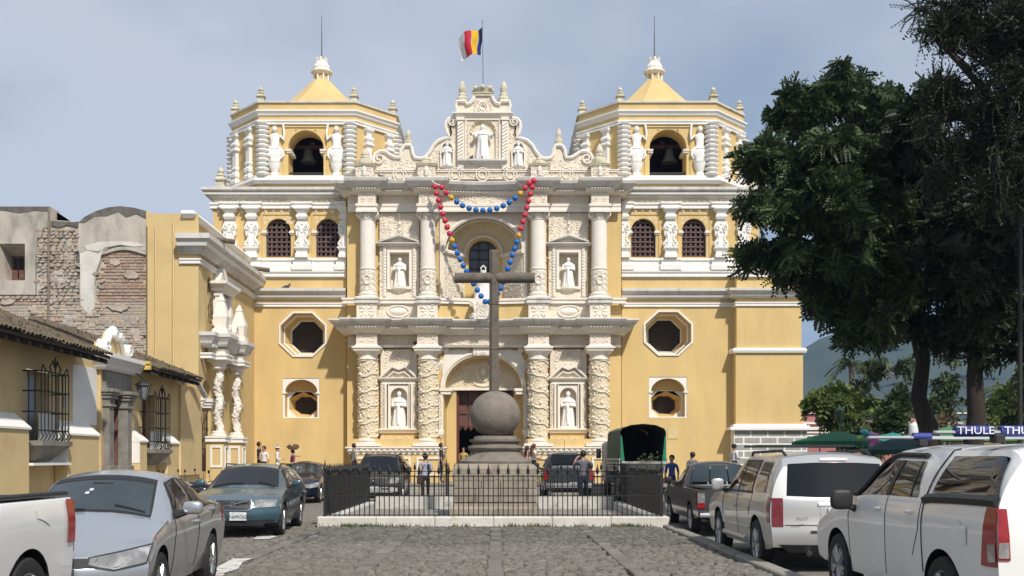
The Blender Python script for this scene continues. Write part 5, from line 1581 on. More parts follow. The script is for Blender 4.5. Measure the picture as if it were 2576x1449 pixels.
 # stones and bricks
rr=random.Random(11)
SV=[]
for i in range(10):
 vs,fs=stone_shape(rr,1,1,.5,z0=-.5);me=bpy.data.meshes.new('rubble_stone');me.from_pydata([(x,-z,y)for x,y,z in vs],[],fs);recalc(me);me.materials.append(RST);SV.append(me)
BRK=island_mat('old_brick',[(0.42,0.29,0.22),(0.47,0.36,0.28),(0.38,0.25,0.185),(0.46,0.37,0.29)],.95,.4,25)
bv=MB();bv.bev(-.5,.5,-.5,.5,-.5,.5,.06);BME=mk(bv,'old_brick',BRK)
def inside(u,v):
 if 258<u<370 and 628<v<800:return 2
 if 95<u<200 and 575<v<745:return 1
 if-10<u<95 and 745<v<880:return 1
 if 95<=u<370 and 742<v<900:return 1
 if 240<u<262 and 690<v<800:return 1
 return 0
cnt=0;bcnt=0;left=MB()
v=575
while v<900:
 h=rr.uniform(6,12);u=-8
 while u<370:
  wv=rr.uniform(9,22);k=inside(u+wv/2,v+h/2)
  brick=k==2 or(k==1 and u<75 and 752<v<790)
  if brick:wv=rr.uniform(15,22)
  if k and v+h/2>-0.33*0+560:
   hidden=v>800+(u-60)*.33+25
   if not hidden:
    D=YR;x,z=ru(u+wv/2,v+h/2)
    if brick:
     if k==2:
      D=YR+.0
     sz=(fm(wv,YR)*.93,.10,fm(min(h,7.5),YR)*.8)
     if cnt+bcnt<298:
      o=inst(BME,RU,(x,D+.02-rr.uniform(0,.03),z),(0,rr.uniform(-.05,.05),0),sz,'old_brick');bcnt+=1
     else:left.bev(x-sz[0]/2,x+sz[0]/2,D-.02,D+.05,z-sz[2]/2,z+sz[2]/2,.01)
    else:
     sz=(fm(wv,YR)*1.02,rr.uniform(.10,.24),fm(h,YR)*1.05)
     if cnt+bcnt<298:inst(rr.choice(SV),RU,(x,YR,z),(0,rr.uniform(-.25,.25),0),sz,'rubble_stone');cnt+=1
     else:left.bev(x-sz[0]/2,x+sz[0]/2,YR-sz[1]/2,YR+.05,z-sz[2]/2,z+sz[2]/2,.03)
  u+=wv
 v+=min(h,8.5)
if left.v:stuff(PX_(left,'rubble_remainder',RST,RU))
b=MB();pts=[ru(258,640)]+[ru(258+112*i/10,640-14*math.sin(PI*i/10))for i in range(1,10)]+[ru(370,640)]
b.ridge(pts,.10,.12,PL(YR));PX_(b,'arch_lip',PLAS,RU)
# ---------------------------------------------------------------- low house with tiled eaves
HS=thing('colonial_house','ochre one storey house with mossy tile eaves and stone doorway','house',(XW,30,1.0))
def PH(mb,name,m,parent=HS,smooth=None):return mb.build(name,m,parent,smooth)
W1=(25.3,27.6);W2=(33.7,36.0)
DOORY=(30.95,31.95)
b=MB();wallx(b,16,40.69,0.4,4.45,XW,[rect((W1[0]+W1[1])/2,.62,1.95,3.75),rect((W2[0]+W2[1])/2,.62,1.9,3.6),rect(31.45,.62,1.0,3.45)])
b.box(XW-.5,XW-.02,16,40.69,4.40,4.45)
PH(b,'wall',TAN)
# dado blocks that thicken the wall under the windows, white sloping tops
def dado(y0,y1,z,nm='dado_block'):
 b=MB();b.bev(XW,XW+.36,y0,y1,.45,z,.03);d=PH(b,nm,TAN);q=MB();q.box(XW,XW+.355,y0-.012,y0,1.42,z);PH(q,'white_reveal',WHT,d)
 b=MB();b.add([(XW+.40,y0-.02,z),(XW+.40,y1+.02,z),(XW,y1+.02,z+.34),(XW,y0-.02,z+.34),(XW+.40,y0-.02,z-.05),(XW+.40,y1+.02,z-.05),(XW,y0-.02,z-.05),(XW,y1+.02,z-.05)],[(0,1,2,3),(0,4,5,1),(0,3,6,4),(1,5,7,2),(4,6,7,5)]);PH(b,'sill_slope',WHT,d)
dado(16.5,25.2,2.30);dado(27.45,29.6,2.22);dado(32.95,33.65,2.12);dado(35.7,37.0,2.1)
b=MB();b.box(XW,XW+.03,28.6,30.3,2.5,4.1);PH(b,'white_panel',WHT)
b=MB();b.box(XW,XW+.03,26.5,27.44,1.45,2.7);b.box(XW+.0,XW+.45,25.2,27.45,1.40,1.46);PH(b,'white_panel',WHT)
b=MB();b.box(XW,XW+.03,35.0,35.69,1.45,2.45);PH(b,'white_panel',WHT)
# lantern plaque
b=MB();b.bev(XW,XW+.04,28.0,28.22,2.9,3.2,.01);PH(b,'tile_plaque',mat('plaque_tile',(0.45,0.40,0.42),.5))
SHUT=mat('pale_blue_grey_shutter',(0.42,0.46,0.52),.6,.08,4)
for(y0,y1,zt,zb,bl)in((W1[0],W1[1],3.68,2.0,SHUT),(W2[0],W2[1],3.55,1.85,WOODD)):
 yc=(y0+y1)/2;L=rect(yc,.62,zb-.03,zt+.05)
 q=MB();revx(q,L,XW,L,XW-.35);wd=PH(q,'window',TAN)
 q=MB();platex(q,L,XW-.3);PH(q,'shutter',bl,wd)
 X2=XW+.45;ya,yb=yc-.82,yc+.82
 n=9
 for k in range(n):
  y=ya+(yb-ya)*k/(n-1)
  q=MB();q.tube([(X2,y,zt),(X2,y,zb+.22),(X2+.06,y,zb+.12),(X2-.02,y,zb)],.016,5);PH(q,'grille_bar',BLK,wd)
 for y in(ya,yb):
  for k in(1,2):
   q=MB();q.tube([(XW+.45*k/3,y,zb),(XW+.45*k/3,y,zt)],.015,5);PH(q,'grille_bar',BLK,wd)
 for z in(zb+.25,zb+.7,zb+1.2,zt):
  q=MB();q.tube([(XW,ya,z),(X2,ya,z),(X2,yb,z),(XW,yb,z)],.02,5);PH(q,'grille_rail',BLK,wd)
 q=MB()
 for s in(-1,1):
  q.tube([(X2,yc+s*.25,zt),(X2,yc+s*.32,zt+.12),(X2,yc+s*.12,zt+.30),(X2,yc+s*.03,zt+.12)],.02,5)
  q.tube([(X2,yc+s*.8,zt),(X2,yc+s*.72,zt+.16),(X2,yc+s*.55,zt+.02)],.016,5)
 q.tube([(X2,yc,zt),(X2,yc,zt+.40)],.02,5);PH(q,'grille_crest',BLK,wd)
 q=MB();q.add(*(lambda A,B:(A+B,[(0,1,2,3),(4,7,6,5),(0,4,5,1),(1,5,6,2),(2,6,7,3),(3,7,4,0)]))([(XW,yc-.5,zb-.5),(XW+.12,yc-.5,zb-.5),(XW+.12,yc+.5,zb-.5),(XW,yc+.5,zb-.5)],[(XW,ya-.05,zb-.12),(X2+.04,ya-.05,zb-.12),(X2+.04,yb+.05,zb-.12),(XW,yb+.05,zb-.12)]))
 q.box(XW,X2+.07,ya-.08,yb+.08,zb-.12,zb);PH(q,'window_corbel',mat('grey_dressed_stone',(0.235,0.22,0.19),.93,.18,4,.4,30,stain=(0.13,0.12,0.105),stain_pos=(.5,.75),sscale=3),wd)
 # stone doorway
GS=MATS['grey_dressed_stone']
q=MB();L=rect(31.45,.62,1.0,3.45);revx(q,L,XW,L,XW-.3);q.box(XW-.32,XW-.26,30.8,32.1,1.0,3.5);dr0=PH(q,'door',mat('red_brown_door_wood',(0.17,0.075,0.05),.65,.25,5,.3,40))
for k in range(4):
 b=MB();b.bev(XW-.27,XW-.22,30.87+.3*k,31.14+.3*k,1.1,3.4,.015);PH(b,'door_plank',MATS['red_brown_door_wood'],dr0)
dw=MB();dw.box(XW,XW+.12,30.35,30.55,1.0,4.3);dw.box(XW,XW+.12,32.75,33.0,1.0,4.3);DWY=PH(dw,'doorway',TAN)
for yc in(30.72,32.22):
 b=MB();b.bev(XW,XW+.30,yc-.20,yc+.20,1.0,3.2,.02);ps=PH(b,'door_post',GS,DWY)
 b=MB()
 b.bev(XW,XW+.35,yc-.25,yc+.25,1.0,1.35,.01);PH(b,'post_base',GS,DWY);b=MB()
 for(z0,z1,o)in((3.12,3.2,.02),(3.05,3.12,.05),(3.2,3.28,.03),(3.28,3.38,.08),(3.38,3.46,.12),(3.46,3.56,.16)):b.bev(XW,XW+.30+o,yc-.20-o,yc+.20+o,z0,z1,.01)
 PH(b,'post_capital',GS,DWY)
b=MB();b.box(XW,XW+.22,30.5,32.65,3.45,4.1);PH(b,'door_lintel',GS,DWY)
b=MB();b.sweep(CORN(4.1,4.55,.36),[(XW,30.3),(XW+.2,30.3),(XW+.2,32.9),(XW,32.9)]);b.box(XW,XW+.25,30.3,32.9,4.12,4.54);PH(b,'door_cornice',WHT,DWY)
pd=[(30.35,4.55),(30.45,4.9),(30.75,4.75),(30.95,5.0),(31.15,5.25),(31.45,5.38),(31.75,5.25),(31.95,5.0),(32.2,4.75),(32.5,4.9),(32.65,4.55)]
b=MB();b.prism_axis(pd,XW-.1,XW+.12,0);PDM=PH(b,'door_pediment',TAN,DWY)
b=MB();b.tube([(XW+.06,y,z)for y,z in pd],.10,8);b.tube([(XW+.14,y,z)for y,z in pd],.06,6)
for s in(-1,1):
 b.ridge(spiral(31.45+s*.95,4.8,.2,0,s,1.4,16),.05,.25,lambda u,v,h:(XW+.05+h,u,v));b.ridge(spiral(31.45+s*.22,5.18,.13,0,-s,1.4,16),.05,.25,lambda u,v,h:(XW+.05+h,u,v))
PH(b,'pediment_scroll',WHT,DWY)
# wall lantern
LN=thing('wall_lantern','black iron lantern hung beside the stone doorway','lantern',(XW+.55,32.7,3.75))
b=MB();b.tube([(XW,32.7,4.05),(XW+.35,32.7,4.15),(XW+.55,32.7,4.0)],.025,6);b.build('bracket',BLK,LN)
b=MB();b.lathe([(.03,3.98),(.10,3.94),(.24,3.84),(.26,3.80),(.22,3.80)],XW+.55,32.7,6);b.build('cap',BLK,LN)
b=MB();b.lathe([(.20,3.80),(.11,3.40),(.04,3.34)],XW+.55,32.7,6);b.build('lantern_glass',mat('smoky_lantern_glass',(0.16,0.17,0.18),.2,.1),LN)
for k in range(6):
 a=2*PI*k/6;b=MB();b.tube([(XW+.55+.205*math.sin(a),32.7-.205*math.cos(a),3.8),(XW+.55+.115*math.sin(a),32.7-.115*math.cos(a),3.4)],.012,4);b.build('rib',BLK,LN)
 # tiled roofs
TILE=island_mat('mossy_roof_tile',[(0.12,0.085,0.06),(0.17,0.11,0.075),(0.09,0.07,0.055),(0.15,0.115,0.07),(0.12,0.10,0.055)],.95,.5,30)
tl=MB()
def halfpipe(u,t):a=PI*u;return(-.5+t,-.5*math.cos(a),.42*math.sin(a)*(1-.15*t))
tl.grid(halfpipe,6,1);tl.add([halfpipe(i/6,0)for i in range(7)]+[(-.5,-.5*.75*math.cos(PI*i/6),.30*math.sin(PI*i/6))for i in range(7)],[(i,i+1,i+8,i+7)for i in range(6)])
TME=mk(tl,'roof_tile',TILE,40)
def roof(y0,y1,nm):
 XE,ZE,XR_,ZR=-10.55,4.36,-14.6,5.95
 sl=math.atan2(ZR-ZE,XE-XR_);Ls=math.hypot(ZR-ZE,XE-XR_)
 b=MB();b.add([(XE,y0,ZE-.02),(XE,y1,ZE-.02),(XR_,y1,ZR-.02),(XR_,y0,ZR-.02),(XE,y0,ZE-.10),(XE,y1,ZE-.10),(XR_,y1,ZR-.10),(XR_,y0,ZR-.10)],[(0,1,2,3),(4,7,6,5),(0,4,5,1),(1,5,6,2),(2,6,7,3),(3,7,4,0)])
 rf=PH(b,'roof',mat('dark_roof_boards',(0.05,0.035,0.026),.9,.3,5))
 n=int((y1-y0)/.21);rows=9
 rest=MB()
 for j in range(rows):
  for k in range(n):
   y=y0+.1+k*(y1-y0-.2)/(n-1)
   d=(j+.5)*Ls/rows
   loc=(XE-d*math.cos(sl)+.03,y,ZE+d*math.sin(sl)+rr.uniform(-.015,.015))
   if j==0:
    o=inst(TME,rf,loc,(0,sl,rr.uniform(-.06,.06)),(Ls/rows*1.12,.20,.20),'roof_tile')
   else:
    t=MB();t.v=list(tl.v);t.f=list(tl.f)
    t.xf(Matrix.Translation(loc)@Euler((0,sl,rr.uniform(-.06,.06))).to_matrix().to_4x4()@Matrix.Diagonal((Ls/rows*1.12,.20,.20,1)))
    rest.add(t.v,t.f)
 stuff(PH(rest,'roof_tiles',TILE,rf))
 # rafter ends
 k=int((y1-y0)/.55)
 for i in range(k):
  y=y0+.15+i*(y1-y0-.3)/(k-1)
  b=MB();b.add([(XE-.05,y-.07,ZE-.12),(XE-.05,y+.07,ZE-.12),(XW-.2,y+.07,ZE+.23),(XW-.2,y-.07,ZE+.23),(XE-.05,y-.07,ZE-.24),(XE-.05,y+.07,ZE-.24),(XW-.2,y+.07,ZE+.08),(XW-.2,y-.07,ZE+.08)],[(0,1,2,3),(4,7,6,5),(0,4,5,1),(1,5,6,2),(2,6,7,3),(3,7,4,0)])
  PH(b,'rafter',MATS['dark_roof_boards'],rf)
 b=MB();b.box(XW-.05,XW+.1,y0,y1,ZE+.0,ZE+.16);PH(b,'wall_plate',MATS['dark_roof_boards'],rf)
 # moss and weeds
 ms=MB()
 for i in range(int((y1-y0)*120)):
  d=rr.random()**1.3*Ls*.9+.2;y=rr.uniform(y0,y1);h=rr.uniform(.03,.12)*(1.6 if rr.random()<.12 else 1)
  x,z=XE-d*math.cos(sl),ZE+d*math.sin(sl)+.04
  a=rr.uniform(0,6.28);dx_,dy_=.05*math.cos(a),.05*math.sin(a)
  ms.add([(x-dx_,y-dy_,z),(x+dx_,y+dy_,z),(x+rr.uniform(-.05,.05),y+rr.uniform(-.05,.05),z+h)],[(0,1,2)])
 stuff(PH(ms,'moss',mat('roof_moss',(0.085,0.09,0.03),.95,.4,4),rf))
 return rf
roof(17.5,29.0,'a');roof(33.1,37.9,'b')
b=MB();b.sweep(BAND2(4.3,4.55,.1),[(XW-1,32.95),(XW+.7,32.95)]);PH(b,'roof_end_board',mat('bright_yellow_paint',(0.62,0.44,0.12),.8))
b=MB();b.box(XW,XW+.10,38.1,40.6,.95,4.2);PH(b,'end_pilaster',TAN)
b=MB();b.tube([(XW+.2,37.9,4.25),(XW+.2,38.6,4.6),(XW+.3,39.3,4.45),(XW+.35,40.3,3.9)],.10,7);PH(b,'gable_coping',GRYC)
# ================================================================ stone cross, railing
VST=mat('weathered_grey_basalt',(0.205,0.178,0.145),.95,.14,4.0,.6,18,stain=(0.11,0.10,0.085),stain_pos=(.55,.75),sscale=3.5)
VST2=mat('weathered_buff_stone',(0.29,0.25,0.195),.95,.15,3.0,.6,15,stain=(0.15,0.13,0.105),stain_pos=(.5,.75),sscale=2.5)
VSTC=mat('dark_cross_stone',(0.145,0.122,0.098),.95,.16,5.0,.6,18,stain=(0.08,0.068,0.055),stain_pos=(.52,.75),sscale=4)
CY=28.3;CX=fx(1246,CY)
CR=thing('stone_cross','weathered stone cross on a great stone ball and moulded pedestal','cross',(CX,CY,0))
def pc(mb,nm,m=VST,sm=None,par=CR):return mb.build(nm,m,par,sm)
c_=lambda v:fz(v,CY)
# square pedestal in courses
hw=fm(108,27.2)
def sqp(prof,nm,m=VST2):b=MB();b.sq(prof,CX,CY);return pc(b,nm,m)
sqp([(hw*1.06,0),(hw*1.06,.28),(hw*1.0,.34),(hw*.99,.42)],'base_course')
ped=sqp([(hw*.97,.42),(hw*.97,c_(1205))],'pedestal_die')
sqp([(hw*.97,c_(1205)),(hw*1.0,c_(1203)),(hw*1.0,c_(1178)),(hw*.93,c_(1170)),(hw*.86,c_(1166))],'pedestal_cap')
# cut blocks of the die, each its own piece
rr=random.Random(5)
zz=[.44,.80,1.02,c_(1206)]
for j in range(3):
 xs=[-hw*.97]+sorted([rr.uniform(-.75,-.3)*hw,rr.uniform(-.1,.2)*hw,rr.uniform(.45,.8)*hw])+[hw*.97]
 for i in range(4):
  b=MB();b.bev(CX+xs[i]+.006,CX+xs[i+1]-.006,CY-hw*.97-.035,CY-hw*.97+.02,zz[j]+.006,zz[j+1]-.006,.012);b.build('stone_block',VST2,ped)
r1=fm(92,CY)
b=MB();b.lathe([(r1*.98,c_(1167)),(r1*1.0,c_(1163)),(r1*1.0,c_(1160)),(r1*.92,c_(1156)),(r1*.74,c_(1148)),(r1*.69,c_(1140)),(r1*.675,c_(1135)),(r1*.73,c_(1132)),(r1*.755,c_(1127)),(r1*.74,c_(1122)),(r1*.64,c_(1120)),(r1*.62,c_(1116)),(r1*.70,c_(1111)),(r1*.71,c_(1106)),(r1*.60,c_(1105)),(r1*.58,c_(1098)),(r1*.5,c_(1097))],CX,CY,40);pc(b,'moulded_base',VST,35)
R_=fm(63.5,CY)
b=MB();b.ball((CX,CY,c_(1043)),R_,40,24,.94)
rr2=random.Random(1)
b.v=[(CX+(x-CX)*(1+.006*math.sin(9*z+4*x)),CY+(y-CY)*(1+.006*math.sin(7*z)),z)for x,y,z in b.v]
pc(b,'stone_ball',VST,60)
sw=fm(12.2,CY);Xc=fx(1243,CY)
joints=[c_(986),c_(880),c_(767),c_(713)]
for i in range(3):
 b=MB();b.lathe([(sw*1.06*(1.04-.02*i),joints[i]+.008),(sw*1.06*(1.03-.02*i),joints[i+1]-.008)],Xc,CY,8,PI/8);pc(b,'shaft_block',VSTC)
b=MB();b.lathe([(sw*1.02,c_(713)),(sw*1.02,c_(676))],Xc,CY,8,PI/8);pc(b,'crossing',VSTC)
b=MB();b.lathe([(sw*1.02,c_(684)),(sw*1.06,c_(632)),(sw*.95,c_(630))],Xc,CY,8,PI/8);pc(b,'upper_arm',VSTC)
for s,ue in((-1,1144),(1,1345)):
 b=MB();ar=fm(13.2,CY);n=14
 x0,x1=Xc+s*.05,fx(ue,CY)
 b.tube([(x0,CY,c_(699)),(x1,CY,c_(699))],ar,n);pc(b,'side_arm',VSTC,40)
 # ---- white kerb wall with a railing on it
FX0,FX1,FY0,FY1=fx(797,24.5),fx(1685,24.5),24.5,33.0
KW=mat('mossy_white_kerb',(0.60,0.57,0.51),.93,.10,3.0,.35,20,stain=(0.22,0.24,0.09),stain_pos=(.60,.76),sscale=2.1)
KWI=mat('stained_white_wall',(0.55,0.53,0.49),.93,.12,3.0,.35,20,stain=(0.14,0.13,0.12),stain_pos=(.52,.72),sscale=3.0)
LW=thing('low_wall','low white plastered wall round the stone cross, moss at its foot','wall',(0,FY0,0))
t=.42;KH=fz(1300,FY0)
n=6
for i in range(n):
 b=MB();xa=FX0+(FX1-FX0)*i/n;xb=FX0+(FX1-FX0)*(i+1)/n;b.bev(xa+(.003 if i else 0),xb-(.003 if i<n-1 else 0),FY0,FY0+t,-.1,KH,.025);b.build('front_section',KW,LW)
for(xa,xb,ya,yb,h,nm)in((FX0,FX0+t,FY0+t,FY1,KH,'side_section'),(FX1-t,FX1,FY0+t,FY1,KH,'side_section'),(FX0+t,CX-hw*1.05,FY1-t,FY1,.42,'back_section'),(CX+hw*1.05,FX1-t,FY1-t,FY1,.42,'back_section')):
 b=MB();b.bev(xa,xb,ya,yb,-.1,h,.02);b.build(nm,KWI,LW)
m=MB();m.box(FX0+t,FX1-t,FY0+t,FY1-t,-.1,.02);m.build('inner_floor',mat('dusty_floor',(0.24,0.22,0.185),.95,.25,3,.4,20,stain=(0.09,0.12,0.04),stain_pos=(.58,.7),sscale=1.5),LW)
FN=thing('iron_fence','black spiked iron railing on the low white wall round the cross','fence',(0,FY0,KH))
b=MB();b.tube([(0,0,0),(0,0,.96)],.0125,6);BAR=mk(b,'bar',BLK)
b=MB();b.tube([(0,0,0),(0,0,.98)],.013,6);b.lathe([(.012,.96),(.035,1.02),(.045,1.06),(.02,1.13),(.002,1.22)],0,0,6);b.tube([(-.05,0,1.0),(.05,0,1.0)],.008,4);SPK=mk(b,'spiked_bar',BLK)
b=MB();b.box(-.03,.03,-.03,.03,0,1.05);b.lathe([(.03,1.05),(.05,1.10),(.02,1.2),(.002,1.32)],0,0,8);b.tube([(-.10,0,1.16),(.10,0,1.16)],.01,4);POST=mk(b,'corner_post',BLK)
e=.16
def run(xa,ya,xb,yb,sp):
 L=math.hypot(xb-xa,yb-ya);k=int(L/sp)
 for i in range(1,k):
  x,y=xa+(xb-xa)*i/k,ya+(yb-ya)*i/k
  inst(SPK if i%2 else BAR,FN,(x,y,KH),(0,0,math.atan2(yb-ya,xb-xa)),name='spiked_bar' if i%2 else 'bar')
 for z in(.03,.475,.93):
  b=MB();b.tube([(xa,ya,KH+z),(xb,yb,KH+z)],.013,6);b.build('rail',BLK,FN)
run(FX0+e,FY0+e,FX1-e,FY0+e,.113)
run(FX0+e,FY0+e,FX0+e,FY1-e,.13)
run(FX1-e,FY0+e,FX1-e,FY1-e,.13)
run(FX0+e,FY1-e,FX1-e,FY1-e,.2)
for(x,y)in((FX0+e,FY0+e),(FX1-e,FY0+e),(FX0+e,FY1-e),(FX1-e,FY1-e),(-1.6,FY1-e),(1.6,FY1-e)):
 inst(POST,FN,(x,y,KH),name='corner_post')
 # weeds along the foot of the wall
wd=MB();rr=random.Random(2)
for c in((-3.2,.5,220),(-2.3,.5,60),(.9,.35,90),(3.0,.45,170),(0.3,.2,40),(-.8,.3,30),(1.9,.3,40)):
 for i in range(c[2]):
  x=rr.gauss(c[0],c[1]*.6);y=FY0-abs(rr.gauss(0,.07))-.005;h=rr.uniform(.03,.12);a=rr.uniform(0,6.28)
  if not FX0<x<FX1:continue
  wd.add([(x-.012,y,0),(x+.012,y,0),(x+.04*math.cos(a),y-.03+.03*math.sin(a),h)],[(0,1,2)])
stuff(tag(wd.build('weeds',mat('weed_green',(0.12,0.15,0.045),.9,.35,5)),'short green weeds along the foot of the low white wall','weeds'))
# ================================================================ vehicles
def paint(name,col,metal=0.0,rough=.32,dust=None):
 return mat(name,col,rough,.03,2.0,metal=metal,coat=.8,grime=dust)
TYRE=mat('tyre_rubber',(0.022,0.021,0.020),.85,.2,10,.2,60)
RIM=mat('alloy_rim',(0.45,0.45,0.46),.35,.1,8,metal=.8)
TGL=mat('tinted_car_glass',(0.008,0.009,0.011),.03,.1,spec=.45)
WGL=mat('windscreen_glass',(0.030,0.042,0.050),.03,.35,1.2,spec=.6)
TRIM=mat('black_plastic_trim',(0.018,0.018,0.019),.55,.2,12)
GAP=mat('panel_gap',(0.02,0.02,0.02),.8)
CHR=mat('chrome',(0.75,0.76,0.77),.12,.05,metal=1.0)
LAMP=mat('headlamp_glass',(0.26,0.26,0.25),.08,.15,6,metal=.3,stain=(0.62,0.62,0.61),stain_pos=(.50,.72),sscale=5,coat=.8)
REDL=mat('red_lamp',(0.30,0.010,0.014),.15,.3,9,spec=.8)
REDD=mat('dark_red_lamp',(0.16,0.008,0.012),.15,.3,9,spec=.8)
AMB=mat('amber_lamp',(0.55,0.16,0.02),.2,.2,9)
PLT=mat('number_plate',(0.62,0.64,0.64),.5,.15,20,stain=(0.35,0.42,0.40),stain_pos=(.5,.7),sscale=16)
def text_mesh(s,size,name,m,depth=.004):
 cu=bpy.data.curves.new(name,'FONT');cu.body=s;cu.size=size;cu.extrude=depth;cu.align_x='CENTER';cu.align_y='CENTER';cu.resolution_u=2
 o=bpy.data.objects.new(name,cu);COL.objects.link(o)
 dg=bpy.context.evaluated_depsgraph_get();me=bpy.data.meshes.new_from_object(o.evaluated_get(dg));me.name=name
 bpy.data.objects.remove(o);bpy.data.curves.remove(cu)
 me.materials.clear();me.materials.append(m)
 return me
class Car:
 def __init__(s,name,label,L,W,zt,zs,wt,wheels,rw,sill=.24,clear=.22,tuck=.10,rc=.07,fdx=(),rdx=(),fb=.22,rb=.10,pm=None,loc=(0,0,0),rz=0.0,archr=None,ws=None,tw=.21,rim=RIM,group=None,rimr=.66):
  s.L,s.W=L,W;s.tuck,s.rc=tuck,rc;s.fb,s.rb=fb,rb;s.rw=rw;s.wheels=wheels;s.archr=archr or rw+.07
  X=np.linspace(0,L,240)
  def sm(pts,sig):
   v=np.interp(X,[p[0]for p in pts],[p[1]for p in pts]);k=max(1,int(sig/L*240))
   if k>1:
    pad=np.concatenate([np.full(k,v[0]),v,np.full(k,v[-1])]);ker=np.hanning(2*k+1);ker/=ker.sum();v=np.convolve(pad,ker,'same')[k:-k]
   return v
  s.X=X;s._zt=sm(zt,.10);s._zs=sm(zs,.15);s._wt=sm(wt,.12)
  s._ws=sm(ws,.15)if ws else np.full(240,W)
  s.sill,s.clear=sill,clear
  s.fdx,s.rdx=fdx or((0,0),(2,0)),rdx or((0,0),(2,0))
  s.pm=pm
  s.t=thing(name,label,'car',loc,rz,group)
  s.body()
  s.make_wheels(tw,rim,rimr)
 def f(s,a,x):return float(np.interp(x,s.X,a))
 def zb(s,x):
  z=s.clear+.04*(abs(x/s.L-.5)*2)**6*2
  for xa in s.wheels:
   d=abs(x-xa)
   if d<s.archr:z=max(z,s.rw+math.sqrt(s.archr**2-d*d))
  return z
 def raw(s,x,q):
  zb=s.zb(x);zs=s.f(s._zs,x);zt=max(s.f(s._zt,x),zs+.02);W=s.f(s._ws,x);wt=s.f(s._wt,x)
  if q<=1:
   z=zb+(zs-zb)*q;h=(z-s.clear)/max(.1,zs-s.clear)
   w=W-s.tuck*max(0,1-h)**2.2-.035*max(0,(h-.72)/.28)**2
   return w,z
  w0=W-.035
  zr=zt-min(s.rc,(zt-zs)*.6)
  if q<=2:
   k=q-1;hh=zr-zs
   return w0+(wt-w0)*k+.028*math.sin(PI*k)*min(1,hh/.3),zs+hh*k
  k=q-2
  return wt*(1-k),zt-(zt-zr)*max(0,1-k)**2.2
 def warp(s,x,y,z):
  W=s.W
  k=(min(1,abs(y)/W))**2.4
  wf=max(0,1-x/.75)**1.3;wr=max(0,1-(s.L-x)/.6)**1.3
  dx_=s.fb*k*wf-s.rb*k*wr
  dx_+=float(np.interp(z,[p[0]for p in s.fdx],[p[1]for p in s.fdx]))*wf
  dx_-=float(np.interp(z,[p[0]for p in s.rdx],[p[1]for p in s.rdx]))*wr
  return(x+dx_,y,z)
 def S(s,x,q,side=1,e=0.0):
  w,z=s.raw(x,q)
  p=s.warp(x,side*w,z)
  if e:
   d=.01
   a=Vector(s.warp(x+d,side*s.raw(min(s.L,x+d),q)[0],s.raw(min(s.L,x+d),q)[1]))-Vector(s.warp(max(0,x-d),side*s.raw(max(0,x-d),q)[0],s.raw(max(0,x-d),q)[1]))
   q1,q0=min(3,q+.02),max(0,q-.02)
   b=Vector(s.warp(x,side*s.raw(x,q1)[0],s.raw(x,q1)[1]))-Vector(s.warp(x,side*s.raw(x,q0)[0],s.raw(x,q0)[1]))
   n=a.cross(b)*side
   if n.length>1e-9:
    n.normalize()
    if n.y*side<-.2 and q<2:n=-n
    if q>=2 and n.z<0:n=-n
    p=tuple(Vector(p)+n*e)
  return p
 def body(s):
  mb=MB()
  xs=sorted(set([round(v,4)for v in np.linspace(0,s.L,70)]+[xa+sg*s.archr*k for xa in s.wheels for sg in(-1,1)for k in(.999,.97,.9,.8)]))
  xs=[x for x in xs if 0<=x<=s.L]
  qs=[0,.08,.2,.35,.5,.65,.8,.92,1.0,1.15,1.35,1.6,1.85,2.0,2.12,2.3,2.6,3.0]
  row=[(q,1)for q in qs]+[(q,-1)for q in qs[-2::-1]]
  vs=[s.S(x,q,sd)for x in xs for q,sd in row]
  n=len(row);fs=[]
  for i in range(len(xs)-1):
   for j in range(n-1):
    a=i*n+j;fs.append((a,a+n,a+n+1,a+1))
  mb.add(vs,fs)
  for x,i0 in((0,0),(s.L,(len(xs)-1)*n)):
   m_=len(qs)
   def cap(u,v,x=x):
    k=v*(m_-1);i=min(m_-2,int(k));q=qs[i]+(qs[i+1]-qs[i])*(k-i)
    w,z=s.raw(x,q);return s.warp(x,w*(2*u-1),z)
   mb.grid(cap,14,m_-1)
  me=bpy.data.meshes.new('body');me.from_pydata(mb.v,[],mb.f)
  import bmesh
  b=bmesh.new();b.from_mesh(me);bmesh.ops.remove_doubles(b,verts=b.verts,dist=.0008);bmesh.ops.recalc_face_normals(b,faces=b.faces);b.to_mesh(me);b.free()
  s.bodyo=place('body',me,s.pm,s.t,32,True,fix=False)
  ub=MB();ub.box(.25,s.L-.2,-s.W+.30,s.W-.30,s.clear-.02,.62)
  ub.box(s.wheels[0]+s.archr,s.wheels[1]-s.archr,-s.W+.12,s.W-.12,s.clear-.01,.5)
  ub.build('underbody',TRIM,s.t,None,True)
 def patch(s,lower,upper,nm,m,side=1,e=.006,nu=14,nv=5,par=None,smooth=40):
  "panel lying on the body between two (x, q) lines"
  mb=MB()
  la=np.array(lower);ua=np.array(upper)
  def along(a,t):
   L_=np.concatenate([[0],np.cumsum(np.hypot(np.diff(a[:,0]),np.diff(a[:,1])))]);L_/=L_[-1]
   return np.interp(t,L_,a[:,0]),np.interp(t,L_,a[:,1])
  def fn(u,v):
   a,b=along(la,u),along(ua,u);return s.S(float(a[0]+(b[0]-a[0])*v),float(a[1]+(b[1]-a[1])*v),side,e)
  mb.grid(fn,nu,nv);return mb.build(nm,m,par or s.t,smooth,True)
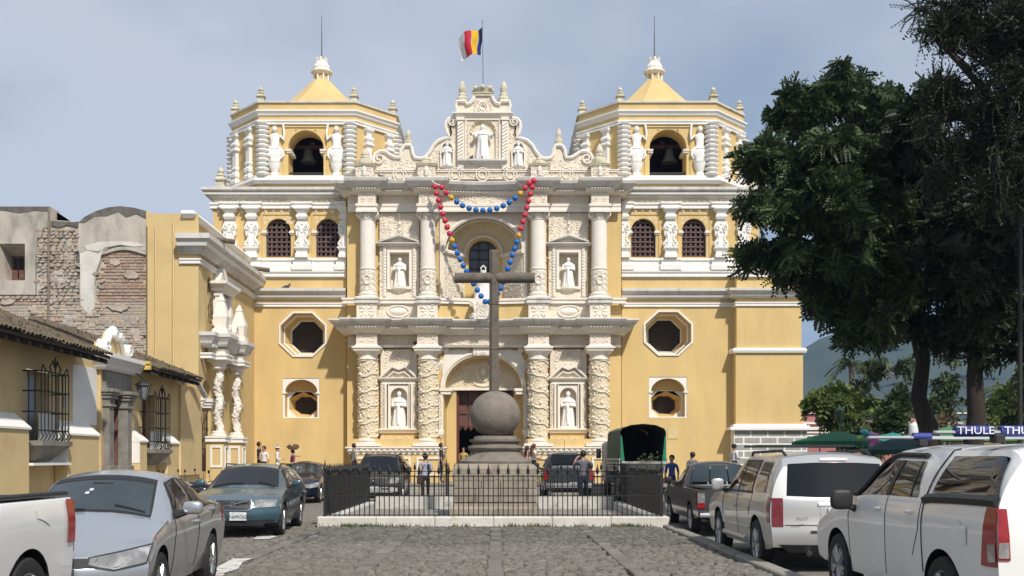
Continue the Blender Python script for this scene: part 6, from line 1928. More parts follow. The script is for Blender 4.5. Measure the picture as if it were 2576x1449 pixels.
 def top(s,x0,x1,k0,k1,nm,m,e=.008,par=None,inset=0.0):
  "panel right across the top from x0 to x1 (windscreen, roof glass, bonnet line)"
  mb=MB()
  def fn(u,v):
   x=x0+(x1-x0)*v;k=k0+(k1-k0)*v;sg=2*u-1
   return s.S(x,3-abs(sg)*k,1 if sg>=0 else-1,e)
  if nm in('windscreen','rear_window'):s.top(x0-.035 if x1>x0 else x0,x1+.03,min(1.02,k0+.04),min(1.02,k1+.05),'window_seal',TRIM,e*.55)
  mb.grid(fn,20,10);return mb.build(nm,m,par or s.t,40,True)
 def capp(s,pts_lo,pts_hi,nm,m,rear=False,e=.008,nu=10,nv=5,par=None,smooth=40):
  "panel on the nose or tail between two (y, z) lines"
  mb=MB();x=s.L if rear else 0
  lo,hi=np.array(pts_lo),np.array(pts_hi)
  def fn(u,v):
   t=u*(len(lo)-1);i=min(len(lo)-2,int(t));k=t-i
   a=lo[i]+(lo[i+1]-lo[i])*k;b=hi[i]+(hi[i+1]-hi[i])*k;p=a+(b-a)*v
   q=s.warp(x,float(p[0]),float(p[1]));return(q[0]+(e if rear else-e),q[1],q[2])
  mb.grid(fn,nu,nv);return mb.build(nm,m,par or s.t,smooth,True)
 def line(s,pts,side=1,w=.0045,nm='panel_gap',m=None,e=.001):
  mb=MB();a_=np.array(pts);n_=len(pts);P_=[s.S(float(np.interp(t,range(n_),a_[:,0])),float(np.interp(t,range(n_),a_[:,1])),side,e)for t in np.linspace(0,n_-1,26)];mb.tube(P_,w,5);return mb.build(nm,m or GAP,s.t,None,True)
 def block(s,x0,x1,y0,y1,z0,z1,nm,m,b=.012,par=None):
  mb=MB();mb.bev(x0,x1,y0,y1,z0,z1,b);return mb.build(nm,m,par or s.t,40,True)
 def make_wheels(s,tw,rim,rr_):
  r=s.rw;t=MB()
  pr=[(r*.62,-tw*.42),(r*.80,-tw*.50),(r*.95,-tw*.48),(r,-tw*.36),(r,tw*.36),(r*.95,tw*.48),(r*.80,tw*.50),(r*.62,tw*.42)]
  t.lathe(pr,0,0,28,cap=False);t.v=[(x,z,y)for x,y,z in t.v]
  tm=mk(t,'wheel',TYRE,40)
  g=MB();R1=r*rr_
  pr=[(R1,-tw*.46),(R1*.93,-tw*.40),(R1*.9,-tw*.15),(R1*.5,-tw*.15),(.0001,-tw*.15)]
  g.lathe(pr,0,0,24,cap=False)
  for k in range(5):
   a=2*PI*k/5
   for o_ in(-.16,.16):
    p0=(math.sin(a)*R1*.15,-math.cos(a)*R1*.15,-tw*.40);p1=(math.sin(a+o_)*R1*.93,-math.cos(a+o_)*R1*.93,-tw*.40)
    g.tube([p0,p1],[R1*.13,R1*.09],5)
  g.lathe([(R1*.20,-tw*.20),(R1*.20,-tw*.44),(.0001,-tw*.46)],0,0,12,cap=False)
  g.v=[(x,z,y)for x,y,z in g.v];gm=mk(g,'rim',rim,35)
  w_in=MB()
  for i,xa in enumerate(s.wheels):
   wy_=s.f(s._ws,xa)-tw/2-.015
   for sd in(1,-1):
    o=bpy.data.objects.new('wheel',tm);COL.objects.link(o);o.parent=s.t;o.location=(xa,sd*wy_,r);o.rotation_euler=(0,0,PI if sd>0 else 0)
    k=bpy.data.objects.new('rim',gm);COL.objects.link(k);k.parent=o
    l=MB();n=14;ra=s.archr+.012
    A=[(xa-ra*math.cos(PI*j/n),sd*(s.f(s._ws,xa)-.035),r+ra*math.sin(PI*j/n))for j in range(n+1)]
    B=[(p[0],sd*(s.f(s._ws,xa)-.34),p[2])for p in A]
    A=[(A[0][0],A[0][1],s.clear)]+A+[(A[-1][0],A[-1][1],s.clear)];B=[(B[0][0],B[0][1],s.clear)]+B+[(B[-1][0],B[-1][1],s.clear)]
    l.bridge(A,B,False);l.add(B,[tuple(range(len(B)))]);l.build('wheel_arch_liner',TRIM,s.t,None,True)
 def mirror(s,x,z,y,m,size=(.10,.22,.15),sides=(1,-1)):
  for sd in sides:
   mb=MB();a,b,c=size
   mb.ball((0,0,0),.5,12,8);mb.v=[tuple(math.copysign(.5*(abs(q_)*2)**.55,q_)for q_ in p)for p in mb.v];mb.v=[(p[0]*a*(1.15 if p[0]<0 else.6),p[1]*b*sd,p[2]*c*(1 if p[2]<0 else.95))for p in mb.v];mb.xf(Matrix.Translation((x,sd*(y+b*.55),z+c*.3)))
   o=mb.build('mirror',m,s.t,60,True)
   mb=MB();mb.tube([(x,sd*(y-.08),z-c*.25),(x,sd*(y+b*.3),z)],[.05,.03],6);mb.build('mirror_arm',TRIM,o,None,True)
 def handle(s,x,q,m,sides=(1,-1)):
  for sd in sides:
   p=Vector(s.S(x,q,sd,.0));mb=MB();mb.bev(x-.09,x+.09,p.y-.02 if sd>0 else p.y-.035,p.y+.035 if sd>0 else p.y+.02,p.z-.016,p.z+.016,.008);mb.build('door_handle',m,s.t,40,True)
 def plate(s,z,txt,rear=False,y=0,w=.33,h=.165):
  x=s.L if rear else 0;q=s.warp(x,y,z);xx=q[0]+(.02 if rear else-.02)
  mb=MB();mb.bev(min(xx,xx+(.012 if rear else-.012)),max(xx,xx+(.012 if rear else-.012)),y-w/2,y+w/2,z-h/2,z+h/2,.003);pl=mb.build('number_plate',PLT,s.t,None,True)
  me=text_mesh(txt,.085,'plate_number',mat('plate_ink',(0.03,0.05,0.07),.6));o=bpy.data.objects.new('plate_number',me);COL.objects.link(o);o.parent=pl
  xx+=.016 if rear else-.016
  o.location=(xx,y,z-.01);o.rotation_euler=(PI/2,0,PI/2 if rear else-PI/2)
 def badge(s,txt,size,x,y,z,rot,m,nm='badge'):
  me=text_mesh(txt,size,nm,m);o=bpy.data.objects.new(nm,me);COL.objects.link(o);o.parent=s.t;o.location=(x,y,z);o.rotation_euler=rot
 def sidewin(s,x0,x1,x2,x3,m,posts=(),q0=1.12,q1=1.90,ends=None):
  for sd in(1,-1):
   s.patch([(x0-.07,q0-.06),(x1+.06,q0-.06)],[(x2-.04,q1+.05),(x3+.05,q1+.05)],'window_seal',TRIM,sd,.003,24,6)
   g_=s.patch([(x0,q0),(x1,q0)],[(x2,q1),(x3,q1)],'side_window',m,sd,.007,24,6)
   for xp in posts:
    lo=x0+(x1-x0)*(xp-x0)/(x1-x0);up=lo*.75+.25*(x2+(x3-x2)*(xp-x0)/(x1-x0))
    s.patch([(lo-.035,q0),(lo+.035,q0)],[(up-.03,q1),(up+.03,q1)],'door_pillar',TRIM,sd,.011,2,6)
SILV=paint('silver_paint',(0.43,0.45,0.475),.6,.30)
TEAL=paint('teal_blue_paint',(0.050,0.105,0.125),.45,.28)
DBLU=paint('midnight_blue_paint',(0.010,0.014,0.035),.3,.25)
BRNZ=paint('dark_bronze_paint',(0.045,0.042,0.035),.4,.3)
DGRY=paint('dark_slate_paint',(0.050,0.058,0.066),.4,.35)
OLDG=paint('old_grey_paint',(0.055,0.058,0.060),.3,.40)
DUST=(0.42,0.36,0.27)
SUVP=paint('dusty_silver_paint',(0.50,0.50,0.495),.4,.32,(DUST,.2,1.3,.45))
WHTP=paint('dusty_white_paint',(0.84,0.835,0.81),0,.32,(DUST,.2,1.25,.30))
WHT2=paint('white_paint',(0.80,0.79,0.76),0,.32,(DUST,.2,1.1,.25))
HP=PI/2
# ---- silver saloon, nose to the camera
def saloon(name,label,pm,loc,rz,group):
 c=Car(name,label,4.62,.888,[(0,.66),(.10,.74),(.5,.84),(1.15,.98),(1.32,1.02),(2.12,1.40),(2.6,1.46),(3.1,1.43),(4.02,1.10),(4.5,1.07),(4.62,.98)],[(0,.62),(.5,.76),(1.2,.90),(1.8,.93),(3.5,.99),(4.2,1.0),(4.62,.93)],[(0,.60),(1.15,.66),(1.35,.655),(2.15,.57),(3.0,.56),(4.0,.60),(4.62,.62)],(.95,3.62),.315,pm=pm,loc=loc,rz=rz,group=group,fdx=((.2,.02),(.45,0),(.55,.0),(.66,.10),(.75,.22)),rdx=((.3,.05),(.5,0),(.8,.02),(1.05,.08)),fb=.38,rb=.25)
 c.top(1.36,2.10,.98,.90,'windscreen',WGL);c.top(3.15,3.98,.86,.94,'rear_window',TGL)
 c.sidewin(1.62,3.95,2.18,3.30,TGL,(2.72,),1.10,1.88)
 for sd in(1,-1):
  c.patch([(.02,.72),(.28,.76),(.60,.88)],[(.02,1.0),(.35,1.0),(.74,1.0)],'headlamp',LAMP,sd,.008,12,4)
  c.patch([(.62,.86),(.70,.90)],[(.62,1.0),(.78,1.0)],'side_marker',REDL,sd,.012,3,3)
  c.patch([(4.25,.70),(4.58,.70)],[(4.2,.98),(4.58,.98)],'tail_lamp',REDL,sd)
  c.line([(2.72,1.1),(2.74,.7),(2.70,.12)],sd);c.line([(1.62,1.05),(1.50,.7),(1.52,.12)],sd);c.line([(3.9,1.1),(3.75,.8),(3.45,.55)],sd)
  c.line([(.78,1.0),(1.2,1.02),(1.40,1.15)],sd)
  c.capp([(sd*.40,.585),(sd*.62,.53),(sd*.86,.58)],[(sd*.40,.64),(sd*.62,.68),(sd*.87,.735)],'headlamp_inner',LAMP,e=.012);c.capp([(sd*.38,.575),(sd*.62,.515),(sd*.87,.565)],[(sd*.38,.65),(sd*.62,.695),(sd*.875,.75)],'headlamp_seal',TRIM,e=.008)
 c.handle(2.55,.86,pm);c.handle(3.55,.88,pm)
 c.mirror(1.72,1.0,.90,pm)
 c.capp([(-.55,.56),(.55,.56)],[(-.58,.64),(.58,.64)],'grille',TRIM,e=.012);c.capp([(-.45,.26),(.45,.26)],[(-.62,.46),(.62,.46)],'lower_grille',TRIM,e=.012)
 c.line([(1.35,2.05),(1.36,2.5),(1.36,2.95)],1,.012,'wiper',TRIM,.012);c.line([(1.40,2.1),(1.46,2.6)],-1,.012,'wiper',TRIM,.012)
 c.top(2.00,2.085,.91,.895,'tinted_band',TRIM,.011)
 p_=c.S(1.93,2.93,1,.014);mb=MB();mb.bev(p_[0]-.02,p_[0]+.02,-.11,.11,p_[2]-.05,p_[2]-.0,.01);mb.build('rear_view_mirror',TRIM,c.t,40,True)
 for(xa_,ka_)in((1.75,.10),(1.68,.14)):
  b=MB();b.grid(lambda u,v:c.S(xa_+.05*v,3-(ka_+.07*u),1,.013),2,2);b.build('windscreen_sticker',PLT,c.t,None,True)
 c.plate(.42,'P 482FKD')
 return c
COR=saloon('parked_car','silver saloon with its nose to the camera, beside the white pickup bed',SILV,(-4.26,9.95,0),HP+.07,'cars parked on the left')
# ---- teal estate
c=Car('parked_car','teal blue estate car with chrome grille, parked behind the silver saloon',4.72,.90,[(0,.66),(.08,.74),(.5,.84),(1.3,.98),(1.45,1.02),(2.2,1.40),(2.7,1.47),(3.6,1.46),(4.3,1.40),(4.72,1.22)],[(0,.62),(.5,.76),(1.2,.90),(1.8,.93),(4.2,.97),(4.72,.93)],[(0,.66),(1.3,.70),(1.5,.68),(2.25,.60),(3.6,.60),(4.72,.64)],(.93,3.69),.32,pm=TEAL,loc=(-5.22,20.9,0),rz=HP+.06,fdx=((.2,.02),(.4,-.02),(.55,-.02),(.60,.04),(.78,.10)),rdx=((.3,.03),(.6,0),(1.0,.05),(1.4,.38)),fb=.26,rb=.10,group='cars parked on the left')
c.top(1.50,2.18,.99,.93,'windscreen',TGL)
c.sidewin(1.72,4.45,2.28,4.20,TGL,(2.8,3.65),1.10,1.86)
for sd in(1,-1):
 c.capp([(sd*.42,.60),(sd*.80,.62)],[(sd*.42,.76),(sd*.84,.76)],'headlamp',LAMP,e=.012);c.patch([(.02,.72),(.20,.72)],[(.02,1.0),(.24,1.0)],'headlamp_wrap',LAMP,sd,.008,4,3)
 c.line([(2.8,1.1),(2.8,.7),(2.78,.12)],sd);c.line([(1.7,1.05),(1.56,.7),(1.56,.12)],sd);c.line([(3.7,1.1),(3.62,.8),(3.4,.6)],sd)
 c.line([(.15,.42),(2.0,.42),(4.5,.42)],sd,.014,'rub_strip',TRIM)
 mb=MB();mb.tube([c.S(2.4,2.05,sd,.01),tuple(Vector(c.S(2.55,2.05,sd,.07))),tuple(Vector(c.S(4.0,2.05,sd,.07))),c.S(4.2,2.05,sd,.01)],.016,6);mb.build('roof_rail',TRIM,c.t,None,True)
 c.capp([(sd*.30,.27),(sd*.80,.30)],[(sd*.30,.36),(sd*.80,.37)],'fog_lamp',TRIM,e=.01)
c.handle(2.6,.86,TEAL);c.handle(3.5,.88,TEAL);c.mirror(1.85,1.0,.90,TEAL)
gr=c.capp([(-.34,.58),(.34,.58)],[(-.36,.75),(.36,.75)],'grille',TRIM,e=.016)
mb=MB();mb.tube([(-.03+.0,y,z)for y,z in((-.36,.58),(-.38,.70),(-.34,.76),(.34,.76),(.38,.70),(.36,.58),(.28,.555),(-.28,.555),(-.36,.58))],.018,6);mb.v=[(c.warp(0,y,z)[0]-.02,y,z)for x,y,z in mb.v];mb.build('grille_surround',CHR,gr,None,True)
mb=MB();mb.tube([(c.warp(0,0,.66)[0]-.03,-.30,.74),(c.warp(0,0,.66)[0]-.03,.30,.59)],.012,5);mb.tube([(c.warp(0,0,.66)[0]-.036,.04*math.cos(a),.665+.04*math.sin(a))for a in[2*PI*i/14 for i in range(15)]],.009,5);mb.build('emblem',CHR,gr,None,True)
for k in range(9):
 mb=MB();y=-.30+.075*k;mb.box(c.warp(0,y,.66)[0]-.022,c.warp(0,y,.66)[0]-.016,y-.008,y+.008,.59,.745);mb.build('grille_slat',mat('grille_grey',(0.10,0.10,0.10),.4,metal=.6),gr,None,True)
c.capp([(-.60,.25),(.60,.25)],[(-.60,.35),(.60,.35)],'lower_grille',TRIM,e=.008)
c.line([(.0,.14),(.2,.14)],1,.01,'bumper_lip',CHR)
c.plate(.44,'P-609CXZ',y=-.12)
c.line([(1.48,2.0),(1.52,2.5),(1.50,2.95)],1,.012,'wiper',TRIM,.014);c.line([(1.50,2.1),(1.56,2.6)],-1,.012,'wiper',TRIM,.014)
# ---- dark blue saloon far behind
c=saloon('parked_car','dark blue car half hidden behind the teal estate',DBLU,(-7.1,36.5,0),HP,'cars parked on the left')
mb=MB()
for y in(-.45,.1):mb.box(2.02,2.03,y,y+.14,1.30,1.34)
# ---- off-road cars
def suv(name,label,pm,loc,rz,H=1.7,L=4.3,W=.87,group=None):
 return Car(name,label,L,W,[(0,.80),(.06,.92),(.4,1.00),(1.05,1.08),(1.2,1.12),(1.95,H-.10),(2.4,H),(L-.6,H-.02),(L-.15,H-.10),(L,H-.25)],[(0,.78),(.5,.92),(1.2,1.02),(2,1.04),(L-.3,1.08),(L,1.05)],[(0,W*.76),(1.1,W*.78),(2.0,W*.66),(L-.6,W*.68),(L,W*.72)],(.82,L-.85),.35,clear=.30,pm=pm,loc=loc,rz=rz,fdx=((.3,.05),(.5,-.02),(.7,0),(.95,.06)),rdx=((.3,.05),(.6,0),(1.0,.03),(H,.30)),fb=.20,rb=.08,group=group)
c=suv('parked_car','dark bronze compact off-road car behind the railing, nose to the camera',BRNZ,(-3.98,34.0,0),HP,1.74,4.1,.88,'cars parked behind the railing')
c.top(1.25,1.93,.99,.95,'windscreen',TGL);c.sidewin(1.4,3.7,1.98,3.5,TGL,(2.4,3.1))
for sd in(1,-1):
 c.capp([(sd*.45,.74),(sd*.82,.78)],[(sd*.48,.90),(sd*.82,.95)],'headlamp',LAMP,e=.012);c.patch([(.02,.8),(.3,.85)],[(.02,1.0),(.35,1.0)],'headlamp_wrap',LAMP,sd)
 mb=MB();mb.tube([c.S(2.0,2.1,sd,.01),c.S(2.15,2.1,sd,.06),c.S(3.5,2.1,sd,.06),c.S(3.7,2.1,sd,.01)],.018,6);mb.build('roof_rail',TRIM,c.t,None,True)
c.capp([(-.42,.74),(.42,.74)],[(-.45,.90),(.45,.90)],'grille',TRIM,e=.016)
g_=c.capp([(-.62,.46),(.62,.46)],[(-.64,.64),(.64,.64)],'bumper_guard',mat('dull_silver',(0.42,0.42,0.40),.45,.1,metal=.5),e=.03)
c.capp([(-.75,.50),(.75,.50)],[(-.75,.62),(.75,.62)],'bumper',MATS['dull_silver'],e=.02)
for y in(-.36,.36):c.capp([(y-.13,.56),(y+.13,.56)],[(y-.13,.61),(y+.13,.61)],'bumper_vent',TRIM,e=.036,nu=2,nv=1)
mb=MB();mb.ball((c.warp(0,0,.82)[0]-.03,0,.82),.07,10,6,.7);mb.build('emblem',CHR,c.t,None,True)
c.mirror(1.5,1.12,.88,TRIM,(.12,.2,.2));c.plate(.60,'P 217DQL',w=.3)
# ---- pickups
def pickup(name,label,pm,loc,rz,H,L,W,cab1,canopy=False,group=None,rail=1.0,axles=(.95,4.05),rw=.36,belt=1.04,clear=.36):
 zt=[(0,.90),(.06,1.00),(.5,1.06),(1.15,1.13),(1.3,1.16),(2.0,H-.08),(2.4,H),(cab1-.25,H-.02)]
 if canopy:zt+=[(cab1,H-.01),(L-.25,H-.01),(L-.05,H-.05),(L,H-.12)]
 else:zt+=[(cab1-.12,H-.05),(cab1+.04,rail+.06),(cab1+.10,rail+.03),(L,rail+.03)]
 zs=[(0,.88),(.5,1.0),(1.2,belt),(cab1-.1,belt+.02),(cab1+.1,rail if not canopy else belt+.05),(L,rail if not canopy else belt+.06)]
 wt=[(0,W*.78),(1.2,W*.78),(2.0,W*.68),(cab1-.2,W*.68)]+([(L,W*.74)]if canopy else[(cab1,W*.70),(cab1+.08,W*.95),(L,W*.95)])
 return Car(name,label,L,W,zt,zs,wt,axles,rw,clear=clear,pm=pm,loc=loc,rz=rz,tuck=.05,fdx=((.3,.06),(.5,0),(.8,0),(1.05,.06)),rdx=((.3,.02),(.6,0),(1.05,0),(H,.10 if canopy else 0)),fb=.20,rb=.05,group=group)
 # big white pickup with canopy, near right
c=pickup('parked_pickup','dusty white double cab pickup with canopy and roof bars',WHTP,(5.06,14.05,-.10),-HP,1.84,5.25,.925,3.62,True,'cars parked on the right',axles=(.98,4.04),rw=.385,belt=1.24)
HIL=c
c.patch([(1.52,1.08),(3.42,1.08)],[(2.12,1.80),(3.22,1.80)],'side_window',TGL,1,.006,24,6);c.patch([(1.52,1.08),(3.42,1.08)],[(2.12,1.80),(3.22,1.80)],'side_window',TGL,-1,.006,24,6)
for sd in(1,-1):
 c.patch([(2.55,1.08),(2.66,1.08)],[(2.58,1.8),(2.68,1.8)],'door_pillar',TRIM,sd,.012,2,6);c.patch([(3.22,1.08),(3.25,1.08)],[(3.12,1.8),(3.15,1.8)],'door_pillar',TRIM,sd,.012,2,6)
 c.line([(1.55,1.1),(2.13,1.86),(2.5,1.90),(3.2,1.90)],sd,.028,'rain_visor',TRIM,.02)
 c.patch([(3.76,1.14),(5.20,1.14)],[(3.84,1.88),(5.10,1.88)],'canopy_window',TGL,sd,.010,16,6)
 c.line([(3.62,1.02),(4.4,1.05),(5.22,1.05)],sd,.05,'bed_rail',TRIM,.0)
 c.line([(3.62,1.0),(3.60,.5),(3.60,.10)],sd,.008);c.line([(3.63,1.1),(3.66,1.6),(3.72,2.1)],sd,.012)
 c.line([(2.62,1.06),(2.62,.7),(2.58,.10)],sd);c.line([(1.52,1.05),(1.42,.7),(1.44,.10)],sd);c.line([(3.55,1.05),(3.52,.7),(3.35,.4)],sd)
 c.patch([(4.92,.42),(5.25,.40)],[(5.02,.99),(5.25,.99)],'tail_lamp',REDL,sd,.012,6,6);c.patch([(5.08,.45),(5.235,.45)],[(5.08,.62),(5.235,.62)],'reversing_lamp',LAMP,sd,.018,3,3)
 c.capp([(sd*.82,.84),(sd*.925,.84)],[(sd*.84,1.27),(sd*.915,1.27)],'tail_lamp_rear',REDL,True,.012,4,6);c.capp([(sd*.835,.86),(sd*.92,.86)],[(sd*.835,.99),(sd*.915,.99)],'reversing_lamp',LAMP,True,.018,3,3)
 c.patch([(4.42,.60),(4.62,.60)],[(4.42,.78),(4.62,.78)],'fuel_flap' if sd<0 else 'side_flap',WHTP,sd,.008,4,4)
c.handle(2.42,.88,WHTP);c.handle(3.30,.88,WHTP)
c.mirror(1.66,1.14,.93,TRIM,(.14,.26,.24))
c.capp([(-.62,1.36),(.62,1.36)],[(-.56,1.68),(.56,1.68)],'canopy_rear_window',TGL,True,.012)
c.capp([(-.88,.38),(.88,.38)],[(-.88,.54),(.88,.54)],'rear_bumper',TRIM,True,.07);c.capp([(-.70,.60),(.70,.60)],[(-.70,.605),(.70,.605)],'tailgate_gap',GAP,True,.01,4,1)
c.badge('TOYOTA',.15,c.L+.012,.28,1.12,(PI/2,0,PI/2),mat('badge_grey',(0.22,0.22,0.22),.3,metal=.6),'tailgate_lettering')
for sd in(1,-1):
 p=c.S(2.05,.86,sd,.008);c.badge('4x4',.10,1.28,c.S(1.28,.84,sd,.012)[1],c.S(1.28,.84,sd)[2],(PI/2,0,0 if sd<0 else PI),MATS['badge_grey'])
 # roof bars with padded blue sleeves
BAR_=thing('roof_rack','aluminium roof bars with blue lettered pads on the white pickup','roof rack',(5.06,9.9,1.78))
BLUEP=mat('blue_pad_vinyl',(0.018,0.035,0.20),.6,.15,8)
ALU=mat('brushed_aluminium',(0.62,0.63,0.64),.35,.05,metal=.7)
WINK=mat('white_print',(0.78,0.78,0.78),.6)
for(yy,zz)in((11.15,1.80),(9.45,1.815)):
 b=MB();b.bev(3.86,6.0,yy-.035,yy+.035,zz-.012,zz+.02,.01);b.build('bar',ALU,BAR_)
 for xx in(4.42,5.70):
  b=MB();b.bev(xx-.05,xx+.05,yy-.06,yy+.06,zz-.09,zz-.012,.015);b.build('bar_foot',TRIM,BAR_)
for(xa,xb,yy,zz,tx)in((4.04,4.37,9.45,1.815,'THULE'),(4.44,4.80,9.45,1.815,'THULE'),(4.33,4.52,11.15,1.80,None)):
 b=MB();b.tube([(xa,yy,zz+.015),(xb,yy,zz+.015)],.05 if tx else.04,12);pd=b.build('pad',BLUEP,BAR_,40)
 if tx:
  me=text_mesh(tx,.095,'pad_lettering',WINK,.006);o=bpy.data.objects.new('pad_lettering',me);COL.objects.link(o);o.parent=pd;o.matrix_parent_inverse=PINV(pd);o.location=((xa+xb)/2,yy-.051,zz+.018);o.rotation_euler=(PI/2,0,0)
  for i,p in enumerate(me.vertices):p.co.x*=1.15
  # silver off-road wagon
c=Car('parked_car','dusty silver seven seat wagon, tail to the camera, between the two pickups',4.86,.985,[(0,.95),(.06,1.05),(.5,1.10),(1.15,1.17),(1.3,1.20),(1.9,1.68),(2.3,1.78),(4.2,1.78),(4.6,1.74),(4.86,1.62)],[(0,.92),(.5,1.04),(1.2,1.10),(4.4,1.12),(4.86,1.10)],[(0,.76),(1.2,.78),(1.95,.70),(4.4,.72),(4.86,.75)],(.98,3.78),.37,clear=.30,pm=SUVP,loc=(4.96,20.35,-.10),rz=-HP,tuck=.06,fdx=((.3,.05),(.6,0),(1.0,.05)),rdx=((.28,.10),(.42,.02),(.62,.0),(.72,.04),(1.05,.05),(1.75,.33)),fb=.2,rb=.10,group='cars parked on the right')
PIL=c
c.sidewin(1.5,3.42,2.02,3.36,TGL,(2.52,),1.08,1.86)
for sd in(1,-1):
 c.patch([(3.62,1.08),(4.30,1.08)],[(3.56,1.86),(4.12,1.86)],'rear_quarter_window',TGL,sd,.007,10,6)
 c.patch([(4.60,.52),(4.85,.50)],[(4.62,1.0),(4.85,1.0)],'tail_lamp',REDD,sd,.012,5,6);c.capp([(sd*.80,.68),(sd*.96,.68)],[(sd*.80,1.10),(sd*.955,1.10)],'tail_lamp_rear',REDD,True,.012,4,6)
 c.line([(1.3,.34),(2.2,.34),(3.3,.34)],sd,.022,'rub_strip',SUVP);c.line([(2.52,1.08),(2.54,.7),(2.5,.1)],sd);c.line([(3.5,1.08),(3.5,.8),(3.35,.5)],sd);c.line([(1.46,1.0),(1.40,.6),(1.42,.1)],sd)
 mb=MB();mb.tube([c.S(2.1,2.12,sd,.01),c.S(2.25,2.12,sd,.07),c.S(4.1,2.12,sd,.07),c.S(4.3,2.12,sd,.01)],.022,6);mb.build('roof_rail',TRIM,c.t,None,True)
 mb=MB();mb.tube([(1.5,sd*.96,.40),(3.2,sd*.96,.40)],.05,8);mb.build('side_step',ALU,c.t,None,True)
c.handle(2.38,.74,SUVP);c.handle(3.34,.74,SUVP);c.mirror(1.62,1.16,.99,SUVP,(.14,.22,.22))
c.capp([(-.74,1.14),(-.3,1.12),(.3,1.12),(.74,1.14)],[(-.68,1.60),(-.3,1.62),(.3,1.62),(.68,1.60)],'rear_window',TGL,True,.012,14,6)
c.capp([(-.20,1.655),(.20,1.655)],[(-.20,1.69),(.20,1.69)],'high_brake_lamp',REDL,True,.014,4,1)
c.capp([(-.30,1.0),(.30,1.0)],[(-.30,1.05),(.30,1.05)],'tailgate_chrome',CHR,True,.03,6,2);c.capp([(-.27,.80),(.27,.80)],[(-.27,.98),(.27,.98)],'plate_recess',SUVP,True,.006,4,2)
c.capp([(-.78,.70),(.78,.70)],[(-.78,.712),(.78,.712)],'tailgate_gap',GAP,True,.010,8,1);c.capp([(-.70,.30),(.70,.30)],[(-.88,.42),(.88,.42)],'bumper_insert',TRIM,True,.012,8,2);c.capp([(-.42,.60),(.42,.60)],[(-.42,.63),(.42,.63)],'bumper_step',TRIM,True,.014,6,1)
c.plate(.88,'P 731BHT',True);c.badge('PILOT',.065,c.L+.035,-.56,.80,(PI/2,0,PI/2),MATS['badge_grey'])
mb=MB();mb.tube([(c.L-.3,-.45,.30),(c.L+.02,-.45,.30)],.045,10);mb.build('tailpipe',CHR,c.t,None,True)
mb=MB();mb.tube([(3.1,-.8,1.88),(3.1,.8,1.88)],.02,6);mb.tube([(2.3,-.8,1.88),(2.3,.8,1.88)],.02,6);mb.build('cross_bars',TRIM,c.t,None,True)
# old dark pickup, tail to the camera
c=pickup('parked_pickup','old dark grey single cab pickup beside the railing corner',OLDG,(5.02,27.2,-.08),-HP,1.60,4.7,.83,2.85,False,'cars parked on the right',rail=.98,axles=(.9,3.72),rw=.33,belt=.98,clear=.34)
def cab_back(c,xb,w0,w1,z0,z1,n,m):
 b=MB();t=.0
 for k in range(n):
  a,d=-1+2*k/n+.02,-1+2*(k+1)/n-.02
  b=MB();b.add([(xb+.10,a*w0,z0),(xb+.10,d*w0,z0),(xb-.02,d*w1,z1),(xb-.02,a*w1,z1)],[(0,1,2,3)]);b.build('cab_rear_window',m,c.t,None,True)
def bed(c,x0,rail):
 b=MB();w=c.W-.10
 b.box(x0,c.L-.08,-w,w,rail+.034,rail+.038);b.build('bed_interior',TRIM,c.t,None,True)
 for sd in(1,-1):
  b=MB();b.bev(x0,c.L-.01,sd*(w-.01)-.04,sd*(w-.01)+.06,rail+.03,rail+.07,.012);b.build('bed_rail',TRIM,c.t,None,True)
cab_back(c,2.86,.66,.54,1.12,1.50,3,WGL);bed(c,3.0,.98)
c.sidewin(1.5,2.62,1.98,2.5,TGL,(),1.1,1.85)
for sd in(1,-1):
 c.capp([(sd*.66,.60),(sd*.81,.60)],[(sd*.66,.92),(sd*.81,.92)],'tail_lamp',LAMP,True,.014,3,5);c.capp([(sd*.66,.60),(sd*.81,.60)],[(sd*.66,.71),(sd*.81,.71)],'tail_lamp_red',REDL,True,.020,3,3)
 c.patch([(4.48,.45),(4.68,.45)],[(4.48,.95),(4.68,.95)],'side_lamp',REDD,sd,.008,3,4)
b=MB();b.tube([(c.L+.06,-.78,.46),(c.L+.09,0,.46),(c.L+.06,.78,.46)],.06,8);b.build('rear_bumper',CHR,c.t,None,True)
c.mirror(1.6,1.1,.84,TRIM,(.1,.18,.15))
# slate pickup behind the railing
c=pickup('parked_pickup','slate grey double cab pickup behind the railing, tail to the camera',DGRY,(fx(1431,38),43.0,0),-HP,1.80,5.1,.90,3.65,False,'cars parked behind the railing',rail=1.12,axles=(.95,3.95))
cab_back(c,3.62,.66,.54,1.36,1.70,1,TGL);bed(c,3.8,1.12);c.sidewin(1.5,3.4,2.02,3.25,TGL,(2.55,))
for sd in(1,-1):c.capp([(sd*.74,.78),(sd*.885,.78)],[(sd*.74,1.12),(sd*.885,1.12)],'tail_lamp',REDL,True,.014,3,5)
c.capp([(-.80,.52),(.80,.52)],[(-.80,.68),(.80,.68)],'rear_bumper',MATS['dull_silver'],True,.06,8,2);c.plate(.62,'P 180LBC',True,.2);c.mirror(1.65,1.2,.91,TRIM,(.12,.24,.24))
c.badge('4x4',.14,c.L+.016,.0,.98,(PI/2,0,PI/2),CHR)
mb=MB();mb.tube([(2.4,0,1.8),(2.42,0,2.25)],.008,5);mb.build('aerial',TRIM,c.t,None,True)
